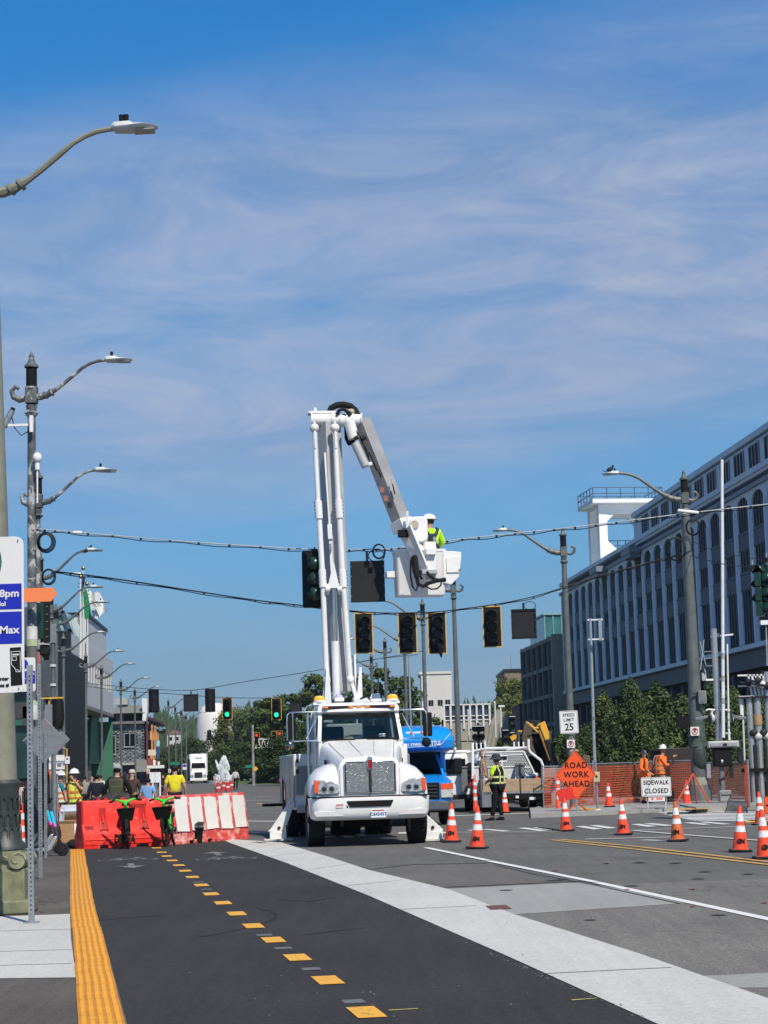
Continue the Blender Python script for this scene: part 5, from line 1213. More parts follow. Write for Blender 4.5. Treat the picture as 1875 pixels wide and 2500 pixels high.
for s_ in (-1,1):
 MB().add([(s_*(CW+.0), 1.75, 2.13), (s_*(CW+.02), 3.1, 2.13), (s_*(CW-.04), 3.1, 2.70), (s_*(CW-.06), 2.05, 2.70)], [(0, 1, 2, 3)]).build('side_window', TINT, BT)
 d = MB().box((s_*(CW+.035), 2.4, 1.55), (.03, 1.35, 1.1)).build('door', WHITE, BT, bevel=.012); MB().box((s_*(CW+.06), 2.95, 1.85), (.03, .16, .04)).build('handle', CHROME, d); MB().box((s_*(CW+.055), 2.0, 1.5), (.01, .25, .32)).build('vent_window', BLACKM, d)
 for k in range(2): MB().box((s_*(CW+.02), 2.4, .55+.3*k), (.3, 1.1, .06)).build('step', STEEL, BT)
for x_ in (-.45,.45):
 st_ = MB().box((x_, 2.7, 1.75), (.5, .5, .5)).box((x_, 2.95, 2.12), (.46, .14, .62)).build('seat', SEAT, BT, bevel=.05)
MB().box((0, 1.85, 2.07), (1.6, .5, .1)).build('dashboard', SEAT, BT, bevel=.03)
MB().tube([(.42+.21*math.cos(a), 2.1+.08*math.sin(a), 2.18+.17*math.sin(a)) for a in [2*math.pi*k/20 for k in range(21)]], .016, 6).build('steering_wheel', BLACKM, BT)
for x0, x1 in ((-.5, -.02), (.05, .6)): MB().tube([(x0, 1.60, 2.15), ((x0+x1)/2, 1.575, 2.19), (x1, 1.59, 2.21)], .011, 5).build('wiper', BLACKM, BT)
for k, x_ in enumerate((.42, .49)): MB().box((x_, 1.615, 2.20), (.06, .004, .07)).build('sticker', [mat('sticker_blue', (.2, .4, .65), .5), WHITE][k], BT)
MB().box((0, 1.79, 2.80), (1.52, .05, .06)).build('light_visor', mat('dark_visor', (.03, .015, .02), .3), BT)
for x_ in (-.70, -.17, 0, .17, .70): MB().box((x_, 1.755, 2.80), (.11, .04, .035)).build('clearance_light', AMBER, BT, bevel=.01)
for s_,yy in ((-.78,2.3),(.78,2.3)):
 bk_ = MB().cyl((s_, yy, 2.93), (s_, yy, 2.97), .13, seg=16).box((s_, yy, 2.90), (.28, .2, .05)).build('beacon_base', WHITE, BT, smooth=True); MB().lathe([(.11, 0), (.115, .04), (.09, .085), (.03, .1)], (s_, yy, 2.97), 16).build('beacon_lens', mat('amber_beacon', (.95, .42, .03), .2, emit=.35, var=.1), bk_, smooth=True)
MB().box((-.36, 2.3, 2.98), (.2, .2, .08)).build('strobe_base', WHITE, BT, bevel=.02); MB().ball((-.36, 2.3, 3.02), (.09, .09, .08), 14).build('strobe_dome', mat('violet_white_lens', (.55, .50, .78), .1, coat=1), BT, smooth=True)
MB().box((.42, 2.3, 2.95), (.22, .2, .05)).build('work_light_base', WHITE, BT); MB().prism([(.32, 2.97), (.52, 2.97), (.50, 3.09), (.34, 3.09)], 'y', 2.2, 2.4).build('work_light', mat('blue_grey_lens', (.12, .18, .27), .1, coat=1), BT, bevel=.01)
# mirrors
for s_ in (-1,1):
 X_ = 1.52 if s_ < 0 else 1.40
 fr = MB(); r_ = .015; xi = CW+.0
 a,b_,c_,d_ = (s_*xi,1.7,2.72),(s_*X_,1.62,2.70),(s_*X_,1.62,2.12),(s_*xi,1.62,2.12)
 fr.tube([a,(s_*(X_-.06),1.62,2.71),(s_*X_,1.62,2.66),(s_*X_,1.62,2.14),(s_*(X_-.03),1.62,2.12),d_],r_,6)
 fr.tube([(s_*(X_-.12),1.62,2.71),(s_*(X_-.12),1.62,2.12)],r_,6); fr.tube([(s_*(xi+.03),1.66,2.64),(s_*(xi+.27),1.62,2.16)],r_*.8,6); fr.tube([(s_*(xi+.22),1.66,2.70),(s_*(xi+.22),1.62,2.12)],r_*.8,6)
 fr.build('mirror_arm', CHROME, BT, smooth=True)
 mh = MB().box((s_*(X_+.02 if s_ > 0 else X_-.09), 1.66, 2.40), (.19, .10, .50)).build('mirror', BLACKM, BT, bevel=.03); mh.location = (0, 0, 0)
 MB().ball((s_*(X_-.05 if s_ < 0 else X_-.02), 1.62, 2.03), (.10, .07, .10), 14).build('convex_mirror', mat('bronze_chrome', (.35, .30, .26), .12, metal=1) if s_ < 0 else BLACKM, BT, smooth=True)
MB().cyl((-.93, 1.75, 1.0), (-.93, 1.75, 2.7), .018, seg=8).build('grab_rail', CHROME, BT); MB().cyl((-.97, 3.1, .9), (-.97, 3.1, 2.7), .03, seg=8).build('grab_rail', CHROME, BT)
# chassis and wheels
MB().box((0, 4.6, .72), (.9, 8.0, .35)).build('chassis', BLACKM, BT); MB().box((0, 1.0, .60), (1.9, .16, .16)).build('front_axle', BLACKM, BT); MB().box((0, 6.9, .55), (1.8, .3, .3)).build('rear_axle', BLACKM, BT)
MB().box((0, 1.4, .55), (.9, .8, .4)).build('sump', BLACKM, BT)
for s_ in (-1,1):
 wheel(BT, s_*1.03, 1.0, .52, .33, mat('white_rim', (.55, .55, .53), .5, var=.2), s_)
 wheel(BT, s_*1.08, 6.9, .52, .28, MATS['white_rim'], s_); wheel(BT, s_*.77, 6.9, .52, .28, MATS['white_rim'], s_)
MB().cyl((.30, 5.8, .42), (.30, 6.9, .42), .27, seg=18).build('differential', BLACKM, BT, smooth=True); MB().box((-.75, 3.2, .55), (.4, 1.1, .5)).build('fuel_tank', STEEL, BT, bevel=.05)
MB().box((.12, 6.6, .33), (.66, .5, .62)).build('pump_box', BLACKM, BT)
# service body
DULL = mat('scuffed_aluminium', (.52, .52, .55), .28, metal=.75, var=.12, scale=2)
for s_ in (-1,1):
 bx_ = MB().box((s_*.98, 6.2, 1.27), (.54, 5.0, 1.20)).build('tool_body', WHITE, BT, bevel=.015)
 for k in range(5):
  y = 4.1+.95*k
  if k == 3:
   d = MB().box((s_*1.262, y, 1.62), (.025, .9, .44)).build('compartment_door', DULL, BT, bevel=.008)
  else: d = MB().box((s_*1.262, y, 1.27), (.025, .88, 1.1)).build('compartment_door', DULL, BT, bevel=.008)
  MB().box((s_*1.29, y+.2, 1.62 if k == 3 else 1.3), (.03, .12, .08)).build('handle', CHROME, d); MB().cyl((s_*1.28, y-.43, .85), (s_*1.28, y-.43, 1.8), .012, seg=6).build('hinge', CHROME, d)
 MB().box((s_*1.255, 6.9, .95), (.04, 1.25, .7)).build('wheel_arch', BLACKM, BT)
 g_ = MB().box((s_*.98, 3.68, 1.30), (.46, .03, .62)).build('mesh_panel', mat('grey_perforated', (.28, .29, .30), .5, metal=.5, var=.3, scale=60), BT)
 for k in range(2): MB().box((s_*1.18, 3.66, 1.5+.22*k), (.05, .05, .09)).build('latch', BLACKM, BT)
 MB().box((s_*.75, 3.66, .68), (.9, .06, .14)).build('body_rail', STEEL, BT)
MB().box((0, 6.2, .98), (1.5, 5.0, .08)).build('deck', STEEL, BT)
MB().box((-1.28, 8.5, 1.28), (.10, .1, .1)).build('marker_lamp', RED, BT); MB().cyl((-1.2, 7.6, .72), (-1.75, 7.6, .72), .035, seg=8).build('hitch_hook', BLACKM, BT)
# cab guard box behind cab,right side
MB().box((1.02, 3.75, 1.78), (.42, .4, .5)).build('side_box', WHITE, BT, bevel=.02); MB().box((.98, 3.4, 2.05), (.16, .3, .5)).build('side_box', WHITE, BT, bevel=.02)
# outriggers
def C1(x,y): return 640+x*.2893,1660+y*.2893
for s_ in (-1,1):
 if s_ < 0:
  f = BI @ gp(*C1(135,1362)); f.z = 0; yy = f.y
  lg = MB().prism([(f.x-.22, .22), (f.x-.16, .27), (f.x+.33, .95), (f.x+.42, .92), (f.x+.20, .36), (f.x+.06, .20)], 'y', yy-.06, yy+.06).build('outrigger_leg', WHITE, BT, bevel=.008)
  MB().bar((f.x+.38, yy, .90), (f.x+.75, yy, 1.25), .12, .14).build('outrigger_ram', mat('mid_grey_steel', (.25, .26, .27), .4, metal=.6), BT)  # plain mid-grey steel on the left ram
 else:
  f = BI @ gp(*C1(1447,1364)); f.z = 0; yy = f.y
  lg = MB().prism([(f.x-.24, .22), (f.x-.24, .62), (f.x-.18, .60), (f.x+.20, .24), (f.x+.18, .20)], 'y', yy-.06, yy+.06).build('outrigger_leg', WHITE, BT, bevel=.008)
  MB().bar((f.x-.2, yy, .42), (f.x-.85, yy, 1.1), .14, .16).build('outrigger_ram', WHITE, BT)
 MB().cyl((f.x-.02*s_, yy-.09, .29), (f.x-.02*s_, yy-.06, .29), .035, seg=10).build('pivot_bolt', DARK, lg)
 MB().box((f.x, yy, .13), (.36, .2, .16)).build('outrigger_shoe', WHITE, BT, bevel=.01); MB().box((f.x, yy, .035), (.62, .42, .045)).build('outrigger_pad', mat('worn_white_pad', (.55, .54, .5), .7, var=.2), BT, bevel=.008)
# turret & boom
tb_ = BL(836,1712,41.0)
MB().lathe([(.42, 1.0), (.42, 1.7), (.36, 1.8), (.36, 2.25)], (tb_.x, tb_.y, 0), 24).build('pedestal', WHITE, BT, smooth=True)
MB().box((tb_.x, tb_.y, 2.38), (.78, .7, .26)).build('turntable', WHITE, BT, bevel=.02)
zt_ = 2.5
for s_ in (-1, 1): MB().prism([(tb_.y-.30, zt_-.1), (tb_.y-.12, zt_+1.55), (tb_.y+.12, zt_+1.55), (tb_.y+.35, zt_-.1)], 'x', tb_.x+s_*.27, tb_.x+s_*.31).build('turret_plate', WHITE, BT, bevel=.006)
e0, e1 = B4(285, 700), B4(430, 690); MB().box((tb_.x+.45, tb_.y-.3, 2.98), (.5, .4, .2)).box((tb_.x+.68, tb_.y-.3, 2.84), (.1, .3, .5)).build('valve_box', WHITE, BT, bevel=.02)
MB().tube([(tb_.x+.35, tb_.y-.5, 3.05), (tb_.x+.5, tb_.y-.52, 3.12), (tb_.x+.6, tb_.y-.5, 3.0), (tb_.x+.6, tb_.y-.5, 2.75)], .02, 6).build('hose', BLACK, BT)
for s_ in (-1,1):
 a = Vector((tb_.x+s_*.36, tb_.y-.35, 3.2)); MB().prism([(a.x-.10, 2.55), (a.x-.02, 3.75), (a.x+.04, 3.75), (a.x+.10, 2.55)] if s_ < 0 else [(a.x-.08, 3.0), (a.x-.0, 3.75), (a.x+.05, 3.75), (a.x+.05, 3.0)], 'y', a.y-.03, a.y+.03).build('gusset', WHITE, BT)
p_top,p_bot = B2(300,255,41.0),BL(833,1690,41.1)
MB().bar(p_bot, p_top, .34, .42).build('lower_boom', MATS['greyed_white'] if 'greyed_white' in MATS else mat('greyed_white', (.42, .43, .44), .4, var=.08), BT, bevel=.015)  # grey carries the shade that the elbow casts on the white boom
def onb(x0,y0,x1,y1,Y): return B2(x0,y0,Y),B2(x1,y1,Y)
a, b_ = onb(264, 530, 305, 1160, 40.76); MB().bar(a, b_, .24, .04).build('boom_white_strip', WHITE, BT, bevel=.008)  # white plate stands in for the sunlit strip on the boom
a, b_ = onb(306, 1160, 312, 1290, 40.72); MB().bar(a, b_, .28, .10).build('boom_collar', WHITE, BT, bevel=.008)
a, b_ = onb(312, 1330, 316, 1390, 40.68); MB().bar(a, b_, .31, .05).build('cover_plate', mat('brushed_steel', (.5, .5, .5), .35, metal=.7, var=.3, scale=8), BT)
a, b_ = onb(312, 1290, 330, 1640, 40.72); MB().bar(a, b_, .20, .06).build('boom_white_strip', WHITE, BT, bevel=.008)
# lift cylinder
q0,q1,q2 = B2(340,1725,40.55),B4(262,335,40.6),B4(272,705,40.65)
MB().cyl(q0, q1, .028, seg=10).cyl(q0+Vector((.05, 0, 0)), q1+Vector((.05, 0, 0)), .02, seg=8).build('piston_rod', CHROME, BT, smooth=True)
MB().cyl(q1, q2, .085, seg=16).build('lift_cylinder', WHITE, BT, smooth=True)
for dx_ in (-.13, .13): MB().box(q0+Vector((dx_, .05, 0)), (.06, .1, .24)).cyl(q0+Vector((dx_-.05, 0, 0)), q0+Vector((dx_+.05, 0, 0)), .07, seg=12).build('clevis', WHITE, BT, bevel=.01)
a, b_ = B2(335, 1500, 40.7), B2(320, 1680, 40.6); MB().prism([(q0.x-.14, q0.z+.02), (q0.x+.14, q0.z+.02), (q0.x+.02, q0.z+.62)], 'y', q0.y+.0, q0.y+.08).build('clevis_bracket', WHITE, BT, bevel=.008)
# levelling links
for k,(top,mid,n1_,n2_,mid2,n3_,bot) in enumerate((((172,330),(204,950),(204,950),(214,1105),(240,1555),(248,1710),(265,1945)),((352,330),(384,940),(384,940),(394,1100),(418,1555),(428,1710),(440,1945)))):
 Y_ = 40.6
 P = [B2(*q_,Y_) for q_ in (top,mid,n2_,mid2,n3_)]
 bb = B4(*((208,590) if k == 0 else (362,585)),Y_+.1)
 MB().cyl(P[0], P[1], .055, seg=12).build('link_rod', WHITE, BT, smooth=True)
 MB().cyl(P[1], P[2], .090, seg=12).build('link_sleeve', WHITE, BT, smooth=True)
 MB().cyl(P[2], P[3], .064, seg=12).build('link_tube', WHITE, BT, smooth=True)
 MB().cyl(P[3], P[4], .088, seg=12).build('link_sleeve', WHITE, BT, smooth=True)
 MB().cyl(P[4], bb, .062, seg=12).build('link_rod', WHITE, BT, smooth=True)
 bolt = MB().box((0, 0, 0), (.02, .02, .025)).mesh('bolt', DARK)
 for p_,q_ in ((P[1],P[2]),(P[3],P[4])):
  for j in range(5):
   for s_ in (-1, 1): inst('bolt', bolt, BT, p_.lerp(q_, (j+.5)/5)+Vector((s_*.09, -.03, 0)))
 MB().ball(P[0]+Vector((0, 0, .06)), .11, 10).build('link_eye', WHITE_M, BT, smooth=True); MB().bar(P[0]+Vector((0, 0, .2)), P[0]-Vector((-.01, 0, .42)), .14, .05).build('link_fork', WHITE, BT, bevel=.01)
 MB().ball(bb, (.09, .09, .12), 10).build('link_eye', WHITE_M, BT, smooth=True)
 MB().bar(bb, (tb_.x+(-.42 if k == 0 else .30), tb_.y-.3, 3.0), .10, .08).build('link_arm', WHITE, BT, bevel=.01)
# elbow
t0,t1 = B2(150,235,40.95),B2(590,240,40.95)
MB().cyl(t0, t1, .145, seg=24).build('elbow_tube', WHITE, BT, smooth=True)
ax = (t1-t0).normalized()
for f in (.0,.42,.58,.70,.82,.99):
 p_ = t0.lerp(t1, f); MB().cyl(p_-ax*.014, p_+ax*.014, .175, seg=24).build('flange', WHITE, BT, smooth=True)
MB().box(t0.lerp(t1, .2)+Vector((0, .08, .17)), (.62, .3, .06)).build('elbow_plate', WHITE, BT, bevel=.01); MB().box(t0.lerp(t1, .2)+Vector((-.15, 0, .22)), (.06, .1, .12)).build('lug', WHITE, BT)
MB().tube([B2(300, 180), B2(320, 130), B2(370, 105), B2(430, 100), B2(490, 115), B2(530, 150), B2(555, 200)], .075, 10).build('hose_sleeve', BLACK, BT, smooth=True)
MB().tube([B2(370, 190, 40.8), B2(390, 150, 40.8), B2(430, 140, 40.8), B2(465, 165, 40.8), B2(490, 190, 40.8)], .04, 8).build('hose', BLACK, BT, smooth=True)
MB().tube([B2(455, 290, 41.1), B2(460, 400, 41.1), B2(480, 440, 41), B2(520, 430, 40.9)], .06, 8).build('hose_sleeve', BLACK, BT, smooth=True)
MB().ball(B2(492, 165, 40.9), (.10, .10, .08), 8).build('valve_block', mat('tan_metal', (.45, .40, .3), .5), BT, smooth=True)
# upper boom
def obox(name,p0,p1,w,h,m,roll=0,bev=.012,parent=BT,taper=1):
 d = (p1-p0); L_ = d.length; q = d.to_track_quat('Z', 'Y').to_matrix() @ Matrix.Rotation(0 if roll == 'B' else roll, 3, 'Z')
 if roll == 'B':
  zc_ = d.normalized(); xc_ = Vector((-.84,-.54,0)); xc_ = (xc_-zc_*xc_.dot(zc_)).normalized(); q = Matrix((xc_,zc_.cross(xc_),zc_)).transposed()
 b = MB(); vs = []
 for k,s_ in ((0,1),(1,taper)):
  for x,y in ((-w/2,-h/2),(w/2,-h/2),(w/2,h/2),(-w/2,h/2)): vs.append(p0+q @ Vector((x*s_,y*s_,L_*k)))
 b.add(vs,[(0,3,2,1),(4,5,6,7),(0,1,5,4),(1,2,6,5),(2,3,7,6),(3,0,4,7)])
 return b.build(name,m,parent,bevel=bev)
u0,u1 = B2(585,240,41.0),B2(960,1190,40.6)
RO = 'B'
obox('upper_boom', u0, u1, .30, .32, mat('shade_grey_fibreglass', (.31, .31, .315), .5, var=.12, scale=2, spots=((.26, .26, .26), 3, .6, .2)), RO)  # even grey carries the shade of the boom's underside
obox('inner_boom', u1, B2(1150, 1530, 40.3), .24, .26, WHITE, RO)
MB().cyl(B2(478, 250, 40.7), B2(520, 400, 40.7), .13, seg=14).build('upper_cylinder_mount', WHITE, BT, smooth=True)
MB().cyl(B2(530, 440, 40.65), B2(625, 645, 40.6), .10, seg=16).build('upper_cylinder', mat('greyed_white', (.62, .63, .64), .4), BT, smooth=True)
obox('cylinder_clamp', B2(600, 640, 40.6), B2(680, 620, 40.6), .1, .08, WHITE, 0)
for p_,q_ in (((540,330),(600,450)),((590,420),(650,560)),((610,470),(650,590)),((650,520),(720,680)),((700,640),(760,740))):
 MB().tube([B2(*p_, 40.62), B2((p_[0]+q_[0])/2+6, (p_[1]+q_[1])/2, 40.58), B2(*q_, 40.62)], .016, 6).build('hose', BLACK, BT)
MB().cyl(B2(520, 400, 40.6), B2(560, 385, 40.6), .05, seg=10).cyl(B2(585, 400, 40.6), B2(625, 385, 40.6), .06, seg=10).build('hose_fitting', DARK, BT)
for (x, y), m_ in (((765, 850), RED), ((800, 925), RED), ((832, 985), DARK)): MB().box((0, 0, 0), (.10, .02, .12)).build('underside_plate', mat('faded_red', (.30, .12, .10), .6) if m_ is RED else DARK, BT).location = B2(x, y, 40.45)
MB().bar(B2(860, 800, 40.42), B2(880, 890, 40.40), .05, .012).build('boom_decal', DARK, BT); MB().bar(B2(846, 755, 40.42), B2(853, 785, 40.42), .05, .012).build('boom_decal', mat('orange_decal', (.55, .20, .08), .5), BT)
obox('boom_tip_collar', B2(930, 1120, 40.6), B2(965, 1210, 40.58), .37, .39, WHITE, RO)
obox('tip_motor', B2(905, 1238, 40.3), B2(1000, 1235, 40.3), .17, .16, BLACKM, 0)
obox('tip_bracket', B2(990, 1040, 40.2), B2(985, 1190, 40.2), .1, .05, WHITE, 0)
obox('tip_bracket', B2(1000, 1170, 40.15), B2(1150, 1540, 40.1), .05, .26, WHITE, R(60))
o = MB().prism(rrect(.40, .58, .12), 'y', -.15, .2).build('winch_housing', WHITE, BT, bevel=.03); o.location = B2(1085, 1205, 40.5)
o = MB().cyl((0, -.2, 0), (0, -.12, 0), .09, seg=14).build('winch_hub', mat('tan_metal', (.45, .40, .3), .5), BT, smooth=True); o.location = B2(1045, 1165, 40.5)
# bucket platform
KX = 1.255; bc = B2(1110,1372,40.9)
xw = 455*.2773*mpp(40.6); hb = 410*.2773*mpp(40.6)
bz1 = B2(1110,1372,40.6).z; bz0 = bz1-hb; bx0 = B2(885,1500,40.6).x; bx1 = B2(1335,1500,40.6).x; by = B2(1110,1500,40.6).y
R1_ = rrect(bx1-bx0,.66,.07)
mx_ = (bx0+bx1)/2
bu = MB(); ro = [[(mx_+x*s_,by+.33+y*s_,z) for x,y in R1_] for s_,z in ((.93,bz0),(.955,bz0+.03),(.985,bz1-.08),(1.0,bz1-.06),(1.03,bz1-.05),(1.03,bz1),(.96,bz1),(.93,bz0+.1))]
bu.rings(ro).build('bucket', WHITE, BT, smooth=True)
MB().box((bx0-.09, by+.3, bz0+hb*.47), (.2, .3, .14)).build('bucket_step', WHITE, BT, bevel=.01)
# boxy housing right of the bucket
P8 = [B2(x,y,40.3) for x,y in ((1325,1372),(1490,1378),(1488,1470),(1470,1490),(1470,1600),(1400,1672),(1325,1655))]
MB().prism([(p_.x, p_.z) for p_ in P8], 'y', by-.02, by+.62).build('tool_apron', WHITE, BT, bevel=.012)
a = B2(1415, 1480, 40.2); MB().prism([(a.x-.14, a.z+.14), (a.x+.20, a.z+.17), (a.x+.20, a.z+.13), (a.x+.15, a.z-.2), (a.x-.14, a.z-.2)], 'y', by-.05, by-.02).build('apron_panel', WHITE, BT, bevel=.005)
MB().cyl(B2(1452, 1560, 40.2), B2(1452, 1560, 40.15), .035, seg=10).build('plug', STEEL, BT)
# bracket in front of the bucket
MB().box(B2(1190, 1480, 40.15), (.26, .2, .85)).build('bucket_bracket', WHITE, BT, bevel=.02)
MB().box(B2(1195, 1395, 40.0), (.22, .12, .14)).build('bracket_cap', WHITE, BT, bevel=.01)
MB().box(B2(1180, 1575, 40.0), (.34, .22, .1)).build('bracket_base', mat('greyed_white', (.62, .63, .64), .4), BT, bevel=.01)
# hoses in front of bucket
def hose(pts, r=.03, Y=39.9, m=BLACK): MB().tube([B2(x, y, Y) for x, y in pts], r, 8).build('hose', m, BT, smooth=True)
hose([(1055,1425),(1060,1500),(1070,1600),(1085,1680),(1130,1700),(1180,1670),(1250,1650),(1330,1640)],.045)
hose([(1045,1430),(1020,1480),(1018,1600),(1035,1700),(1065,1740),(1085,1690),(1075,1640)],.022)
hose([(1160,1570),(1190,1610),(1240,1640),(1330,1650)],.035); hose([(1130,1690),(1200,1725),(1250,1722),(1285,1690),(1290,1650)],.018)
hose([(1050,1440),(1065,1560),(1080,1620)],.075)
hose([(1110,1560),(1100,1600),(1120,1640)],.03)
# ------------------------------------------------------------------ blue shuttle bus
BLUE = mat('bright_blue_paint', (.005, .26, .78), .28, var=.04, coat=.6)
sb = thing('shuttle_bus', 'bright blue cutaway shuttle bus with white lettering behind the bucket truck', 'bus', (.66, 49.6, 0), R(7))
MB().rings([[(x, y, z) for x, y in plan(hw, y0, 2.3, .2)] for hw, y0, z in ((1.0, .12, .62), (1.01, .1, .9), (.99, .12, 1.16), (.93, .5, 1.27), (.88, .95, 1.34))]).build('nose', BLUE, sb, smooth=True)
MB().rings([[(x, y, z) for x, y in plan(hw, y0, 3.0, .25)] for hw, y0, z in ((1.12, .75, 1.98), (1.18, .62, 2.05), (1.19, .58, 2.25), (1.16, .72, 2.42), (1.12, .88, 2.55), (1.04, 1.2, 2.62), (.98, 1.8, 2.68))]).build('roof_cap', BLUE, sb, smooth=True)
MB().box((0, 5.3, 1.65), (2.38, 5.2, 1.9)).build('body', BLUE, sb, bevel=.08)
MB().box((0, 1.7, 1.97), (2.1, 1.5, .05)).build('cap_underside', mat('cream_white', (.62, .62, .58), .5), sb)
MB().add([(-.84, .98, 1.33), (.84, .98, 1.33), (.70, 1.45, 1.95), (-.70, 1.45, 1.95)], [(0, 1, 2, 3)]).build('windscreen', TINTD, sb)
for s_ in (-1,1):
 MB().bar((s_*.88, 1.0, 1.30), (s_*.74, 1.48, 1.97), .07, .08).build('pillar', BLUE, sb)
 MB().bar((s_*1.08, 2.6, .8), (s_*1.08, 2.6, 2.0), .12, .7).build('pillar', BLUE, sb)
 h_ = MB().prism([(s_*.66, .72), (s_*.66, 1.08), (s_*.99, 1.10), (s_*.99, .72)], 'y', .06, .2).build('headlight', mat('clear_lens_white', (.72, .72, .70), .12, metal=.3, var=.3, scale=18), sb, bevel=.015)
 MB().prism([(s_*.66, .95), (s_*.66, 1.09), (s_*.995, 1.105), (s_*.995, .95)], 'y', .05, .1).build('turn_signal', mat('orange_lens', (.8, .1, .02), .2), h_)
 wheel(sb,s_*.86,.85,.40,.24,STEEL,s_,tread=False); wheel(sb,s_*.95,5.6,.40,.3,STEEL,s_,tread=False)
 m_ = MB().box((s_*1.32, 1.2, 1.55), (.22, .1, .42)).build('mirror', BLACKM, sb, bevel=.03); MB().bar((s_*.9, 1.25, 1.4), (s_*1.25, 1.2, 1.45), .03, .03).build('arm', BLACKM, m_)
MB().box((0, .10, .91), (1.26, .08, .44)).build('grille', BLACKM, sb, bevel=.02)
for k in range(4): MB().box((0, .05, .77+.09*k), (1.1, .04, .02)).build('grille_bar', mat('dark_grey_plastic', (.06, .065, .07), .5), sb)
MB().rings([[(x, y, z) for x, y in plan(hw, y0, .4, .15)] for hw, y0, z in ((1.0, .02, .38), (1.03, -.03, .42), (1.03, -.03, .60), (1.0, .02, .64))]).build('bumper', mat('dull_chrome_bumper', (.20, .21, .22), .3, metal=.7), sb, smooth=True)
for s_ in (-1, 1): MB().box((s_*.94, 1.9, 1.0), (.08, 1.7, .75)).build('door', BLUE, sb); MB().box((s_*.88, 1.95, 1.66), (.04, 1.1, .6)).build('side_window', TINTD, sb); MB().box((s_*.92, 1.35, 1.7), (.1, .1, .65)).build('pillar', BLUE, sb)
MB().box((0, .9, 1.9), (1.4, .1, .06)).build('sun_visor', BLACKM, sb)
text('WATERFRONT PARK SHUTTLE', .165, WHITE, sb, (-.06, .56, 2.17), bold=.004, space=.95, sx=.76)
MB().tube([(.65, .56, 2.12), (.80, .575, 2.15), (.95, .60, 2.32), (1.08, .78, 2.42)], .008, 5).tube([(-.3, .56, 2.08), (.65, .56, 2.10)], .006, 5).build('stripe', WHITE, sb)
MB().box((.15, .78, 2.45), (.6, .1, .10)).build('destination_panel', WHITE, sb)
for x_ in (.0, .28, 1.0): MB().cyl((x_, .68 if x_ < .9 else .8, 2.45 if x_ < .9 else 2.30), (x_, .80, 2.45 if x_ < .9 else 2.30), .04, seg=10).build('marker_light', RED, sb)
MB().box((0, 3, .5), (1.8, 5.5, .3)).build('chassis', BLACKM, sb); MB().box((0, 3.0, 1.3), (1.9, .1, 1.3)).build('bulkhead', BLACKM, sb)
# ------------------------------------------------------------------ white work van
wv = thing('work_van', 'white work van with roof pipes half hidden between the shuttle and the flatbed truck', 'van', (1.74, 63.0, 0), R(-2))
MB().rings([[(-.98, 0, z), (.98, 0, z), (.98, 4.6, z), (-.98, 4.6, z)] for z in (.45, 1.25)]).build('body', WHITE, wv, bevel=.06)
MB().rings([[(-.95*a, y0, z), (.95*a, y0, z), (.95*a, 4.5, z), (-.95*a, 4.5, z)] for a, y0, z in ((1, .02, 1.25), (.9, .08, 1.85), (.84, .2, 1.95))]).build('upper_body', WHITE, wv, smooth=True)
MB().box((0, -.0, 1.52), (1.55, .1, .5)).build('rear_window', W_GLASS, wv)
MB().box((0, -.06, .5), (1.96, .14, .16)).build('bumper', DARK, wv, bevel=.02)
for s_ in (-1, 1): MB().box((s_*.92, -.03, 1.0), (.12, .06, .3)).build('tail_light', RED, wv); wheel(wv, s_*.84, .9, .36, .24, STEEL, s_, tread=False); wheel(wv, s_*.84, 3.8, .36, .24, STEEL, s_, tread=False)
for k in range(5): MB().cyl((-.75+.3*k, -.5, 2.12), (-.75+.3*k, 4.5, 2.12), .045, seg=8).build('roof_pipe', STEEL if k % 2 else WHITE, wv)
for y_ in (.4, 3.6): MB().box((0, y_, 2.04), (1.9, .06, .06)).build('rack_bar', WHITE, wv)
MB().cyl((.98, -.12, 1.35), (.98, .14, 1.35), .30, seg=18).build('spare_wheel', RUBBER, wv, smooth=True)
# ------------------------------------------------------------------ flatbed truck seen from behind
ft = thing('flatbed_truck', 'white flatbed truck seen from behind with plank tailboard, pipe rack, bins and a cooler', 'truck', (4.14, 61.0, 0), R(4))
bpy.context.view_layer.update(); FI = ft.matrix_world.inverted()
def F9(x,y,Y=61.0): return FI @ pt(1080+x*.1688,1740+y*.1688,Y)
WOOD = mat('weathered_planks', (.40, .29, .18), .8, var=.22, scale=2.5, stretch=(1, 4, 14), bump=.2, bscale=20); WOODS = mat('cut_timber_side', (.20, .19, .18), .85, var=.2, stretch=(4, 1, 10))
for k in range(2):
 for x0, x1 in ((-1.17, .06), (.07, 1.17)): MB().box(((x0+x1)/2, .02, .76+.205*k), (x1-x0-.01, .045, .2)).build('plank', WOOD, ft, bevel=.004)
for k in range(2): MB().box((-1.2, 2.0, .76+.205*k), (.045, 3.9, .2)).build('plank', WOODS, ft); MB().box((1.2, 2.0, .76+.205*k), (.045, 3.9, .2)).build('plank', WOODS, ft)
MB().box((.07, -.02, .85), (.03, .03, .5)).build('chain_stake', DARK, ft)
MB().box((0, 2.1, .62), (2.3, 4.2, .08)).build('deck', STEEL, ft); MB().box((0, 3.0, .50), (.85, 6, .2)).build('chassis', BLACKM, ft)
MB().box((-1.05, .3, .45), (.3, .6, .55)).build('side_box', mat('grey_aluminium', (.25, .26, .27), .4, metal=.4), ft)
for s_ in (-1,1):
 wheel(ft,s_*1.0,1.4,.45,.26,STEEL,s_,tread=False); wheel(ft,s_*.72,1.4,.45,.26,STEEL,s_,tread=False); wheel(ft,s_*.95,5.6,.42,.26,STEEL,s_,tread=False)
 MB().box((s_*.85, .12, .42), (.5, .02, .45)).build('mud_flap', BLACKM, ft)
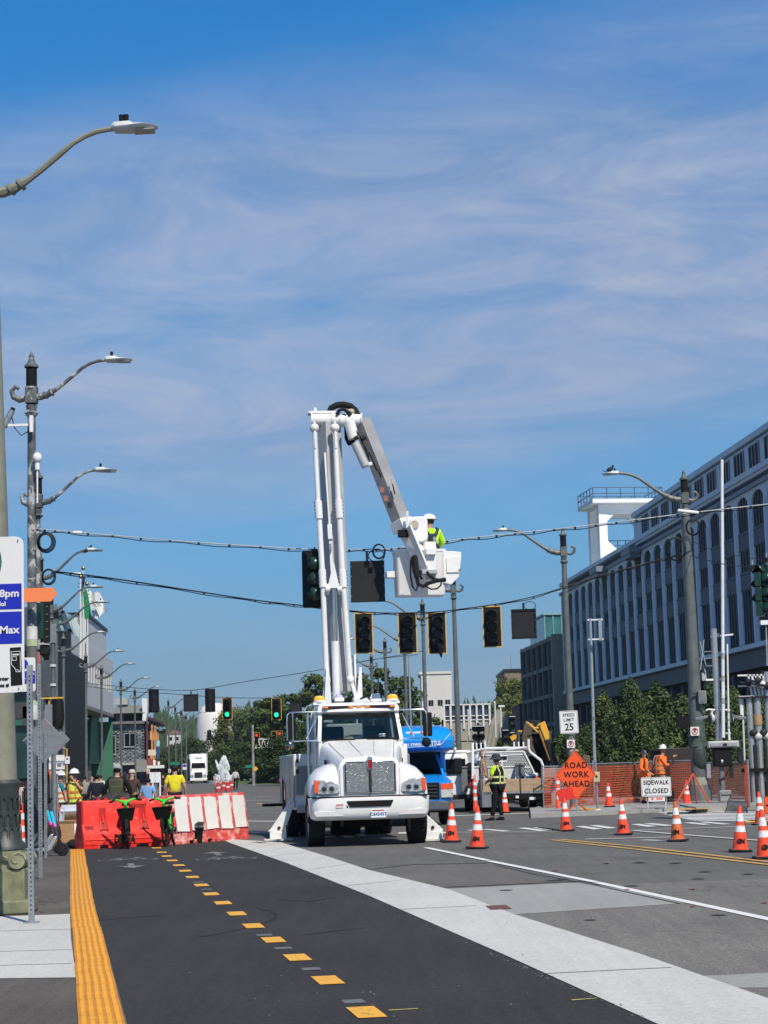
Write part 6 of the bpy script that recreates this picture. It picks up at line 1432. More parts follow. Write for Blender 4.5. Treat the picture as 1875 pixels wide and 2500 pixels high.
MB().box((-.05, -.02, .48), (.1, .04, .08)).box((.45, -.02, .42), (.2, .04, .09)).build('plate', mat('plate_white', (.7, .7, .7), .5), ft); MB().box((0, .2, .5), (1.9, .3, .25)).build('rear_frame', BLACKM, ft)
# cab
MB().rings([[(-.92*a, y0, z), (.92*a, y0, z), (.92*a, 6.6, z), (-.92*a, 6.6, z)] for a, y0, z in ((1, 4.35, .7), (1, 4.35, 1.3), (.86, 4.45, 1.85), (.8, 4.6, 1.92))]).build('cab', WHITE, ft, smooth=True)
MB().box((0, 4.34, 1.55), (1.3, .06, .4)).build('rear_window', W_GLASS, ft)
# headboard with holes: built from frame bars and a perforated sheet
hy = 3.9
hb = MB(); hp = [(-1.22,1.05),(-.82,1.98),(.78,1.98),(1.2,1.05)]
for (x0,z0),(x1,z1) in zip(hp,hp[1:]+hp[:1]): hb.bar((x0,hy,z0),(x1,hy,z1),.09,.05)
hb.bar((-1.0,hy,1.42),(1.0,hy,1.42),.05,.04).bar((0,hy,1.42),(0,hy,1.98),.05,.04)
hb.box((0, hy, 1.9), (1.5, .03, .14)).box((-.05, hy, 1.62), (.4, .02, .04)).build('headboard_frame', WHITE, ft)
ps = MB();
for i in range(40):
 for j in range(16):
  x = -1.15+i*.058+(j % 2)*.029; z = 1.08+j*.054
  lim = 1.2-(z-1.05)*.43
  if abs(x) > lim-.05 or (abs(x+.05) < .26 and 1.66 < z < 1.84): continue
  ps.box((x, hy+.02, z), (.032, .012, .032), Matrix.Rotation(math.pi/4, 3, 'Y'))
MB().prism([(-1.16, 1.08), (-.80, 1.93), (.76, 1.93), (1.14, 1.08)], 'y', hy+.0, hy+.012).build('headboard_sheet', WHITE, ft)
ps2 = ps.build('sheet_holes', BLACKM, ft); ps2.location = (0, -.03, 0); ps2['kind'] = 'stuff'
MB().box((-.05, hy-.02, 1.76), (.46, .02, .11)).build('headboard_slot', BLACKM, ft, bevel=.01)
# rack pipes
def rack(pts, r=.035, nm='rack_pipe'): MB().tube(pts, r, 8).build(nm, WHITE, ft, smooth=True)
rack([F9(1456,1040),F9(1452,760),F9(1425,690),F9(1270,570),F9(1248,520),F9(1244,380)],.045)
rack([F9(440,960,61),F9(438,440,61.2)],.045); rack([F9(525,690,63.5),F9(600,610,63.5),F9(622,560,63.5),F9(615,400,63.5)],.04)
rack([F9(620,520,62),F9(1240,512,61.8)],.05); rack([F9(350,580,62.3),F9(600,520,62.3)],.03); rack([F9(930,545,61.6),F9(1240,500,61.3)],.03)
for x in (497, 560, 1040, 1107, 1176): rack([F9(x, 530, 62), F9(x-6, 420 if x > 900 else 435, 62)], .03, 'rack_stake')
MB().bar(F9(545, 560, 62.5), F9(640, 930, 61.6), .06, .06).build('tool_handle', mat('rusty_wood_handle', (.30, .17, .07), .7, var=.3), ft)
for x0, x1 in ((575, 600), (600, 650), (560, 570), (625, 645)): MB().cyl(F9(x0, 540, 62.4), F9(x1, 930, 61.7), .014, seg=6).build('tool_handle', MATS['rusty_wood_handle'], ft)
WB_ = mat('white_plastic_bin', (.66, .66, .65), .5, var=.04); GB_ = mat('grey_plastic_bin', (.16, .165, .17), .6, var=.15)
def bin_(label,x0,x1,y0,y1,Y,m,lid=None):
 a,b_ = pt(1080+x0*.1688,1740+y0*.1688,Y),pt(1080+x1*.1688,1740+y1*.1688,Y); w_ = b_.x-a.x; h_ = a.z-.67
 t = thing('bin', label, 'bin', ((a.x+b_.x)/2, Y, .67)); k = .92
 MB().rings([[(x*w_/2*s_, y*.3*s_+.3, z) for x, y in ((-1, -1), (1, -1), (1, 1), (-1, 1))] for s_, z in ((k, 0), (1, h_))]).build('tub', m, t, bevel=.01)
 MB().box((0, .3, h_), (w_+.04, .66, .05)).build('rim', lid or m, t, bevel=.01); return t
bin_('white plastic bin on the left of the flatbed', 455, 530, 785, 950, 61.5, WB_); bin_('large white bin with dark handle slot in the middle of the flatbed', 655, 1062, 790, 960, 62.2, WB_); bin_('grey bin standing left of the cooler', 1075, 1195, 755, 945, 61.6, GB_); bin_('grey weathered bin at the left edge of the flatbed', 265, 365, 790, 960, 62.6, GB_)
a = pt(1080+1295*.1688, 1740+830*.1688, 61.4); t = thing('cooler', 'teal-blue cooler with white lid on the right end of the flatbed', 'cooler', (a.x, 61.4, .67))
MB().box((0, .2, .24), (.40, .34, .44)).build('tub', mat('teal_blue_plastic', (.02, .12, .22), .5), t, bevel=.02); MB().box((0, .2, .51), (.45, .38, .11)).build('lid', WB_, t, bevel=.02); MB().tube([(-.1, .02, .28), (-.1, 0, .36), (.06, 0, .36), (.06, .02, .28), (-.1, .02, .28)], .015, 6).build('handle', WB_, t)
a = pt(1080+1365*.1688, 1740+930*.1688, 61.2); t = thing('tarp', 'small red-orange folded tarp in front of the cooler', 'tarp', (a.x, 61.15, .98)); MB().prism([(-.13, 0), (.16, 0), (.1, .07), (-.02, .17), (-.08, .03)], 'y', 0, .12).build('cloth', ORANGE, t, bevel=.01)
# ------------------------------------------------------------------ excavator
ex = thing('excavator', 'yellow and black excavator with its arm folded behind the flatbed truck', 'excavator', (7.3, 74, 0), 0)
def E9(x,y,Y=74): p = pt(1080+x*.1688,1740+y*.1688,Y); return Vector((p.x-7.3,p.y-74,p.z))
YEL = mat('digger_yellow', (.72, .38, .04), .45, var=.12, scale=3, spots=((.3, .16, .05), 4, .66, .08)); BRN = mat('dirty_brown_steel', (.10, .075, .05), .7, var=.25)
def ebar(n_,p,q_,w,h,m): MB().bar(p,q_,w,h).build(n_,m,ex,bevel=.02)
ebar('boom', E9(1290, 620), E9(1210, 330), .30, .4, BRN); ebar('boom', E9(1212, 350), E9(1255, 150), .30, .34, BRN); ebar('boom', E9(1250, 150), E9(1450, 165), .24, .24, DARK)
ebar('stick', E9(1435, 140, 73.4), E9(1530, 395, 73.4), .24, .26, YEL); ebar('stick', E9(1510, 390, 73.3), E9(1635, 770, 73.3), .22, .26, DARK)
for k in range(3): MB().tube([E9(1210+k*20, 130+k*12, 73), E9(1300+k*25, 210+k*10, 73), E9(1385+k*6, 285-k*60, 73)], .035, 6).build('hydraulic_line', YEL, ex)
MB().cyl(E9(1395, 250, 73), E9(1560, 690, 73), .05, seg=8).build('ram', mat('rust_orange_steel', (.35, .17, .05), .5), ex)
MB().cyl(E9(1480, 400, 73), E9(1600, 780, 73), .06, seg=8).build('ram', BLACKM, ex)
cbm = E9(1345, 590); MB().box((cbm.x, .8, cbm.z), (1.25, 1.3, 1.6)).build('cab', W_GLASS, ex, bevel=.05)
for s_ in (-1, 1): MB().bar((cbm.x+s_*.62, .1, cbm.z-.8), (cbm.x+s_*.62, .1, cbm.z+.82), .09, .09).build('cab_pillar', mat('dark_grey_steel', (.06, .065, .07), .5), ex)
MB().box((cbm.x, .8, cbm.z+.83), (1.4, 1.5, .1)).build('cab_roof', MATS['dark_grey_steel'], ex)
MB().box((cbm.x+.9, 1.5, 1.25), (2.6, 2.6, 1.1)).build('house', BRN, ex, bevel=.05)
for s_ in (-1, 1): MB().prism([(-.2, .0), (2.8, .0), (3.1, .35), (2.8, .7), (-.2, .7), (-.5, .35)], 'y', 1+s_*1.0-.25, 1+s_*1.0+.25).build('track', RUBBER, ex).location.x = cbm.x-1
MB().box((cbm.x+1.0, -.2, .8), (1.3, .3, .9)).build('counterweight', DARK, ex)
ex2 = thing('backhoe', 'yellow backhoe arm poking up left of the excavator', 'backhoe', (5.5, 80, 0))
def E2(x,y): p = pt(1080+x*.1688,1740+y*.1688,80); return Vector((p.x-5.5,0,p.z))
MB().bar(E2(990, 380), E2(1080, 325), .16, .2).build('arm', YEL, ex2); MB().bar(E2(1105, 290), E2(1110, 460), .1, .2).bar(E2(1150, 290), E2(1150, 460), .1, .2).bar(E2(1095, 290), E2(1155, 290), .12, .2).build('frame', YEL, ex2); MB().box((E2(1100, 600).x, .5, .9), (2.2, 1.6, 1.6)).build('body', YEL, ex2, bevel=.05)
MB().bar(E2(1075, 330), E2(1100, 560), .14, .2).build('arm', BRN, ex2)
for s_ in (-1,1): wheel(ex2,E2(1100,600).x+s_*1.1,.5,.5,.3,YEL,s_,tread=False)
# lorry far down the street
lg_ = pt(485, 1916, 250); lr = thing('lorry', 'white semi lorry facing the camera far down the street', 'lorry', (lg_.x, 250, 0), R(6))
MB().rings([[(-1.1*a, y0, z), (1.1*a, y0, z), (1.1*a, 2.8, z), (-1.1*a, 2.8, z)] for a, y0, z in ((1, .2, .6), (.98, .1, 1.3), (.78, .3, 1.75), (.82, 1.1, 1.9), (.95, 1.3, 2.0))]).build('hood', WHITE, lr, smooth=True)
MB().rings([[(-1.1*a, y0, z), (1.1*a, y0, z), (1.1*a, 4, z), (-1.1*a, 4, z)] for a, y0, z in ((1, 1.2, 1.0), (1, 1.3, 2.0), (.96, 1.5, 2.8), (1.0, 1.7, 3.0), (.95, 2.3, 3.95))]).build('cab', WHITE, lr, bevel=.05)
MB().add([(-.95, 1.24, 2.02), (.95, 1.24, 2.02), (.88, 1.42, 2.72), (-.88, 1.42, 2.72)], [(0, 1, 2, 3)]).build('windscreen', W_GLASS, lr)
MB().prism([(-.55, .75), (-.5, 1.45), (.5, 1.45), (.55, .75)], 'y', .02, .2).build('grille', DARK, lr); MB().box((0, .08, .5), (2.3, .3, .35)).build('bumper', WHITE, lr, bevel=.05)
for s_ in (-1, 1): MB().box((s_*.85, .08, 1.0), (.35, .1, .3)).build('headlight', LENS, lr); wheel(lr, s_*.95, 1.0, .5, .3, STEEL, s_, tread=False); MB().box((s_*1.35, 1.3, 2.2), (.15, .15, .8)).build('mirror', BLACKM, lr)
MB().box((0, 9.5, 2.5), (2.5, 10, 2.9)).build('trailer', mat('trailer_white', (.6, .6, .6), .5), lr)
for i, x in enumerate((-.38, -.2, -.05, .1, .26, .4)): MB().box((x, 1.82, 3.35+.03*(i % 2)), (.09, .04, .22)).build('cab_lettering', mat('green_letter', (.05, .25, .2), .5), lr)
MB().box((-1.35, 8.5, 2.2), (.3, 3, 3.2)).build('side_panel', mat('grey_panel', (.2, .2, .2), .6), lr)
# ------------------------------------------------------------------ people
def skinned(name,joints,edges,m,parent,root=0,sub=2,label=None):
 me = bpy.data.meshes.new(name); keys = list(joints)
 me.from_pydata([joints[k][0] for k in keys],[(keys.index(a),keys.index(b)) for a,b in edges],[])
 o = bpy.data.objects.new(name,me); COL.objects.link(o); o.parent = parent; me.materials.append(m)
 sk = o.modifiers.new('skin', 'SKIN'); sk.use_smooth_shade = True
 sv = me.skin_vertices[0].data
 for i,k in enumerate(keys):
  r = joints[k][1]; sv[i].radius = r if isinstance(r,tuple) else (r,r); sv[i].use_root = (i == root)
 ss = o.modifiers.new('sub', 'SUBSURF'); ss.levels = sub; ss.render_levels = sub
 me.materials[0] = m
 return o
STAND = dict(pel=(0,0,.95),spi=(0,.01,1.14),che=(0,0,1.32),neb=(0,-.01,1.45),nec=(0,.0,1.52),hea=(0,.02,1.62),top=(0,.0,1.70),
 shL=(-.17,0,1.41),elL=(-.25,-.02,1.13),wrL=(-.27,.06,.90),shR=(.17,0,1.41),elR=(.25,-.02,1.13),wrR=(.27,.06,.90),
 hiL=(-.09,0,.90),knL=(-.11,.03,.50),anL=(-.12,-.02,.09),toL=(-.13,.15,.04),hiR=(.09,0,.90),knR=(.11,.03,.50),anR=(.12,-.02,.09),toR=(.13,.15,.04))
RAD = dict(pel=(.15,.115),spi=(.135,.10),che=(.16,.115),neb=.075,nec=.052,hea=(.075,.092),top=.062,shL=.062,elL=.043,wrL=.030,shR=.062,elR=.043,wrR=.030,
 hiL=.088,knL=.058,anL=.042,toL=.036,hiR=.088,knR=.058,anR=.042,toR=.036)
def person(label,px,py_feet,Y,head_py,face=0,shirt=None,trousers=None,pose=None,sleeves=True,hat=None,hatc=None,hair=None,vest=None,pack=None,group=None,skin=SKIN,z=0., h=None,stripes=None,wide=1.0):
 c = pt(px,1900,Y); ht = h or (pt(px,head_py,Y).z-z); s = ht/1.76
 t = thing('person', label, 'person', (c.x, Y, z), face, group); t.scale = (s*wide, s, s)
 J = {k: Vector(v) for k,v in STAND.items()}
 for k,v in (pose or {}).items(): J[k] = Vector(v)
 jt = {k: (tuple(J[k]),RAD[k]) for k in J}
 E = [('pel', 'spi'), ('spi', 'che'), ('che', 'neb'), ('neb', 'nec'), ('nec', 'hea'), ('hea', 'top'), ('che', 'shL'), ('shL', 'elL'), ('elL', 'wrL'), ('che', 'shR'), ('shR', 'elR'), ('elR', 'wrR'), ('pel', 'hiL'), ('hiL', 'knL'), ('knL', 'anL'), ('anL', 'toL'), ('pel', 'hiR'), ('hiR', 'knR'), ('knR', 'anR'), ('anR', 'toR')]
 for sd, sg in (('L', -1), ('R', 1)):
  w_, e_ = J['wr'+sd], J['el'+sd]; d = (w_-e_).normalized(); u = d.cross(Vector((0, 1, 0)));
  if u.length < .1: u = Vector((1,0,0))
  u.normalize(); n_ = d.cross(u)
  pc = w_+d*.07; jt['pa'+sd] = (tuple(pc), (.034, .018)); E.append(('wr'+sd, 'pa'+sd))
  for k in range(4):
   a = pc+d*.025+u*(.026*(k-1.5)/1.5); b_ = a+d*(.035+.006*(1 if k in (1,2) else 0))+n_*.008; e2 = b_+d*.028+n_*.018
   jt[f'f{sd}{k}a'] = (tuple(a), .010); jt[f'f{sd}{k}b'] = (tuple(b_), .009); jt[f'f{sd}{k}c'] = (tuple(e2), .008)
   E += [('pa'+sd, f'f{sd}{k}a'), (f'f{sd}{k}a', f'f{sd}{k}b'), (f'f{sd}{k}b', f'f{sd}{k}c')]
  a = w_+d*.035-u*.030; b_ = a+d*.035-u*.022; jt[f't{sd}a'] = (tuple(a), .012); jt[f't{sd}b'] = (tuple(b_), .010); E += [('wr'+sd, f't{sd}a'), (f't{sd}a', f't{sd}b')]
 skinned('body', jt, E, skin, t)
 g = lambda k,e=.018: (jt[k][0],tuple(r+e for r in jt[k][1]) if isinstance(jt[k][1],tuple) else jt[k][1]+e)
 lo = J['pel'].lerp(J['spi'], .0)
 if shirt:
  sj = {'pel': (tuple(J['pel']+Vector((0, 0, -.03))), (.172, .135)), 'spi': g('spi', .022), 'che': g('che', .022), 'neb': (tuple(J['neb']), .078)}
  se = [('pel', 'spi'), ('spi', 'che'), ('che', 'neb')]
  for sd in 'LR':
   sj['sh'+sd] = g('sh'+sd, .020); se.append(('che', 'sh'+sd))
   if sleeves: sj['el'+sd] = g('el'+sd, .018); sj['wr'+sd] = (tuple(J['wr'+sd].lerp(J['el'+sd], .12)), .042); se += [('sh'+sd, 'el'+sd), ('el'+sd, 'wr'+sd)]
   else: sj['el'+sd] = (tuple(J['sh'+sd].lerp(J['el'+sd], .72)), .062); se.append(('sh'+sd, 'el'+sd))
  skinned('shirt', sj, se, shirt, t)
 if trousers:
  tj = {'pel': g('pel', .012)}; te = []
  for sd in 'LR':
   for k in ('hi', 'kn'): tj[k+sd] = g(k+sd, .018)
   tj['an'+sd] = (tuple(J['an'+sd]+Vector((0, 0, .02))), .068); te += [('pel', 'hi'+sd), ('hi'+sd, 'kn'+sd), ('kn'+sd, 'an'+sd)]
  skinned('trousers', tj, te, trousers, t)
 for sd in 'LR':
  a, b_ = J['an'+sd], J['to'+sd]; d = (b_-a); d.z = 0
  if d.length > .01:
   o = MB().rings([[(x*w_, y, z_) for x, z_ in ((-1, 0), (1, 0), (.9, hz), (-.9, hz))] for y, w_, hz in ((-.07, .04, .09), (0, .05, .10), (.1, .052, .07), (.18, .045, .05), (.21, .03, .03))]).build('shoe', BLACK, t, bevel=.012)
   o.location = (a.x,a.y,a.z-.09); o.rotation_euler = (0,0,math.atan2(-d.x,d.y))
 hd = J['hea']; fw = J['top'] if False else None
 # face
 f = MB().ball(hd+Vector((0, .10, -.01)), (.014, .022, .024), 8).build('nose', skin, t, smooth=True)
 for sg in (-1,1):
  MB().ball(hd+Vector((sg*.032, .082, .02)), (.013, .008, .008), 8).build('eye', DARK, t); MB().ball(hd+Vector((sg*.082, .0, .0)), (.014, .024, .034), 8).build('ear', skin, t, smooth=True)
 MB().box(hd+Vector((0, .083, -.055)), (.045, .008, .008)).build('mouth', mat('lips', (.35, .12, .10), .5), t)
 if hair: MB().ball(hd+Vector((0, -.02, .045)), (.092, .105, .088), 12).build('hair', hair, t, smooth=True)
 c_ = hd+Vector((0,.0,.075))
 if hat == 'hard':
  MB().lathe([(.165, -.005), (.17, .005), (.13, .02), (.125, .05), (.11, .09), (.075, .12), (.02, .135)], c_, 20).tube([c_+Vector((0, -.11, .07)), c_+Vector((0, 0, .14)), c_+Vector((0, .11, .07))], .014, 6).build('hard_hat', hatc or WHITE, t, smooth=True)
 if hat == 'bucket': MB().lathe([(.20, -.035), (.195, -.025), (.125, .02), (.12, .07), (.10, .11), (.02, .12)], c_, 20).build('brimmed_hat', hatc, t, smooth=True)
 if hat == 'cap': MB().lathe([(.10, -.01), (.102, .02), (.09, .07), (.05, .1), (.01, .105)], c_, 16).build('cap', hatc, t, smooth=True); MB().box(c_+Vector((0, .12, .0)), (.14, .10, .015)).build('cap_peak', hatc, t, bevel=.005)
 if vest:
  vm,sm = vest
  rg = []
  for z_,a,b_ in ((.90,.21,.175),(1.0,.205,.17),(1.14,.20,.165),(1.30,.215,.172),(1.40,.195,.15),(1.46,.11,.11)):
   cx = J['spi'].lerp(J['che'], (z_-1.14)/.18) if z_ > 1.14 else J['pel'].lerp(J['spi'], (z_-.95)/.19)
   rg.append([(cx.x+a*math.cos(q), cx.y+b_*math.sin(q), z_+(J['che'].z-1.32)) for q in [2*math.pi*k/20 for k in range(20)]])
  MB().rings(rg, cap=False).build('vest', vm, t, smooth=True)
  dz = J['che'].z-1.32
  bd = MB()
  for z_ in ([1.02] if stripes == 'X' else [1.02, 1.18]):
   cx = J['pel'].lerp(J['spi'], (z_-.95)/.19)
   bd.rings([[(cx.x+.214*math.cos(q),cx.y+.180*math.sin(q),z_+k+dz) for q in [2*math.pi*j/20 for j in range(20)]] for k in (-.025,.025)],cap=False)
  for sg in (-1,1): bd.tube([(sg*.09,-.165,1.02+dz),(sg*.10,-.172,1.3+dz),(sg*.11,-.10,1.47+dz),(sg*.11,.03,1.49+dz),(sg*.10,.165,1.35+dz),(sg*.09,.17,1.02+dz)],.02,6)
  bd.build('reflective_band', sm, t, smooth=True)
 if pack:
  MB().box((0, -.22, 1.20), (.34, .20, .48)).build('backpack', pack, t, bevel=.06); MB().box((0, -.33, 1.12), (.26, .06, .24)).build('backpack_pocket', pack, t, bevel=.025)
  for sg in (-1, 1): MB().tube([(sg*.11, -.14, 1.40), (sg*.12, .0, 1.48), (sg*.13, .14, 1.33), (sg*.15, .10, 1.1)], .018, 6).build('strap', BLACK, t)
 return t
def cloth(n_,c_): return mat(n_,c_,.85,var=.12,scale=9,bump=.3,bscale=12)
HI = cloth('hi_vis_yellow', (.52, .85, .02)); HIO = cloth('hi_vis_orange', (.95, .20, .03)); NAVY = cloth('navy_cloth', (.015, .018, .03)); BLK = cloth('black_cloth', (.012, .012, .013)); SIL = mat('silver_reflective', (.55, .57, .55), .4, var=.1)
DH = mat('dark_hair', (.012, .010, .009), .6); GH = mat('grey_hair', (.18, .17, .16), .7); BR_H = mat('brown_hair', (.06, .035, .02), .6)
# bucket worker,standing in the bucket with back to the camera
t = person('worker in the raised bucket in yellow shirt, white hard hat and navy harness', C2(1255, 1358)[0], 0, 42.4, 0, R(18), HI, NAVY, pose=dict(elL=(-.33, .10, 1.22), wrL=(-.30, .34, 1.20), elR=(.27, .05, 1.16), wrR=(.22, .27, 1.08)), hat='hard', hair=BR_H, h=1.76, z=(BT.matrix_world @ Vector((bx0, by, bz0))).z+.1, wide=1.25)
HARN = mat('navy_harness_web', (.012, .022, .07), .6, var=.2)
hb_ = MB();
for sg in (-1,1): hb_.tube([(sg*.12,-.15,1.44),(sg*.02,-.175,1.24),(-sg*.13,-.16,1.0)],.028,6).tube([(sg*.13,.1,1.42),(sg*.13,-.02,1.49),(sg*.12,-.15,1.44)],.026,6)
hb_.box((0, -.17, 1.24), (.13, .05, .2)).build('harness', HARN, t); MB().box((.03, -.205, 1.2), (.06, .03, .12)).build('harness_ring', STEEL, t)
MB().tube([(-.19, .12, 1.38), (-.185, -.03, 1.46), (-.17, -.14, 1.38), (-.16, -.15, 1.12)], .02, 6).build('reflective_band', SIL, t)
# flagger
person('flagger in black vest with yellow bands and black brimmed hat standing by the cones', 1214, 0, gp(1214, 2003).y, 1857, R(50), HI, BLK, pose=dict(elR=(.24, -.05, 1.12), wrR=(.2, .18, 1.08), elL=(-.24, .05, 1.12), wrL=(-.12, .27, 1.05), anL=(-.14, .12, .09), toL=(-.16, .28, .04)), sleeves=False, hat='bucket', hatc=cloth('charcoal_cloth', (.03, .032, .04)), hair=BR_H, vest=(BLK, mat('yellow_silver_band', (.60, .68, .25), .5, var=.2)), h=1.80)
# orange workers behind the fence
person('bare-headed worker in orange jacket behind the orange mesh fence', 1574, 0, 63, 1830, R(-120), HIO, HIO, hair=GH, z=.12, pose=dict(wrR=(.2, .25, 1.0)))
person('worker in orange shirt and white hard hat reaching toward a dark cabinet', 1612, 0, 63.4, 1823, R(-75), HIO, cloth('tan_trousers', (.28, .20, .12)), hat='hard', pose=dict(elL=(-.22, .28, 1.40), wrL=(-.18, .52, 1.44), elR=(.24, .12, 1.16), wrR=(.2, .34, 1.2), che=(0, .08, 1.32), neb=(0, .11, 1.45), nec=(0, .12, 1.52), hea=(0, .15, 1.62), top=(0, .15, 1.70)), vest=(HIO, mat('dull_band', (.35, .22, .15), .6)), z=.12)
# crowd on the left
person('worker in white hard hat, teal shirt and white-orange vest turned to the right', 147, 0, 52, 1886, R(-70), cloth('teal_cloth', (.01, .16, .25)), cloth('olive_cloth', (.06, .055, .03)), sleeves=False, hat='hard', vest=(cloth('cream_vest', (.70, .68, .50)), mat('orange_band', (.65, .18, .05), .6)), h=1.66, pose=dict(wrR=(.2, .3, 1.05), elR=(.24, .1, 1.12)))
person('worker in white hard hat and yellow vest holding a hand to the face', 182, 0, 50, 1879, R(168), cloth('dark_olive_cloth', (.035, .035, .025)), cloth('dark_olive_cloth', (.035, .035, .025)), sleeves=False, hat='hard', vest=(cloth('lime_vest', (.62, .75, .10)), mat('orange_band', (.65, .18, .05), .6)), pose=dict(elL=(-.27, .12, 1.22), wrL=(-.06, .20, 1.50), elR=(.27, .02, 1.14), wrR=(.16, .24, 1.02)), h=1.70, skin=SKIN)
person('man in a dark navy suit seen from behind', 236, 0, 58, 1894, R(5), NAVY, NAVY, hair=DH, h=1.60, wide=1.1)
person('person in black with a camouflage backpack and pale cap', 286, 0, 50, 1871, R(0), BLK, BLK, hat='cap', hatc=cloth('grey_white_cap', (.35, .35, .37)), hair=DH, pack=cloth('camouflage_green', (.06, .065, .035)), h=1.80, pose=dict(elL=(-.30, .02, 1.15), elR=(.30, .02, 1.15)), wide=1.12)
person('man in a brown jacket and white cap seen from behind', 322, 0, 58, 1881, R(-8), cloth('brown_cloth', (.075, .035, .028)), BLK, hat='cap', hatc=cloth('cream_cap', (.55, .48, .38)), h=1.68, pose=dict(elR=(.26, .04, 1.13), wrR=(.24, .16, .92)), wide=1.08)
person('dark-haired woman in a light blue top with a cross-body strap', 361, 0, 55, 1899, R(-15), cloth('light_blue_cloth', (.22, .42, .70)), cloth('red_cloth', (.55, .04, .03)), sleeves=False, hair=DH, h=1.45, wide=1.15)
person('person in a bright yellow shirt and black trousers seen from behind', 427, 0, 56, 1874, R(4), cloth('bright_yellow_cloth', (.80, .68, .02)), BLK, hair=DH, h=1.80, sleeves=False, wide=1.15)
far_p = [(206, 1898, 72, 'distant person in a pale top between the yellow-vested worker and the suited man', (.3, .25, .22)), (398, 1888, 95, 'distant person in dark clothes right of the white sign boards', (.03, .015, .02)), (575, 1884, 150, 'tiny distant person in white near the fountain', (.6, .6, .6)), (305, 1893, 80, 'distant person in grey between the backpack and brown jacket', (.12, .11, .10)), (246, 1895, 85, 'distant person in a white top behind the suited man', (.55, .53, .5)), (43, 1890, 48, 'person in a pink-white shirt left of the tall orange channelizer', (.5, .38, .38)), (224, 1893, 82, 'distant bald man in grey left of the suited man', (.16, .15, .15))]
for x, y, Y, lb, c_ in far_p: person(lb, x, 0, Y, y, rnd.uniform(-.5, .5), cloth('clothing_%d' % x, c_), BLK, hair=DH if 'bald' not in lb else None, h=max(1.55, min(1.75, 1.6+(1888-y)/4500*Y)))
# ------------------------------------------------------------------ cones
GRAF = mat('black_spray_paint', (.012, .012, .012), .6)
def cone_proto(m,nm):
 t = thing('traffic_cone', nm, 'traffic cone', (0, 0, 0))
 MB().box((0, 0, .02), (.36, .36, .04)).build('base', mat('black_recycled_rubber', (.03, .03, .03), .85, var=.3), t, bevel=.015)
 prof = [(.132,.04),(.030,.71),(.024,.74),(.01,.742)]
 MB().lathe([(.15, .035), (.132, .05)]+prof[1:], seg=24).build('cone', m, t, smooth=True)
 r = lambda z: .132+(.030-.132)*(z-.04)/.67+.0035
 for z0, z1 in ((.32, .42), (.49, .62)): MB().lathe([(r(z0), z0), (r(z1), z1)], seg=24, cap=False).build('reflective_collar', REFL, t, smooth=True)
 for i, ch in enumerate('GM'):
  b = text(ch, .095, GRAF, t, (-.028+.056*i, -r(.17)-.004, .17), bold=.006, name='marking'); b.rotation_euler = (math.pi/2-.15, R(-8+14*i), R(-12+25*i));
 return t
cA = cone_proto(ORANGE, 'tmp'); cB = None
cones = [((1384, 2030), 'cone standing in front of the road work sign with a red tag leaning on it', 0), ((1525, 2039), 'cone left of the rust-orange cone, painted with two letters', 0), ((1658, 2055), 'rust-orange cone more worn than its neighbours', 1), ((1812, 2081), 'largest cone at the right with black letters low on it', 0), ((1861, 2015), 'cone behind the small orange plaque at the right edge', 0), ((1490, 1980), 'small far cone beside the road work sign post', 0), ((1680, 1974), 'small far cone between the legs of the orange sign stand', 0), ((1874, 2098), 'cone cut by the right edge of the picture, nearest on that side', 0), ((1103, 2057), 'cone right beside the right outrigger of the bucket truck', 0), ((1166, 2073), 'nearest cone between the truck and the flagger', 0), ((1234, 1985), 'small cone behind the flagger under the flatbed', 0)]
for i,(p_,lb,w_) in enumerate(cones):
 g = gp(*p_); g.y += .15; sc = 1.03 if i not in (8,9) else 1.08
 if i == 0: o = cA; o.location = (g.x, g.y, .004); o['label'] = lb; o['group'] = 'orange traffic cones across the right lanes'
 else: o = dup(cA,(g.x,g.y,.004),rnd.uniform(-.35,.35),lb);
 o.scale = (sc,)*3; o.rotation_euler.x = rnd.uniform(-.02,.02); o.rotation_euler.y = rnd.uniform(-.045,.045)
 if i in (4,5,6): o.location.z = .004 if i == 4 else .125
 if w_:
  for ch in o.children:
   if ch.name.startswith('cone'): ch.data = ch.data.copy(); ch.data.materials[0] = ORANGE_W
 if i in (5,6,10):
  for ch in list(o.children):
   if ch.name.startswith('marking'): bpy.data.objects.remove(ch)
g = gp(1384, 2012); t = thing('red_tag', 'red rectangular flag board leaning on the cone before the road work sign', 'board', (g.x-.02, g.y-.25, .62), 0)
MB().box((0, 0, .14), (.41, .012, .30), Matrix.Rotation(R(-9), 3, 'Y')).build('board', mat('red_fluorescent', (.75, .03, .02), .5, var=.08), t, bevel=.004)
# channelizers
def channelizer(lb,px,py,h,z=0., r=.055,lean=0,Y=None):
 g = gp(px, py, z); t = thing('channelizer_post', lb, 'channelizer', g, rot=(0, lean, 0))
 MB().box((0, 0, .03), (.42, .42, .06)).build('base', MATS['black_recycled_rubber'], t, bevel=.02)
 MB().lathe([(r*1.1, .06), (r*1.1, .2), (r*.92, .22), (r*.85, h-.18), (r*.6, h-.14)], seg=14).build('post', ORANGE, t, smooth=True)
 MB().tube([(-.03, 0, h-.15), (-.03, 0, h-.02), (0, 0, h), (.03, 0, h-.02), (.03, 0, h-.15)], .014, 6).build('handle', ORANGE, t, smooth=True)
 for f in (.38, .58, .78): MB().lathe([(r*.95, h*f-.055), (r*.95, h*f+.055)], seg=14, cap=False).build('reflective_collar', REFL, t, smooth=True)
 return t
channelizer('tall orange channelizer post left of the flagger', 1161, 1985, 1.22, 0, .07)
channelizer('pale channelizer post left of the road work sign', 1364, 1983, 1.2, .0, .075)
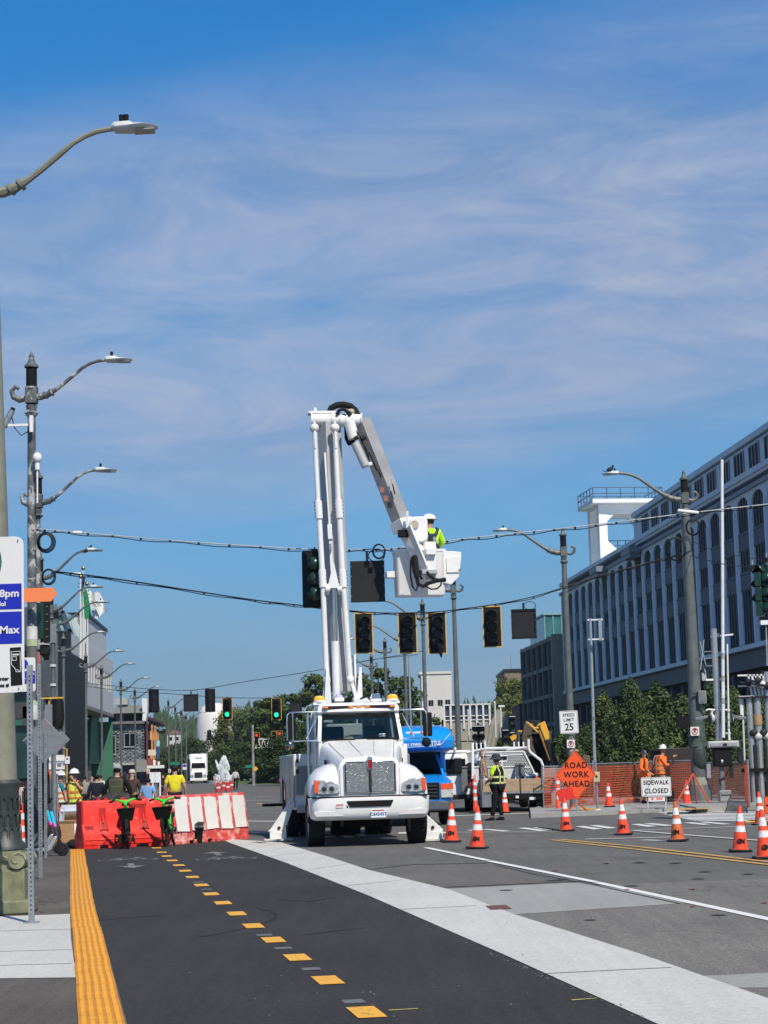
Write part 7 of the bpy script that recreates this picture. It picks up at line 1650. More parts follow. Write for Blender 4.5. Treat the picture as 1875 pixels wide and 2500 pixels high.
channelizer('orange channelizer post just right of the nearest lamp pole', 56, 2112, 1.12, 0, .06, R(-2))
channelizer('thin orange channelizer post behind the red barrier', 234, 2000, 1.05, 0, .05)
channelizer('orange channelizer post beside the person in yellow', 411, 1997, 1.0, 0, .05)
channelizer('orange channelizer near the lorry, left one', 528, 1925, 1.1, 0, .1); channelizer('orange channelizer post far left behind the lamp pole', 50, 1975, 1.3, 0, .08, R(6))
for i,(x,y) in enumerate(((556,1932),(546,1928),(533,1934),(565,1926))):
 g = gp(x, y); t = thing('barrel', ['red traffic barrel near the fountain', 'second red barrel beside the first', 'pale red-striped barricade drum left of the barrels', 'small drum on the right of the red barrels'][i], 'barrel', g); t.scale = (.7,)*3
 MB().lathe([(.3, 0), (.29, .3), (.26, .32), (.25, .65), (.22, .67), (.2, .98), (.12, 1.0)], seg=14).build('drum', mat('barrel_red', (.6, .03, .04), .5), t, smooth=True); MB().lathe([(.295, .12), (.29, .26)], seg=14, cap=False).lathe([(.263, .4), (.258, .58)], seg=14, cap=False).build('reflective_band', REFL, t)
# ------------------------------------------------------------------ water-filled barriers
def jersey(lb,a,b_,h,m,style,seglen=None,parent=None):
 a,b_ = Vector(a),Vector(b_); d = b_-a; L_ = d.length; ang = math.atan2(d.y,d.x)
 t = thing('barrier', lb, 'barrier', (a.x, a.y, 0), ang)
 # profile: front is -y
 prof = [(-.25,.07),(-.25,.28),(-.14,h-.03),(-.12,h),(.12,h),(.14,h-.03),(.25,.28),(.25,.07)] if style else [(-.30,.07),(-.30,.26),(-.24,.36),(-.13,.62),(-.10,h-.03),(-.08,h),(.08,h),(.10,h-.03),(.13,.62),(.24,.36),(.30,.26),(.30,.07)]
 n = 1
 MB().prism(prof, 'x', .0, L_).build('shell', m, t, bevel=.012)
 return t,L_,prof
RB = mat('red_orange_plastic', (.80, .028, .015), .38, var=.07, scale=4, spots=((.85, .20, .14), 3.5, .58, .12)); RB2 = mat('faded_red_plastic', (.74, .09, .08), .5, var=.12, scale=4, spots=((.80, .52, .49), 4, .50, .10))
WS = mat('white_sprayed_paint', (.80, .80, .78), .6, var=.04, spots=((.80, .35, .30), 3.2, .66, .1))
RBD = mat('recess_shade_red', (.42, .012, .008), .6, var=.07)  # darker red carries the shade of the recesses, shared by the end knuckles
ga,gb_ = gp(193,2073),gp(398,2063)
t, L_, prof = jersey('orange-red plastic barrier with graffiti blocking the bike lane', ga, gb_, 1.03, RB, 0)
for f in (.25,.49,.73):       # fork recesses: flat quads with their shade in the dark red
 x = L_*f; MB().add([(x-.06, -.118, .86), (x+.06, -.118, .86), (x+.062, -.145, .62), (x-.062, -.145, .62), (x+.085, -.25, .40), (x-.085, -.25, .40)], [(3, 2, 1, 0), (5, 4, 2, 3)]).build('recess_shade', RBD, t)
 for s_ in (-1, 1): MB().tube([(x+s_*.065, -.12, .87), (x+s_*.067, -.15, .62), (x+s_*.09, -.26, .39)], .014, 6).build('recess_edge', RB, t, smooth=True)
 MB().tube([(x, -.145, .72), (x, -.20, .54)], .022, 8).build('plug', RB, t, smooth=True)
for x0, x1 in ((.0, .38), (.56, 1.22), (1.50, L_)): MB().box(((x0+x1)/2, -.14, .04), (x1-x0, .30, .09)).box(((x0+x1)/2, .14, .04), (x1-x0, .30, .09)).build('foot', RB, t, bevel=.012)
MB().prism([(-.315, .18), (-.25, .34), (-.2, .34), (-.2, .18)], 'x', .03, L_-.03).build('lower_ledge', RB, t, bevel=.01)
for x in (.02, L_-.02): MB().box((x, -.0, .62), (.05, .34, .8)).build('end_knuckle', RBD, t, bevel=.02)
for x in (.45, .62, 1.0, 1.5): MB().cyl((x, 0, 1.02), (x, 0, 1.075), .035, seg=10).build('cap', RB, t)
def slopey(z): # front surface depth of the barrier
 return -(.30 if z < .26 else .30-.06*(z-.26)/.1 if z < .36 else .24-.11*(z-.36)/.26 if z < .62 else .13-.03*(z-.62)/.41)
def scrib2(parent,x0,z0,w_,h_,n,r_,seed,sy=slopey):
 q = random.Random(seed); b = MB()
 for k in range(n):
  cx = x0+w_*(k+.5)/n; a0 = q.uniform(0,6); P_ = [(cx+w_/n*.55*math.cos(a0+j*.8),z0+h_*(.5+.42*math.sin(a0*1.7+j*.9+.4*k))) for j in range(7)]
  b.tube([Vector((x,sy(z)-.012,z)) for x,z in P_],r_,5)
 return b.build('graffiti', GRAF, parent)
text('DENIVA', .25, GRAF, t, (.93, -.325, .19), bold=.010, sx=.62, space=.82, name='graffiti'); text('BERSOHT', .13, GRAF, t, (1.32, -.135, .90), bold=0, sx=.75, name='graffiti'); scrib2(t, .05, .40, .22, .10, 7, .003, 5)
gc_,gd_ = gp(402,2063),gp(586,2048)
t, L_, prof = jersey('red plastic barrier with white sprayed panels right of the orange barrier', gc_, gd_, 1.08, RB2, 1)
for k in range(5):
 x0 = .12+k*(L_-.1)/5; w_ = (L_)/5-.11-.04*(k % 2)
 r_ = .02*(k % 3)
 w_ += .04; q = [(x0,-.272,.29),(x0+w_,-.272,.27+r_),(x0+w_-.01,-.246,.42),(x0+w_+.01,-.213,.66),(x0+w_-.01,-.168,1.04-r_),(x0+.01,-.168,1.03),(x0-.01,-.213,.66),(x0+.01,-.246,.42)]
 MB().add([(x, y, z) for x, y, z in q], [(0, 1, 2, 7), (7, 2, 3, 6), (6, 3, 4, 5)]).build('white_panel', WS, t)
for k in range(6):
 x = .05+k*(L_-.1)/5; MB().add([(x-.03, -.278, .28), (x+.03, -.278, .28), (x+.022, -.222, .62), (x+.02, -.166, 1.05), (x-.02, -.166, 1.05), (x-.022, -.222, .62)], [(0, 1, 2, 5), (5, 2, 3, 4)]).build('rib', RB2, t)
for x0, x1 in ((.0, .55), (.75, 1.22), (1.42, L_)): MB().box(((x0+x1)/2, -.14, .04), (x1-x0, .30, .09)).box(((x0+x1)/2, .14, .04), (x1-x0, .30, .09)).build('foot', RB2, t, bevel=.012)
t2, L2_, _ = jersey('second red barrier partly hidden behind the orange one', gp(396, 2044), gp(450, 2038), .98, RB2, 1)
g = gp(470, 2058); t = thing('storage_tote', 'black plastic tote with domed lid standing before the striped barrier', 'tote', (g.x, g.y-.05, 0), R(6))
MB().rings([[(x*.25*s_, y*.18*s_, z) for x, y in ((-1, -1), (1, -1), (1, 1), (-1, 1))] for s_, z in ((.88, 0), (.98, .30), (1.08, .31), (1.08, .34))]).build('tub', BLACKM, t, bevel=.01)
MB().rings([[(x, .19*math.cos(a), .34+.13*math.sin(a)) for a in [math.pi*k/8 for k in range(9)]] for x in (-.26, -.13, 0, .13, .26)]).build('lid', mat('black_plastic', (.02, .02, .021), .35), t, smooth=True)
for x in (-.15, 0, .15): MB().tube([(x, .195*math.cos(a), .34+.138*math.sin(a)) for a in [math.pi*k/8 for k in range(9)]], .012, 5).build('lid_rib', mat('black_plastic', (.02, .02, .021), .35), t)
# ------------------------------------------------------------------ e-bikes and scooters
LIME = mat('lime_green_paint', (.06, .62, .03), .35, var=.06, coat=.4)
def ebike(lb,px,py,yaw_,lean):
 g = gp(px, py); t = thing('bicycle', lb, 'bicycle', (g.x, g.y, 0), yaw_, 'green share bikes parked against the barrier'); t.rotation_euler = (0, lean, yaw_)
 # along +y away,front wheel towards the camera (-y)
 for y_ in (0,1.05):
  w_ = MB().lathe([(.30, -.025), (.335, -.02), (.345, 0), (.335, .02), (.30, .025)], seg=28, cap=False).build('wheel', RUBBER, t, smooth=True); w_.rotation_euler = (0, math.pi/2, 0); w_.location = (0, y_, .345)
  sp_ = MB()
  for k in range(9): a = math.pi*2*k/9; sp_.cyl((0,0,0),(.3*math.cos(a),.3*math.sin(a),0),.005,seg=4)
  sp_.cyl((0, 0, -.05), (0, 0, .05), .05, seg=12); sp_.build('spokes', DARK, w_)
  m_ = MB();
  m_.rings([[(x, y_+.375*math.cos(a), .345+.375*math.sin(a)) for x in (-.035, .035)] for a in [R(15+15*k) for k in range(11)]], cap=False, closed=False).build('mudguard', BLACKM, t)
 MB().tube([(0, 0, .345), (0, .10, .80), (0, .13, 1.0)], .030, 8).tube([(-.055, 0, .345), (-.055, .06, .72), (.055, .06, .72), (.055, 0, .345)], .018, 6).build('fork', BLACKM, t, smooth=True)
 MB().tube([(0, .12, .90), (0, .20, .62), (0, .45, .40), (0, .62, .36)], .045, 10).tube([(0, .62, .36), (0, .70, .78), (0, .72, .88)], .03, 8).tube([(0, .62, .36), (0, 1.05, .345)], .025, 8).build('frame', LIME, t, smooth=True)
 MB().tube([(-.30, .20, 1.02), (-.18, .12, 1.05), (-.06, .11, 1.0), (0, .11, .97), (.06, .11, 1.0), (.18, .12, 1.05), (.30, .20, 1.02)], [.018, .02, .035, .045, .035, .02, .018], 8).build('handlebar', LIME, t, smooth=True)
 for s_ in (-1, 1): MB().cyl((s_*.22, .14, 1.045), (s_*.34, .22, 1.01), .022, seg=8).build('grip', BLACK, t); MB().tube([(s_*.2, .12, 1.03), (s_*.24, .04, 1.02), (s_*.3, .06, 1.0)], .008, 5).build('brake_lever', DARK, t)
 MB().tube([(0, .03, .86), (0, -.02, .92), (0, .10, .99)], .03, 8).build('head_tube', LIME, t, smooth=True)
 bk_ = MB(); P0 = [(-.19,-.02,.86),(.19,-.02,.86),(.19,-.30,.86),(-.19,-.30,.86)]; P1 = [(-.12,-.02,.60),(.12,-.02,.60),(.12,-.22,.60),(-.12,-.22,.60)]
 for i in range(4):
  a,b_,c_,d_ = [Vector(v) for v in (P0[i],P0[(i+1) % 4],P1[(i+1) % 4],P1[i])]
  bk_.bar(a,b_,.018,.018); bk_.bar(d_,c_,.014,.014)
  for k in range(7): f = k/6; bk_.bar(a.lerp(b_,f),d_.lerp(c_,f),.012,.012)
  bk_.add([a,b_,c_,d_],[(0,1,2,3)])
 bk_.build('basket', BLACKM, t)
 MB().box((0, .72, .93), (.18, .26, .06)).build('saddle', BLACK, t, bevel=.025); MB().box((0, .62, .32), (.12, .2, .14)).build('motor', DARK, t, bevel=.02)
 MB().ball((0, -.03, .80), (.04, .03, .05), 8).build('front_lamp', LENS, t, smooth=True)
 MB().cyl((-.02, .45, .25), (-.14, .50, .0), .014, seg=6).build('kickstand', DARK, t)
 for s_ in (-1, 1): MB().box((s_*.14, .62+s_*.1, .34-s_*.08), (.09, .07, .025)).build('pedal', DARK, t)
 return t
ebike('left green share bike in front of the graffiti on the orange barrier', 313, 2073, R(8), R(-3)); ebike('right green share bike at the joint of the two barriers', 405, 2068, R(-4), R(-3))
def scooter(lb,px,py,yaw_):
 g = gp(px, py); t = thing('kick_scooter', lb, 'scooter', (g.x, g.y, 0), yaw_)
 # lies along x: front wheel at origin,deck to -x,stem leans back (-x)
 for x in (0,-.92):
  w_ = MB().lathe([(.07, -.03), (.115, -.032), (.13, -.015), (.13, .015), (.115, .032), (.07, .03)], seg=24).build('wheel', RUBBER, t, smooth=True); w_.rotation_euler = (math.pi/2, 0, 0); w_.location = (x, 0, .13)
  MB().lathe([(.06, -.036), (.05, -.04), (.01, -.04)], seg=14).build('hub', DARK, w_)
  MB().lathe([(.06, .036), (.05, .04), (.01, .04)], seg=14).build('hub', DARK, w_)
 MB().prism([(-.82, .10), (-.82, .175), (-.30, .175), (-.14, .40), (-.085, .385), (-.20, .13), (-.26, .10)], 'y', -.075, .075).build('deck', mat('silver_aluminium', (.62, .64, .66), .3, metal=.6, var=.05), t, bevel=.015)
 MB().box((-.55, 0, .185), (.5, .13, .015)).build('grip_mat', BLACK, t)
 MB().tube([(0, 0, .13), (-.035, 0, .28), (-.10, 0, .42)], .022, 8).build('fork', DARK, t, smooth=True)
 MB().tube([(-.10, 0, .38), (-.30, 0, 1.12)], .030, 10).build('stem', mat('gunmetal', (.12, .125, .14), .3, metal=.7), t, smooth=True)
 MB().tube([(-.155, 0, .60), (-.235, 0, .88)], .038, 12).build('blue_sleeve', mat('sky_blue_wrap', (.03, .52, .80), .4), t, smooth=True)
 MB().tube([(-.15, 0, .575), (-.175, 0, .66)], .0395, 12).build('pink_sticker', mat('pink_wrap', (.75, .05, .32), .4), t, smooth=True)
 MB().cyl((-.30, -.26, 1.13), (-.30, .26, 1.13), .014, seg=8).build('handlebar', DARK, t)
 for s_ in (-1, 1): MB().cyl((-.30, s_*.15, 1.13), (-.30, s_*.27, 1.13), .022, seg=8).build('grip', BLACK, t)
 MB().box((-.27, 0, 1.10), (.07, .08, .10)).build('display', BLACKM, t, bevel=.015)
 return t
scooter('front silver scooter with a sky blue sleeve beside the yellow strip', 152, 2090, R(-8)); scooter('second silver scooter just behind the first with a paler blue sleeve', 142, 2083, R(-4))
# ------------------------------------------------------------------ boxes,bags and drum left of the barrier
g = gp(163, 2058); t = thing('cardboard_box', 'open brown cardboard box behind the scooters', 'box', (g.x, g.y, 0), R(12)); CB = mat('cardboard', (.40, .24, .12), .85, var=.1)
MB().box((0, .2, .22), (.36, .36, .44)).build('carton', CB, t, bevel=.004); MB().box((0, .02, .47), (.36, .01, .10), Matrix.Rotation(R(25), 3, 'X')).build('flap', CB, t); MB().box((.19, .2, .47), (.01, .36, .1), Matrix.Rotation(R(20), 3, 'Y')).build('flap', CB, t)
def crumple(lb, px, py, sx_, sy_, sz_, m, seed, z=0, cat='bag', nm='plastic_bag', Yo=0):
 g = gp(px,py); q = random.Random(seed); t = thing(nm,lb,cat,(g.x,g.y+Yo,z)); n1_,n2_ = 9,14; rg = []
 for i in range(n1_):
  a = -math.pi/2+math.pi*i/(n1_-1); ca = max(.05,math.cos(a))
  rg.append([(sx_*ca*math.cos(2*math.pi*k/n2_)*q.uniform(.75,1.1),sy_*ca*math.sin(2*math.pi*k/n2_)*q.uniform(.75,1.1),sz_*(1+math.sin(a))*q.uniform(.9,1.05)) for k in range(n2_)])
 MB().rings(rg).build('bag' if nm == 'plastic_bag' else 'lump', m, t, smooth=True); return t
PB = mat('white_plastic_film', (.75, .75, .75), .3, var=.1, scale=6)
crumple('crumpled white plastic bag at the foot of the orange barrier', 181, 2055, .20, .15, .22, PB, 3, .0)
crumple('black rubbish bag under the white plastic bag', 180, 2072, .17, .12, .10, BLACK, 4)
crumple('small white bag at the foot of the flatbed truck', 1315, 1980, .14, .1, .08, PB, 5)
crumple('dark brown rubbish pile between the scooter stem and the box', 130, 2060, .22, .15, .28, mat('dark_brown_rubbish', (.05, .02, .015), .8, var=.5), 6, nm='rubbish_pile', cat='rubbish')
g = gp(175, 2040); t = thing('foil_roll', 'shiny white sheet-covered drum glaring in the sun behind the scooter', 'drum', (g.x+.04, g.y, .42), R(5))
MB().cyl((-.28, 0, .18), (.40, 0, .18), .20, seg=22).build('drum', mat('tan_drum', (.34, .28, .18), .45, metal=.3), t, smooth=True)
MB().rings([[(x, .215*math.cos(a), .18+.215*math.sin(a)) for a in [R(10+16*k) for k in range(11)]] for x in (-.30, -.1, .12, .41)], cap=False, closed=False).build('foil', mat('polished_foil', (.92, .92, .95), .16, metal=.55, var=.02), t, smooth=True)
MB().box((0, 0, -.2), (.6, .4, .4)).build('crate', CB, t)
MB().add([(-.32, -.16, .34), (-.20, -.2, .3), (-.22, -.24, -.15), (-.36, -.22, -.1)], [(0, 1, 2, 3)]).build('foil_flap', MATS['polished_foil'], t)
crumple('pale crumpled bundle on top of the shiny drum', 190, 2035, .14, .12, .14, mat('pinkish_cloth', (.42, .33, .31), .7, var=.3), 9, .80, nm='bundle', cat='bundle')
crumple('dark heap of bags behind the left part of the barrier', 275, 2040, .35, .2, .22, mat('dark_bag', (.05, .04, .035), .7, var=.5, scale=3), 12, .66, nm='bag_heap', cat='bags')
crumple('dark jumble on top of the hidden barrier right of the bikes', 300, 2040, .25, .2, .2, mat('dark_bag', (.05, .04, .035), .7), 13, .70, nm='bag_heap', cat='bags')
t = thing('barrow', 'dark folded hand cart behind the striped barrier', 'cart', gp(528, 2040) + Vector((0, 0, .5)))
MB().bar((-.12, 0, .3), (.12, 0, .5), .05, .05).bar((.1, 0, .2), (.15, 0, .55), .04, .04).bar((-.05, 0, .0), (0, 0, .55), .05, .05).build('frame', DARK, t); MB().ball((-.1, 0, .5), .07, 8).build('knob', RED, t)
MB().bar((.0, 0, -.5), (.0, 0, .2), .05, .05).build('leg', DARK, t)
# ------------------------------------------------------------------ signs on the left
def post(t,h,m=STEEL,w=.045,holes=True,z0=0):
 MB().box((0, 0, (h+z0)/2), (w, w*.7, h-z0)).build('post', m, t)
 if holes:
  hb2 = MB(); z = .15
  while z < min(h-.1,4.2): hb2.box((0,-w*.35,z),(w*.24,.004,.017)); z += .05
  q = hb2.build('post_holes', BLACKM, t); q['kind'] = 'stuff'
SH = mat('reflective_sign_white', (.72, .72, .71), .45, var=.05, scale=70); SB = mat('reflective_sign_blue', (.008, .02, .42), .45, var=.12, scale=60); SK_ = mat('sign_black_ink', (.012, .012, .012), .5)
SBACK = mat('aluminium_sign_back', (.30, .31, .33), .45, metal=.5, var=.1, scale=2, stretch=(1, 1, 6))
pb = gp(77,2255); YP_ = pb.y
t = thing('parking_sign', 'large white and blue parking sign cut by the left edge, on a perforated post', 'sign', (pb.x, pb.y, 0), 0, rot=(0, R(-.35), 0))
zt1 = pt(60,1310,YP_).z; zt0 = pt(60,1690,YP_).z
post(t, zt0+.3, w=.062); MB().box((0, 0, .01), (.16, .12, .02)).build('foot_plate', STEEL, t)
SW = 1.22; SHt = zt1-zt0
ox = pt(64,1500,YP_).x-pb.x-.015+ .02
sg_ = MB().prism(rrect(SW, SHt, .09), 'y', -.004, .004).build('sign_panel', SH, t); sg_.location = (ox-SW/2, -.04, (zt0+zt1)/2)
mh_ = (zt0+zt1)/2; zz1 = lambda y: pt(58,y,YP_).z-mh_
xr_ = SW/2
def band(y0, y1): MB().box((-.01+0.0, -.006, (zz1(y0)+zz1(y1))/2), (SW-.03, .003, zz1(y0)-zz1(y1))).build('blue_band', SB, sg_)
band(1425,1487); band(1493,1571)
lx = lambda x: (x-62)*YP_/4500+xr_
text('– 8pm', .115, SH, sg_, (lx(51), -.010, zz1(1449)), 'RIGHT', bold=.003, sx=1.1); text('Hol', .07, SH, sg_, (lx(18), -.010, zz1(1474)), 'RIGHT', bold=.002, sx=1.05); text('Max', .118, SH, sg_, (lx(50), -.010, zz1(1538)), 'RIGHT', bold=.003, sx=1.1)
for r0_, r1_, m_ in ((.385, .355, mat('sign_green_ring', (.0, .18, .11), .5)), (.335, .0, SB)):
 cxx,czz = lx(-76),zz1(1370); n = 48
 if r1_: MB().rings([[(cxx+r*math.cos(a), -.0075, czz+r*math.sin(a)) for a in [2*math.pi*k/n for k in range(n+1)]] for r in (r1_, r0_)], cap=False, closed=False).build('ring', m_, sg_)
 else: MB().add([(cxx+r0_*math.cos(a), -.0075, czz+r0_*math.sin(a)) for a in [2*math.pi*k/n for k in range(n)]], [tuple(range(n))]).build('disc', m_, sg_)
MB().prism([(lx(27), zz1(1581)), (lx(54), zz1(1580)), (lx(57), zz1(1672)), (lx(29), zz1(1674))], 'y', -.008, -.005).build('meter_symbol', SK_, sg_)
ms = MB();
mo = [(30,1591),(52,1590),(53,1640),(42,1640),(41,1634),(31,1622)]
for a,b_ in zip(mo,mo[1:]+mo[:1]): ms.bar((lx(a[0]),-.009,zz1(a[1])),(lx(b_[0]),-.009,zz1(b_[1])),.004,.006)
for a,b_ in (((33,1598),(49,1598)),): ms.bar((lx(a[0]),-.009,zz1(a[1])),(lx(b_[0]),-.009,zz1(b_[1])),.004,.016)
for a,b_ in (((33,1603),(43,1603)),((33,1612),(43,1612)),((33,1603),(33,1612)),((43,1603),(43,1612)),((44,1634),(50,1638))): ms.bar((lx(a[0]),-.009,zz1(a[1])),(lx(b_[0]),-.009,zz1(b_[1])),.004,.006)
ms.build('meter_outline', SH, sg_)
text('enter', .056, SK_, sg_, (lx(24), -.008, zz1(1656)), 'RIGHT', bold=.002); text('plate #', .056, SK_, sg_, (lx(24), -.008, zz1(1672)), 'RIGHT', bold=.002)
for z_ in (zz1(1320), zz1(1680)): MB().cyl((lx(55)-.03, -.02, z_), (lx(55)-.03, -.004, z_), .008, seg=8).build('bolt', STEEL, sg_)
g = gp(100, 2146); Y2_ = g.y; t = thing('parking_sign', 'smaller white and blue park sign on the second perforated post behind the large sign', 'sign', (g.x, g.y, 0), 0, rot=(0, R(-.4), 0))
za, zb2 = pt(80, 1605, Y2_).z, pt(80, 1688, Y2_).z; post(t, za-.1, w=.055); MB().box((0, -.022, .16), (.06, .012, .3)).build('post_sleeve', SBACK, t)
w2 = .36; s2 = MB().prism(rrect(w2, za-zb2, .04), 'y', -.003, .003).build('sign_panel', SH, t); s2.location = (pt(88, 1650, Y2_).x-g.x-w2/2+.02, -.03, (za+zb2)/2)
z2 = lambda y: pt(80,y,Y2_).z-(za+zb2)/2
MB().box((0, -.005, (z2(1638)+z2(1669))/2), (w2-.01, .003, z2(1638)-z2(1669))).build('blue_band', SB, s2)
text('Park', .058, SH, s2, (w2/2-.02, -.008, z2(1645)), 'RIGHT', bold=.002); text('- 8pm', .058, SH, s2, (w2/2-.035, -.008, z2(1655)), 'RIGHT', bold=.002); text('Hol', .022, SH, s2, (w2/2-.05, -.008, z2(1665)), 'RIGHT')
MB().cyl((-.02, -.004, z2(1621)), (-.02, -.008, z2(1621)), .085, seg=24).build('blue_disc', SB, s2)
g = gp(112, 2095); t = thing('diamond_sign', 'grey back of a diamond sign on the third perforated post', 'sign', (g.x, g.y, 0), 0); post(t, pt(140, 1775, g.y).z-.1, w=.055)
zc = pt(90, 1808, g.y).z; MB().box((-.03, .03, zc), (.62, .006, .62), Matrix.Rotation(R(45), 3, 'Y')).build('sign_panel', SBACK, t, bevel=.003)
g = gp(126, 2068); Yd = g.y; t = thing('diamond_sign', 'streaky grey diamond sign back, its right corner in front of the dark shopfront', 'sign', (pt(134, 1900, 44).x, 44, 0)); post(t, pt(134, 1785, 44).z, holes=False, w=.05)
zc = pt(134, 1806, 44).z; MB().box((.0, -.03, zc), (.52, .006, .52), Matrix.Rotation(R(45), 3, 'Y')).build('sign_panel', SBACK, t, bevel=.003)
t = thing('arrow_sign', 'plain orange arrow-shaped sign pointing right in front of the poster-scarred pole', 'sign', pt(101, 1452, 37.6), 0)
k_ = mpp(37.6); MB().prism([(-44*k_, 17*k_), (28*k_, 17*k_), (39*k_, 1*k_), (24*k_, -17*k_), (-44*k_, -17*k_)], 'y', -.01, .0).build('sign_panel', mat('orange_sign_face', (.90, .24, .08), .5, var=.02), t); MB().box((-.2, .05, 0), (.1, .1, .05)).build('bracket', STEEL, t)
# grey panel,black signals around the left pole
def gbox(nm,lb,cat,px,py,Y,w,h,m,d=.12, **k):
 t = thing(nm, lb, cat, pt(px, py, Y)); MB().box((0, 0, 0), (w, d, h)).build('panel' if 'panel' not in k else k['panel'], m, t, bevel=.006); return t
t = thing('traffic_signal', 'dark green signal seen edge-on just right of the poster-scarred pole', 'traffic signal', pt(106, 1518, 39))
MB().box((.04, 0, 0), (.2, .05, .86)).build('backplate', SIG, t); MB().rings([[(-.06+.09*math.cos(a), .09*math.sin(a), z) for a in [2*math.pi*k/14 for k in range(14)]] for z in (-.36, .40)]).build('housing', SIGG, t, smooth=True)
for k in range(5): MB().box((.08, -.03, -.32+.16*k), (.05, .01, .012)).build('bolt', STEEL, t)
MB().box((-.16, 0, .2), (.2, .06, .06)).build('bracket', DARK, t)
t = thing('pedestrian_signal', 'dark pedestrian signal box with a pale top edge under the edge-on signal', 'signal', pt(110, 1588, 39)); MB().box((0, 0, 0), (.2, .2, .22)).build('housing', SIG, t, bevel=.03); MB().box((-.0, -.1, .13), (.22, .06, .02), Matrix.Rotation(R(5), 3, 'Y')).build('visor', LUM, t); MB().box((-.17, 0, 0), (.2, .05, .05)).build('bracket', DARK, t)
t = thing('road_sign', 'grey rectangular sign back on a round post right of the edge-on signal', 'sign', (pt(130, 1900, 46).x, 46, 0)); zA = pt(132, 1546, 46).z; MB().cyl((0, 0, 0), (0, 0, zA+.2), .05, seg=10).build('post', POLE, t, smooth=True); MB().prism(rrect(.20, .48, .03), 'y', -.07, -.062).build('sign_panel', SBACK, t).location = (.0, 0, zA)
for y_ in (1625, 1672): MB().cyl((0, 0, pt(130, y_, 46).z-.03), (0, 0, pt(130, y_, 46).z+.03), .08, seg=10).build('clamp', LUM, t)
t = thing('road_sign', 'tall dark blue-grey sign back between the poles under the pedestrian signal', 'sign', (pt(115, 1900, 48).x, 48, 0)); MB().box((0, 0, (pt(115, 1700, 48).z+pt(115, 1612, 48).z)/2), (.2, .04, 88*mpp(48))).build('sign_panel', mat('slate_sign_back', (.07, .085, .10), .5), t); MB().cyl((-.13, .05, 0), (-.13, .05, pt(115, 1605, 48).z), .04, seg=8).build('post', POLE, t)
t = thing('pink_paper', 'faded red-pink poster wrapped on the pole behind the small park sign', 'poster', pt(94, 1640, 41)); MB().box((0, 0, 0), (.09, .05, .90)).build('sheet', mat('faded_pink_paper', (.42, .14, .14), .8, var=.25, scale=7), t)
t = thing('traffic_signal', 'black-wrapped signal under a yellow bracket left of the overhanging grey building', 'traffic signal', pt(140, 1742, 44)); rs_ = random.Random(2)
MB().rings([[(.14*math.cos(a)*(1+.2*rs_.random())*k_s, .12*math.sin(a)*(1+.2*rs_.random()), z) for a in [2*math.pi*k/10 for k in range(10)]] for z, k_s in ((-.36, .7), (-.3, 1), (-.1, 1.05), (.1, 1), (.26, 1), (.34, .8))]).build('cover', WRAP, t, smooth=True)
MB().box((-.13, 0, .37), (.55, .05, .035)).box((-.2, .03, .1), (.03, .03, .55)).build('bracket', YB, t)
t = thing('road_sign', 'grey sheet sign back at left of the black-wrapped signal', 'sign', (pt(119, 1900, 42).x, 42, 0)); MB().box((0, 0, pt(119, 1747, 42).z), (.17, .01, .50)).build('sign_panel', SBACK, t); MB().box((-.09, .03, pt(119, 1747, 42).z/2), (.04, .03, pt(119, 1722, 42).z)).build('post', STEEL, t)
t = thing('notice_sign', 'white multi-panel notice board left of the hard-hatted workers', 'sign', (pt(139, 1900, 47).x, 47, 0)); k_ = mpp(47); zc = lambda y: pt(139, y, 47).z
MB().prism(rrect(38*k_, 15*k_, .02), 'y', -.01, 0).build('upper_panel', WHITE, t).location.z = zc(1851); MB().prism(rrect(39*k_, 18*k_, .02), 'y', -.01, 0).build('lower_panel', WHITE, t).location.z = zc(1869); MB().box((0, 0, zc(1886)), (30*k_, .01, 7*k_)).build('small_panel', WHITE, t); MB().box((.06, -.015, zc(1868)), (.10, .005, .08)).build('picture', SBACK, t); MB().cyl((.0, .04, 0), (0, .04, zc(1845)), .025, seg=8).build('post', STEEL, t)
t = thing('notice_sign', 'small white sign hanging from a yellow pipe right of the notice board', 'sign', (pt(163, 1900, 50).x, 50, 0)); k_ = mpp(50); zc = lambda y: pt(163, y, 50).z
MB().box((0.02, 0, zc(1856)), (11*k_, .01, 17*k_)).build('sign_panel', WHITE, t); MB().box((.02, -.008, zc(1853)), (.05, .003, .04)).build('picture', SK_, t); MB().tube([(0, .03, 0), (0, .03, zc(1828)), (-.12, .03, zc(1826))], .018, 6).build('pipe', YB, t)
t = thing('notice_sign', 'blank white pair of sign boards on two legs in front of the crowd', 'sign', (pt(379, 1900, 62).x, 62, 0)); k_ = mpp(62); zc = lambda y: pt(379, y, 62).z
MB().prism(rrect(27*k_, 25*k_, .03), 'y', -.02, 0).build('board', WHITE, t).location.z = zc(1898); MB().box((-.08, .01, (zc(1900))/2), (.05, .04, zc(1900))).box((.16, .01, (zc(1900))/2), (.05, .04, zc(1900))).build('legs', WHITE, t)
MB().box((0, -.025, zc(1898)), (.01, .004, 24*k_)).build('seam', SBACK, t)
t = thing('orange_barricade', 'leaning orange barricade rail behind the sign posts', 'barricade', (pt(125, 1900, 50).x, 50, 0)); MB().bar(( -.05, 0, pt(120, 1880, 50).z), (.30, 0, .35), .08, .05).build('rail', ORANGE_W, t); MB().bar((-.1, .1, pt(120, 1890, 50).z), (-.05, .1, 0), .05, .05).build('leg', DARK, t)
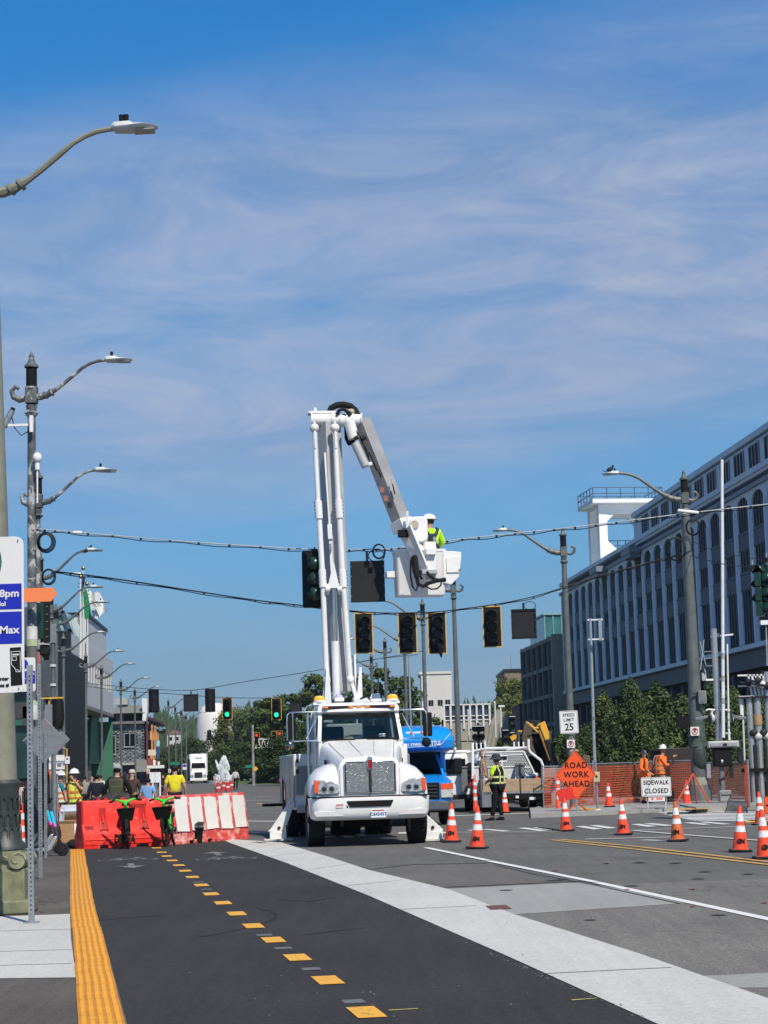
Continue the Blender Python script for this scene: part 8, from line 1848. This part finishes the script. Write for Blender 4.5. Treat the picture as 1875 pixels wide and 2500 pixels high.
t = thing('dark_banner', 'black draped material hanging between the sign posts at far left', 'banner', (pt(96, 1900, 45).x, 45, 0)); MB().rings([[(.16*k_s*math.cos(a), .08*math.sin(a), z) for a in [2*math.pi*k/8 for k in range(8)]] for z, k_s in ((.3, 1), (.9, 1.15), (1.5, 1.0), (1.9, .8))]).build('drape', WRAP, t, smooth=True)
MB().cyl((0, 0, 0), (0, 0, .4), .03, seg=6).build('leg', DARK, t)
t = thing('white_cylinder_sign', 'pale rounded tube sign with green top behind the second park sign', 'sign', pt(82, 1735, 36)); MB().lathe([(.09, -.18), (.10, -.14), (.10, .1)], seg=14).build('tube', mat('off_white_plastic', (.60, .60, .55), .5), t, smooth=True); MB().lathe([(.101, .1), (.09, .17), (.04, .19)], seg=14).build('top', mat('pale_green_plastic', (.35, .48, .30), .5), t, smooth=True)
for i, (px, py, w_, h_, lb) in enumerate(((52, 1736, .26, .3, 'dark grey box left of the perforated post'), (70, 1748, .22, .38, 'grey-brown box between the perforated posts'))): gbox('control_box', lb, 'box', px, py, 36, w_, h_, mat('charcoal_box', (.05, .05, .055), .6), .15)
for i, (px, py, w_, h_, lb) in enumerate(((474, 1856+12, .19, 14, 'small blue and white parking sign left of the lorry'),)):
 c = pt(451, 1872, 200); t = thing('parking_sign', lb, 'sign', (c.x, 200, 0)); MB().box((0, 0, c.z), (.45, .04, .65)).build('sign_panel', SH, t); MB().box((0, -.03, c.z+.12), (.38, .01, .25)).build('blue_band', SB, t); MB().cyl((0, .04, 0), (0, .04, c.z), .03, seg=6).build('post', STEEL, t)
for px, py, lb in ((362, 1883, 'tiny white notice on the lamp pole before the stone building'), (414, 1882, 'tiny white notice on the lamp pole by the striped awning')):
 c = pt(px, py, 165 if px < 400 else 197); t = thing('notice_sign', lb, 'sign', c); MB().box((0, 0, 0), (.28, .03, .38)).build('sign_panel', SH, t); MB().box((0, -.02, 0), (.18, .01, .2)).build('mark', mat('pale_red_print', (.6, .25, .22), .6), t)
for px, py, lb in ((427, 1864, 'green street name sign beside the lamp poles'), (608, 1871, 'small green street name sign by the grass slope')):
 c = pt(px, py, 185); t = thing('street_name_sign', lb, 'sign', c); MB().box((0, 0, 0), (.95 if px < 500 else .7, .03, .28)).build('sign_panel', mat('street_sign_green', (.01, .22, .13), .5), t)
c = pt(624, 1877, 180); t = thing('diamond_sign', 'small yellow diamond warning sign by the mast arm pole', 'sign', (c.x, 180, 0)); MB().box((0, 0, c.z), (.36, .02, .36), Matrix.Rotation(R(45), 3, 'Y')).build('sign_panel', mat('warning_yellow', (.75, .45, .02), .5), t); MB().cyl((0, .03, 0), (0, .03, c.z), .025, seg=6).build('post', STEEL, t)
c = gp(655, 1910); t = thing('stone_ball', 'dark stone ball beside the road left of the truck', 'ball', (c.x, c.y, 0)); MB().ball((0, 0, .55), .5, 16).build('ball', mat('dark_stone', (.05, .05, .06), .6), t, smooth=True); MB().lathe([(.3, 0), (.25, .1)], seg=12).build('plinth', CONC, t)
# fountain spray
c = pt(543, 1900, 232); t = thing('fountain', 'white plume of fountain water in front of the trees', 'fountain', (c.x, 232, 0)); q = random.Random(8); f = MB(); kk = mpp(232)
hf = pt(543,1848,232).z
for i in range(2600):
 u = q.random()**.75; a = q.uniform(0,6.28); r_ = (.55+.75*(1-u)+.25*math.sin(9*u))*math.sqrt(q.random()); x = r_*math.cos(a)+.3*(1-u);
 s_ = q.uniform(.02,.06); z = hf*u*(.62+.38*abs(math.sin(2.3*x+1)))
 f.add([(x-s_*.4,r_*math.sin(a),z),(x+s_*.4,r_*math.sin(a),z),(x+s_*.3,r_*math.sin(a)+.02,z+s_*5),(x-s_*.3,r_*math.sin(a),z+s_*5)],[(0,1,2,3)])
o = f.build('spray', mat('white_water', (.80, .83, .86), .4, var=.03), t); o['kind'] = 'stuff'
MB().lathe([(1.9, 0), (1.9, .4), (1.7, .4), (1.7, .2)], seg=24).build('basin', CONC, t)
# ------------------------------------------------------------------ right-hand signs, fence and workers' gear
SPO = mat('orange_sign_fluorescent', (.88, .10, .02), .45, var=.06, scale=9, spots=((.65, .07, .03), 14, .68, .05))
# road work sign
Yr = 55.5; c = pt(1406, 1892, Yr); k_ = mpp(Yr); t = thing('road_work_sign', 'orange diamond sign reading ROAD WORK AHEAD on a spring stand', 'sign', (c.x, Yr, 0), R(0))
hw_ = 49*k_; hh_ = 60*k_; rot_ = R(2)
def diamond(a,b_,r=.035):
 P_ = []
 for (x,z),(ux,uz) in (((a,0),(-1,0)),((0,b_),(0,-1)),((-a,0),(1,0)),((0,-b_),(0,1))): P_.append((x,z))
 out = []
 for i in range(4):
  p_,n_,l_ = Vector(P_[i]),Vector(P_[(i+1) % 4]),Vector(P_[i-1]); d1,d2 = (l_-p_).normalized(),(n_-p_).normalized()
  for f_ in (0,.5,1): out.append(tuple((p_+d1*r*(1-f_)+d2*r*f_)*(1) if f_ != .5 else p_+(d1+d2)*r*.28))
 return out
pn = MB().prism(diamond(hw_, hh_), 'y', -.006, .006).build('sign_panel', SPO, t); pn.location = (0, 0, c.z)
bd = MB(); D_ = diamond(hw_-.03,hh_-.035)
for a,b_ in zip(D_,D_[1:]+D_[:1]): bd.bar((a[0],-.009,a[1]),(b_[0],-.009,b_[1]),.012,.004)
bd.build('border', SK_, pn)
for i, s_ in enumerate(('ROAD', 'WORK', 'AHEAD')): text(s_, .245, SK_, pn, (.01, -.010, .30-.275*i-.02), bold=.006, space=1.12, sx=.92)
MB().box((0, .03, c.z/2), (.05, .05, c.z)).build('mast', STEEL, t)
for s_ in (-1, 1): MB().bar((0, .03, .35), (s_*.45, -.3, .02), .03, .03).bar((0, .03, .35), (s_*.45, .4, .02), .03, .03).build('leg', ORANGE_W, t)
for s_ in (-1, 1): MB().box((s_*.05-.02, 0, c.z+hh_-.0), (.16, .04, .04), Matrix.Rotation(R(20*s_), 3, 'Y')).build('flag_stub', mat('tan_fabric', (.5, .42, .3), .7), t)
# sidewalk closed
Ys_ = 56.0; c = pt(1602, 1921, Ys_); k_ = mpp(Ys_); t = thing('sidewalk_closed_sign', 'white sign reading SIDEWALK CLOSED on a folding stand', 'sign', (c.x, Ys_, .12), R(0))
pn = MB().prism(rrect(72*k_, 46*k_, .04), 'y', -.006, .006).build('sign_panel', SH, t); pn.location = (0, 0, c.z-.12)
bb_ = MB(); D_ = rrect(68*k_,42*k_,.03)
for a,b_ in zip(D_,D_[1:]+D_[:1]): bb_.bar((a[0],-.008,a[1]),(b_[0],-.008,b_[1]),.007,.004)
bb_.build('border', SK_, pn)
text('SIDEWALK', .182, SK_, pn, (0, -.010, .125), bold=.004, sx=.84, space=1.05); text('CLOSED', .20, SK_, pn, (0, -.010, -.125), bold=.004, sx=.93, space=1.08)
MB().box((.0, .02, c.z-.12-.36), (48*k_, .01, 12*k_)).build('lower_panel', SH, t); MB().cyl((-.13, .012, c.z-.47), (-.13, .009, c.z-.47), .035, seg=12).build('mark', SPO, t); MB().box((.08, .012, c.z-.455), (.18, .004, .025)).build('mark', SPO, t)
MB().box((.08, .012, c.z-.49), (.18, .004, .02)).build('mark', SPO, t)
for s_ in (-1, 1): MB().box((s_*.27, .03, .48), (.035, .03, .96)).build('leg', mat('pale_grey_plastic', (.48, .48, .48), .5), t)
# speed limit + no parking on a thick grey post
Yp = 60; c = pt(1389, 1763, Yp); k_ = mpp(Yp); t = thing('speed_limit_sign', 'white SPEED LIMIT 25 sign on a thick round-topped grey post', 'sign', (c.x, Yp, 0))
zt_ = pt(1392,1795,Yp).z
MB().lathe([(.125, 0), (.122, zt_-.1), (.11, zt_-.03), (.06, zt_), (.01, zt_+.01)], (.06, .16, 0), 16).build('post', mat('weathered_grey_post', (.14, .15, .15), .6, var=.3, scale=3, spots=((.3, .3, .28), 4, .6, .1)), t, smooth=True)
pn = MB().prism(rrect(45*k_, 55*k_, .04), 'y', -.006, .006).build('sign_panel', SH, t, ); pn.location = (0, 0, c.z); pn.rotation_euler = (0, R(-1), 0)
bb_ = MB(); D_ = rrect(42*k_,52*k_,.035)
for a,b_ in zip(D_,D_[1:]+D_[:1]): bb_.bar((a[0],-.008,a[1]),(b_[0],-.008,b_[1]),.008,.004)
bb_.build('border', SK_, pn)
text('SPEED', .140, SK_, pn, (0, -.010, .225), bold=.002, sx=.95, space=1.1); text('LIMIT', .140, SK_, pn, (0, -.010, .07), bold=.002, sx=.95, space=1.1); text('25', .31, SK_, pn, (0, -.010, -.165), bold=.005, sx=.95)
MB().cyl((.0, .0, c.z), (.03, .15, c.z-.2), .03, seg=8).build('bracket', STEEL, t)
def no_parking(parent,loc,s_=1):
 n_ = MB().prism(rrect(.26*s_, .26*s_, .02), 'y', -.004, .004).build('no_parking_plate', SH, parent); n_.location = loc; RR = mat('sign_red', (.55, .02, .03), .5)
 text('P', .17*s_, SK_, n_, (0, -.007, 0), bold=.004)
 MB().tube([(.088*s_*math.cos(a), -.009, .088*s_*math.sin(a)) for a in [2*math.pi*k/24 for k in range(25)]], .010*s_, 5).bar((-.062*s_, -.010, .062*s_), (.062*s_, -.010, -.062*s_), .014*s_, .006).build('prohibition_ring', RR, n_)
 return n_
no_parking(t,(.035,.0,pt(1391,1816,Yp).z))
t = thing('no_parking_sign', 'small no parking sign on the big right utility pole', 'sign', (pt(1697, 1785, 61.6).x, 61.65, pt(1697, 1785, 61.6).z)); no_parking(t, (0, 0, 0), 1.12); MB().box((0, .03, 0), (.3, .05, .05)).build('strap', STEEL, t)
# boxes on the utility pole
t = gbox('control_box', 'grey control box on the right side of the big utility pole', 'box', 1714, 1702, 61.7, .26, .43, mat('grey_box_paint', (.26, .28, .28), .5), .2); MB().box((0, -.11, 0), (.18, .01, .34)).build('door', mat('slate_door', (.16, .18, .19), .5), t); MB().box((-.2, 0, .12), (.2, .05, .05)).build('bracket', DARK, t)
gbox('signal_box', 'flat black box left of the big utility pole', 'box', 1667, 1762, 61.6, .44, .38, BLACKM, .12)
R1 = [o for o in scene.objects if o.get('label', '').startswith('big grey-green')][0]
MB().lathe([(.30, 0), (.30, .9), (.27, .95)], seg=16).build('concrete_collar', mat('pale_green_concrete', (.26, .28, .23), .8, var=.1), R1, smooth=True).location.z = .02
MB().ball((.04, -.18, 1.62), (.24, .14, .45), 12).build('wrapped_base', mat('dark_green_wrap', (.035, .05, .045), .6, var=.4, bump=.8, bscale=5), R1, smooth=True)
MB().lathe([(.285, 1.95), (.285, 2.75)], seg=16).build('sleeve', mat('rusty_green_sleeve', (.07, .10, .085), .6, var=.35, scale=5), R1, smooth=True)
# fence panels with orange mesh
MESH = mat('orange_mesh_plastic', (.66, .11, .04), .6, var=.1)
def fence_panel(lb, a, b_, h, z=.12, mesh=True, group='temporary fence panels with orange mesh'):
 a, b_ = Vector(a), Vector(b_); d = b_-a; L_ = d.length; t = thing('fence_panel', lb, 'fence', (a.x, a.y, z), math.atan2(d.y, d.x), group)
 for x in (0, L_): MB().cyl((x, 0, 0), (x, 0, h+.05), .022, seg=8).build('post', STEEL, t, smooth=True)
 for zz_ in (.06, h): MB().cyl((0, 0, zz_), (L_, 0, zz_), .020, seg=8).build('rail', STEEL, t, smooth=True)
 m_ = MB(); n = int(L_/.062)
 q = random.Random(int(L_*100))
 for k in range(n):
  x = (k+.5)*L_/n; w_ = .004*math.sin(x*5)
  m_.box((x,-.03+.02*math.sin(x*3),h*.5-.02),(.011,.004,h-.08))
 nz = int(h/.078)
 for k in range(nz):
  z_ = .04+k*(h-.06)/nz
  m_.bar((0,-.036,z_+.012*math.sin(k*1.7)),(L_/2,-.036,z_-.015),.004,.016); m_.bar((L_/2,-.036,z_-.015),(L_,-.036,z_+.01*math.cos(k)),.004,.016)
 if L_ > .6: o = m_.build('orange_mesh', MESH, t); o['kind'] = 'stuff'
 cl_ = MB(); n = int(L_/.11)
 for k in range(-int(h/.11),n):
  x0,x1 = k*.11,k*.11+h
  a0,a1 = max(x0,0),min(x1,L_)
  if a1 > a0: cl_.bar((a0,.0,.06+(a0-x0)*(h-.06)/h),(a1,.0,.06+(a1-x0)*(h-.06)/h),.005,.005); cl_.bar((a0,.0,h-(a0-x0)*(h-.06)/h),(a1,.0,h-(a1-x0)*(h-.06)/h),.005,.005)
 o = cl_.build('chain_link', STEEL, t); o['kind'] = 'stuff'
 return t
def fz(px,py): return gp(px,py,.12)
fence_panel('mesh fence panel at the left end behind the road work sign', fz(1328, 1972), fz(1396, 1969), 1.32)
fence_panel('mesh fence panel between the road work sign and the sidewalk closed sign', fz(1398, 1969), fz(1592, 1958), 1.36)
fence_panel('mesh fence panel from the sidewalk closed sign to the utility pole', fz(1594, 1958), fz(1700, 1956), 1.38)
fence_panel('mesh fence panel behind the crossing gate mechanism', fz(1706, 1950), fz(1822, 1955), 1.28)
fence_panel('short angled mesh fence panel at the right end', fz(1824, 1956), fz(1832, 1975), 1.34)
g = fz(1459, 1978); t = thing('push_button_post', 'pedestrian push-button post with a pale plate between the signs', 'post', (g.x, g.y, .12)); MB().cyl((0, 0, 0), (0, 0, 1.45), .035, seg=10).build('post', STEEL, t, smooth=True); MB().box((0, -.05, .98), (.2, .1, .3)).build('button_box', mat('cream_box', (.50, .44, .30), .6), t, bevel=.01); MB().lathe([(.12, 0), (.10, .03), (.04, .05)], seg=14).build('flange', mat('sandy_metal', (.5, .45, .38), .5), t); MB().box((0, -.11, 1.0), (.06, .01, .06)).build('button', DARK, t); MB().ball((0, 0, 1.47), .04, 8).build('cap', STEEL, t)
crumple('orange sandbag on the pavement beside the button post', 1548, 1966, .28, .16, .07, mat('orange_sack', (.70, .25, .07), .7, var=.15), 21, .12, nm='sandbag', cat='sandbag'); crumple('brown sandbag at the foot of the road work sign', 1418, 1974, .22, .14, .10, mat('brown_sack', (.35, .17, .06), .7, var=.2), 22, .12, nm='sandbag', cat='sandbag')
crumple('dark cabinet sack behind the fence', 1470, 1950, .16, .12, .2, PB, 23, .12, nm='plastic_bag')
g = pt(1655, 1900, 64.5); t = thing('equipment_cabinet', 'dark brown equipment cabinet the worker is reaching into', 'cabinet', (g.x, 64.5, .12), R(10)); MB().box((0, .3, .95), (1.15, .6, 1.75)).build('case', mat('dark_brown_steel', (.035, .025, .022), .5), t, bevel=.02); MB().box((-.75, .1, .95), (.5, .04, 1.6), Matrix.Rotation(R(35), 3, 'Z')).build('door', mat('dark_brown_steel', (.035, .025, .022), .5), t)
t = thing('equipment_cabinet', 'grey cabinet top behind the left fence panel', 'cabinet', (pt(1360, 1900, 64).x, 64, .1)); MB().box((0, .3, .62), (1.0, .6, 1.3)).build('case', mat('light_grey_cabinet', (.33, .33, .32), .6), t, bevel=.02)
st0 = fz(1688, 1972); t = thing('sign_stand', 'orange tripod legs leaning at the foot of the utility pole', 'stand', (pt(1692, 1900, 58).x, 58, .12)); k_ = mpp(58)
for x_, y_ in ((-50*k_, -.2), (36*k_, -.2), (10*k_, .3)): MB().bar((0, 0, .98), (x_, y_, .0), .045, .045).build('leg', mat('red_orange_steel', (.60, .10, .04), .5), t)
t = thing('orange_plaque', 'small orange plaque with a black bar at the right edge', 'sign', (pt(1876, 1965, 47).x, 46.6, 0)); k_ = mpp(46.6); zc = pt(1876, 1966, 46.6).z
pn = MB().prism(rrect(36*k_, 42*k_, .04), 'y', -.01, 0).build('sign_panel', SPO, t); pn.location.z = zc; MB().box((0, -.014, 0), (28*k_, .004, 4*k_)).build('bar', SK_, pn); MB().box((0, .03, zc/2), (.04, .04, zc)).build('leg', STEEL, t)
bb_ = MB(); D_ = rrect(34*k_,40*k_,.03)
for a,b_ in zip(D_,D_[1:]+D_[:1]): bb_.bar((a[0],-.013,a[1]),(b_[0],-.013,b_[1]),.008,.004)
bb_.build('border', SK_, pn)
# rail crossing signal with gate mechanism
Yc = 58.5
def K(x,y,Y=Yc): return pt(1680+x*.2893,1480+y*.2893,Y)
b0 = K(300, 1640); t = thing('crossing_signal', 'rail crossing mast with crossbuck, hooded lamps and gate mechanism', 'rail signal', (b0.x, Yc, .12)); o0 = Vector((b0.x, Yc, .12))
def k_(x,y,d=0): return K(x,y)-o0+Vector((0,d,0))
ALU = mat('bare_aluminium', (.50, .51, .52), .35, metal=.6, var=.12)
MB().cyl(k_(262, 1140), k_(215, 190), .10, seg=14).build('mast', ALU, t, smooth=True); MB().cyl(k_(278, 1120, .1), k_(252, 520, .1), .045, seg=8).build('conduit', DARK, t)
MB().cyl(k_(290, 1560), k_(272, 1200), .085, seg=14).build('lower_mast', mat('dull_grey_mast', (.20, .21, .21), .5, metal=.3), t, smooth=True)
MB().box(k_(310, 1600), (.36, .3, .34)).build('junction_base', mat('light_grey_cabinet', (.33, .33, .32), .6), t, bevel=.02); MB().box(k_(310, 1575, -.17), (.28, .03, .1)).build('junction_lid', ALU, t)
CBK = mat('worn_white_board', (.42, .43, .42), .5, var=.15, scale=8)
MB().bar(k_(95, 300, -.1), k_(145, 500, -.12), .18*.8, .02).build('crossbuck_blade', CBK, t); MB().bar(k_(125, 285, -.13), k_(95, 540, -.14), .14, .02).build('crossbuck_blade', CBK, t)
for x, y, x2 in ((130, 385, 210), (150, 440, 215), (150, 505, 215)): MB().bar(k_(x, y), k_(x2, y-4), .02, .02).build('bracket', ALU, t)
MB().box(k_(135, 595), (.14, .04, .24)).build('track_plate', CBK, t); MB().bar(k_(150, 622), k_(310, 616), .06, .06).build('arm_bracket', WHITE, t); MB().bar(k_(190, 258), k_(380, 238), .05, .05).build('arm_bracket', WHITE, t); MB().box(k_(245, 245), (.14, .1, .12)).build('clamp', ALU, t)
MB().bar(k_(120, 490, -.05), k_(145, 560, -.05), .04, .03).build('bracket', CBK, t)
# crossarm with hooded lamps
MB().tube([k_(150, 880), k_(175, 872), k_(255, 880), k_(345, 875), k_(362, 890)], .035, 8).build('crossarm', LUM, t, smooth=True)
for cx,s_ in ((190,-1),(350,1)):
 c = k_(cx, 945); MB().lathe([(.02, 0), (.14, .02), (.15, .06), (.10, .12), (.02, .14)], seg=18).build('lamp_housing', LUM, t, smooth=True).matrix_local = Matrix.Translation(c) @ Matrix.Rotation(R(90), 4, 'Y') @ Matrix.Rotation(R(0), 4, 'X')
 MB().cyl(c+Vector((s_*.03, 0, 0)), c+Vector((s_*.06, 0, 0)), .27, seg=24).build('backdisc', DARK, t)
 MB().prism([(c.x+s_*.05, c.z+.10), (c.x+s_*.50, c.z+.03), (c.x+s_*.52, c.z-.05), (c.x+s_*.30, c.z-.06), (c.x+s_*.05, c.z+.02)], 'y', c.y-.12, c.y+.12).build('hood', mat('slate_hood', (.17, .19, .20), .5), t, bevel=.02)
 MB().bar(k_(cx-15*s_ if s_ < 0 else cx+0, 880), c, .04, .06).build('lamp_bracket', LUM, t)
MB().box(k_(288, 1165, -.1), (.96, .34, .20)).build('gate_housing', mat('pale_grey_enamel', (.50, .51, .50), .4), t, bevel=.02); MB().box(k_(288, 1168, -.29), (.84, .02, .10)).build('housing_panel', mat('blue_grey_panel', (.30, .32, .34), .5), t); MB().box(k_(296, 1168, -.31), (.12, .01, .07)).build('black_scrawl', DARK, t)
MB().box(k_(285, 1270), (.55, .4, .62)).build('mechanism', BLACKM, t, bevel=.03)
for s_, x0 in ((-1, 185), (1, 370)): MB().prism([(k_(x0, 0).x+s_*.09, k_(0, 1205).z), (k_(x0, 0).x-s_*.06, k_(0, 1200).z), (k_(x0, 0).x-s_*.10, k_(0, 1300).z), (k_(x0, 0).x-s_*.02, k_(0, 1345).z), (k_(x0, 0).x+s_*.10, k_(0, 1330).z)], 'y', -.1, .1).build('counterweight', mat('pinkish_grey_steel', (.24, .20, .20), .5, var=.2) if s_ < 0 else DARK, t, bevel=.02)
for s_, x0 in ((-1, 172), (1, 362)): MB().bar(k_(x0, 1330), k_(x0+3, 1450), .07, .12).build('support_arm', ALU if s_ < 0 else DARK, t)
MB().cyl(k_(270, 1310, -.12), k_(285, 1310, -.12), .1, seg=12).build('flange', ALU, t)
MB().tube([k_(330, 1390, -.1), k_(310, 1440, -.12), k_(255, 1470, -.12), k_(270, 1510, -.12)], .018, 6).build('cable', BLACKM, t)
MB().bar(k_(300, 1070), k_(360, 1070), .04, .04).bar(k_(345, 1010), k_(350, 1130), .05, .05).build('arm_bracket', LUM, t)
for lb, p0, p1, r_, cat, nm in (('tall white flagpole-like gate arm rising beside the crossing mast', (296, 1110), (285, -1237), .05, 'gate arm', 'gate_arm'), ('short thin gate arm end right of the crossing mast', (345, 1130), (330, 320), .028, 'gate arm', 'gate_arm')):
 a, b_ = K(*p0, Yc-.25), K(*p1, Yc-.25); t = thing(nm, lb, cat, a); ln = b_-a; MB().cyl((0, 0, 0), ln, r_*1.15, r_, 10).build('arm', WHITE_M, t, smooth=True)
 for f_ in (.12, .2, .28): MB().cyl(ln*f_, ln*(f_+.02), r_*1.25, seg=10).build('band', mat('grey_band', (.35, .35, .34), .5), t)
for lb, x, y0, y1, Y, r_ in (('slim grey pole in front of the left part of the hedge', 1441, 1510, 1880, 66, .05), ('thin white whip pole left of the rail signal cluster', 1812, 1700, 1870, 60, .03), ('thin pole with light head right of the signal wire at the edge', 1870, 1520, 1625, 62, .025), ('thin far pole right of the overpass, left one', 1208, 1715, 1800, 150, .07), ('thin far lamp post right of the overpass', 1222, 1724, 1800, 150, .08), ('white thin mast in front of the overpass wall', 1143, 1735, 1795, 120, .05), ('thin pale pole between the two large right lamp poles', 998, 1600, 1830, 100, .05)):
 a, b_ = pt(x+(y1-y0)*.028, y1, Y), pt(x, y0, Y); zb3 = 0 if lb.startswith(('slim', 'thin white', 'thin pale')) else a.z
 t = thing('pole', lb, 'pole', (a.x, Y, zb3)); h_ = b_.z-zb3; MB().cyl((0, 0, 0), (b_.x-a.x, 0, h_), r_*1.2, r_, 8).build('shaft', LUM if 'far' in lb or 'white' in lb else mat('blue_grey_pole', (.28, .33, .35), .4), t, smooth=True)
 if lb.startswith('slim'):
  for z_ in (h_-.05, h_-.75): MB().box((.25, 0, z_), (.55, .05, .05)).build('bracket', WHITE, t)
  MB().box((.42, 0, h_-.4), (.12, .08, .8)).build('antenna_box', mat('blue_grey_pole', (.28, .33, .35), .4), t); MB().cyl((0, 0, 0), (0, 0, 1.6), r_*1.6, seg=8).build('base', mat('blue_grey_pole', (.28, .33, .35), .4), t)
 if 'head' in lb or 'lamp post' in lb: MB().box((.1, 0, h_), (.5, .2, .15)).build('head', WHITE, t)
 if lb.startswith('tall'): MB().box((0, 0, h_), (.4, .05, .05)).build('cap', WHITE, t)
 if 'left one' in lb or 'mast in front' in lb: MB().ball((0, 0, h_), r_*1.5, 6).build('cap', WHITE, t)
 if 'whip' in lb: MB().cyl((0, 0, h_-.6), (0, 0, h_), r_*1.6, seg=8).build('tip', WHITE, t)
 if 'edge' in lb: MB().cyl((0, 0, 0), (0, 0, .1), r_*2, seg=8).build('base', STEEL, t)
 if 'pale pole' in lb: MB().ball((0, 0, h_), r_*1.3, 6).build('cap', STEEL, t)
# rail signal cluster at the far right edge
c = pt(1850, 1900, 60); t = thing('rail_signal_cluster', 'cluster of rail signal equipment on paired poles at the right edge', 'rail signal', (c.x, 60, 0)); q = lambda x, y: pt(x, y, 60)-Vector((c.x, 60, 0))
for x0, y0, x1, y1, r_ in ((1828, 1700, 1838, 1870, .10), (1848, 1700, 1855, 1870, .12), (1872, 1640, 1876, 1870, .10)): a, b_ = q(x1, y1), q(x0, y0); MB().cyl((a.x, 0, .0), (b_.x, 0, b_.z), r_, seg=12).build('mast', ALU, t, smooth=True)
MB().cyl(q(1849, 1745), q(1850, 1770), .15, seg=12).build('rusty_collar', mat('rust_tan', (.40, .26, .13), .7, var=.2), t, smooth=True)
for k in range(3): z_ = q(1850, 1648+k*26).z; MB().box((.15, 0, z_), (1.25, .08, .05)).build('platform_rail', WHITE, t)
MB().box((.15, .1, q(1850, 1702).z), (1.25, .6, .05)).build('platform', DARK, t)
for k in range(6): a = q(1826+k*9, 1646); MB().bar(a, (a.x+.1, 0, q(1850, 1700).z), .08, .06).build('stanchion', WHITE_M if k % 2 else LUM, t)
qq = random.Random(4)
for k in range(5): a = q(1826+k*11, 1668+qq.randint(-8, 8)); MB().ball((a.x, -.15, a.z), (.13, .1, .13), 10).build('lamp_housing', LUM if k % 2 else DARK, t, smooth=True); MB().box((a.x-.12, -.2, a.z), (.34, .16, .05), Matrix.Rotation(R(8), 3, 'Y')).build('hood', DARK, t)
for k in range(4): a = q(1838+k*12, 1790+8*(k % 2)); MB().ball((a.x, -.1, a.z), (.14, .1, .12), 10).build('lamp_housing', LUM if k % 2 else DARK, t, smooth=True)
MB().box((.1, -.05, q(1850, 1880).z), (1.2, .3, .12)).build('base_beam', BLACKM, t)
for k in range(3): a = q(1842+k*13, 1845); MB().bar((a.x, -.1, a.z+.35), (a.x, -.1, .3), .08, .08).build('strut', [DARK, ALU, DARK][k], t)
g = q(1850, 1920); MB().box((1.1, .6, .45), (2.4, 1.0, .7)).build('concrete_base', CONC, t)
# far signal head stacks behind the flatbed
for i,(x,y,Y) in enumerate(((1168,1800,78),(1227,1808,84),(1244,1775,84))):
 c = pt(x, y, Y); t = thing('traffic_signal', ['cluster of signal heads seen from behind left over the flatbed', 'stacked round-backed signal heads over the flatbed middle', 'pair of signal lamps on an arm above the stacked heads'][i], 'traffic signal', (c.x, Y, 0)); MB().cyl((0, 0, 0), (0, 0, c.z+.6), .05, seg=8).build('post', DARK, t)
 for k in range(3):
  for s_ in ((-1, 1) if i == 0 else (1,)): MB().ball((s_*.13, -.1, c.z-.35+.36*k), (.15, .12, .15), 10).build('housing', DARK, t, smooth=True); MB().box((s_*.13, -.2, c.z-.26+.36*k), (.26, .2, .03)).build('hood', BLACKM if k % 2 else LUM, t)
# birds on lamp heads
for lb, px, py, Y in (('dark bird perched on the fourth lamp head', 211, 1350, 66), ('dark bird on the lamp head left of the tower', 1489, 1152, 62), ('small dark bird on the warehouse roof edge', 1776, 1107, fy(1776))):
 c = pt(px, py, Y); t = thing('bird', lb, 'bird', (c.x, c.y, c.z-.03)); s_ = {22.1: .7}.get(Y, 1.3); t.scale = (s_,)*3
 MB().ball((0, 0, .09), (.10, .05, .055), 10, Matrix.Rotation(R(-25), 3, 'Y')).build('body', DARK, t, smooth=True); MB().ball((.08, 0, .17), .035, 8).build('head', DARK, t, smooth=True); MB().cyl((.10, 0, .17), (.14, 0, .165), .01, .002, 5).build('beak', YB, t); MB().box((-.13, 0, .04), (.12, .04, .012), Matrix.Rotation(R(20), 3, 'Y')).build('tail', DARK, t)
 for s2_ in (-1, 1): MB().cyl((0, s2_*.02, 0), (0, s2_*.02, .06), .006, seg=4).build('leg', YB, t)
# haze
HZ = bpy.data.materials.new('air'); HZ.use_nodes = True; HZ.node_tree.nodes.clear()
vo = HZ.node_tree.nodes.new('ShaderNodeOutputMaterial'); pv = HZ.node_tree.nodes.new('ShaderNodeVolumePrincipled'); pv.inputs['Color'].default_value = (.72, .84, 1.0, 1); pv.inputs['Density'].default_value = .00014; pv.inputs['Anisotropy'].default_value = .2
HZ.node_tree.links.new(pv.outputs[0], vo.inputs['Volume'])
if USE_HAZE:
 h_ = MB().box((0, 1760, 88), (5100, 3700, 180)).build('haze', HZ); h_['kind'] = 'stuff'
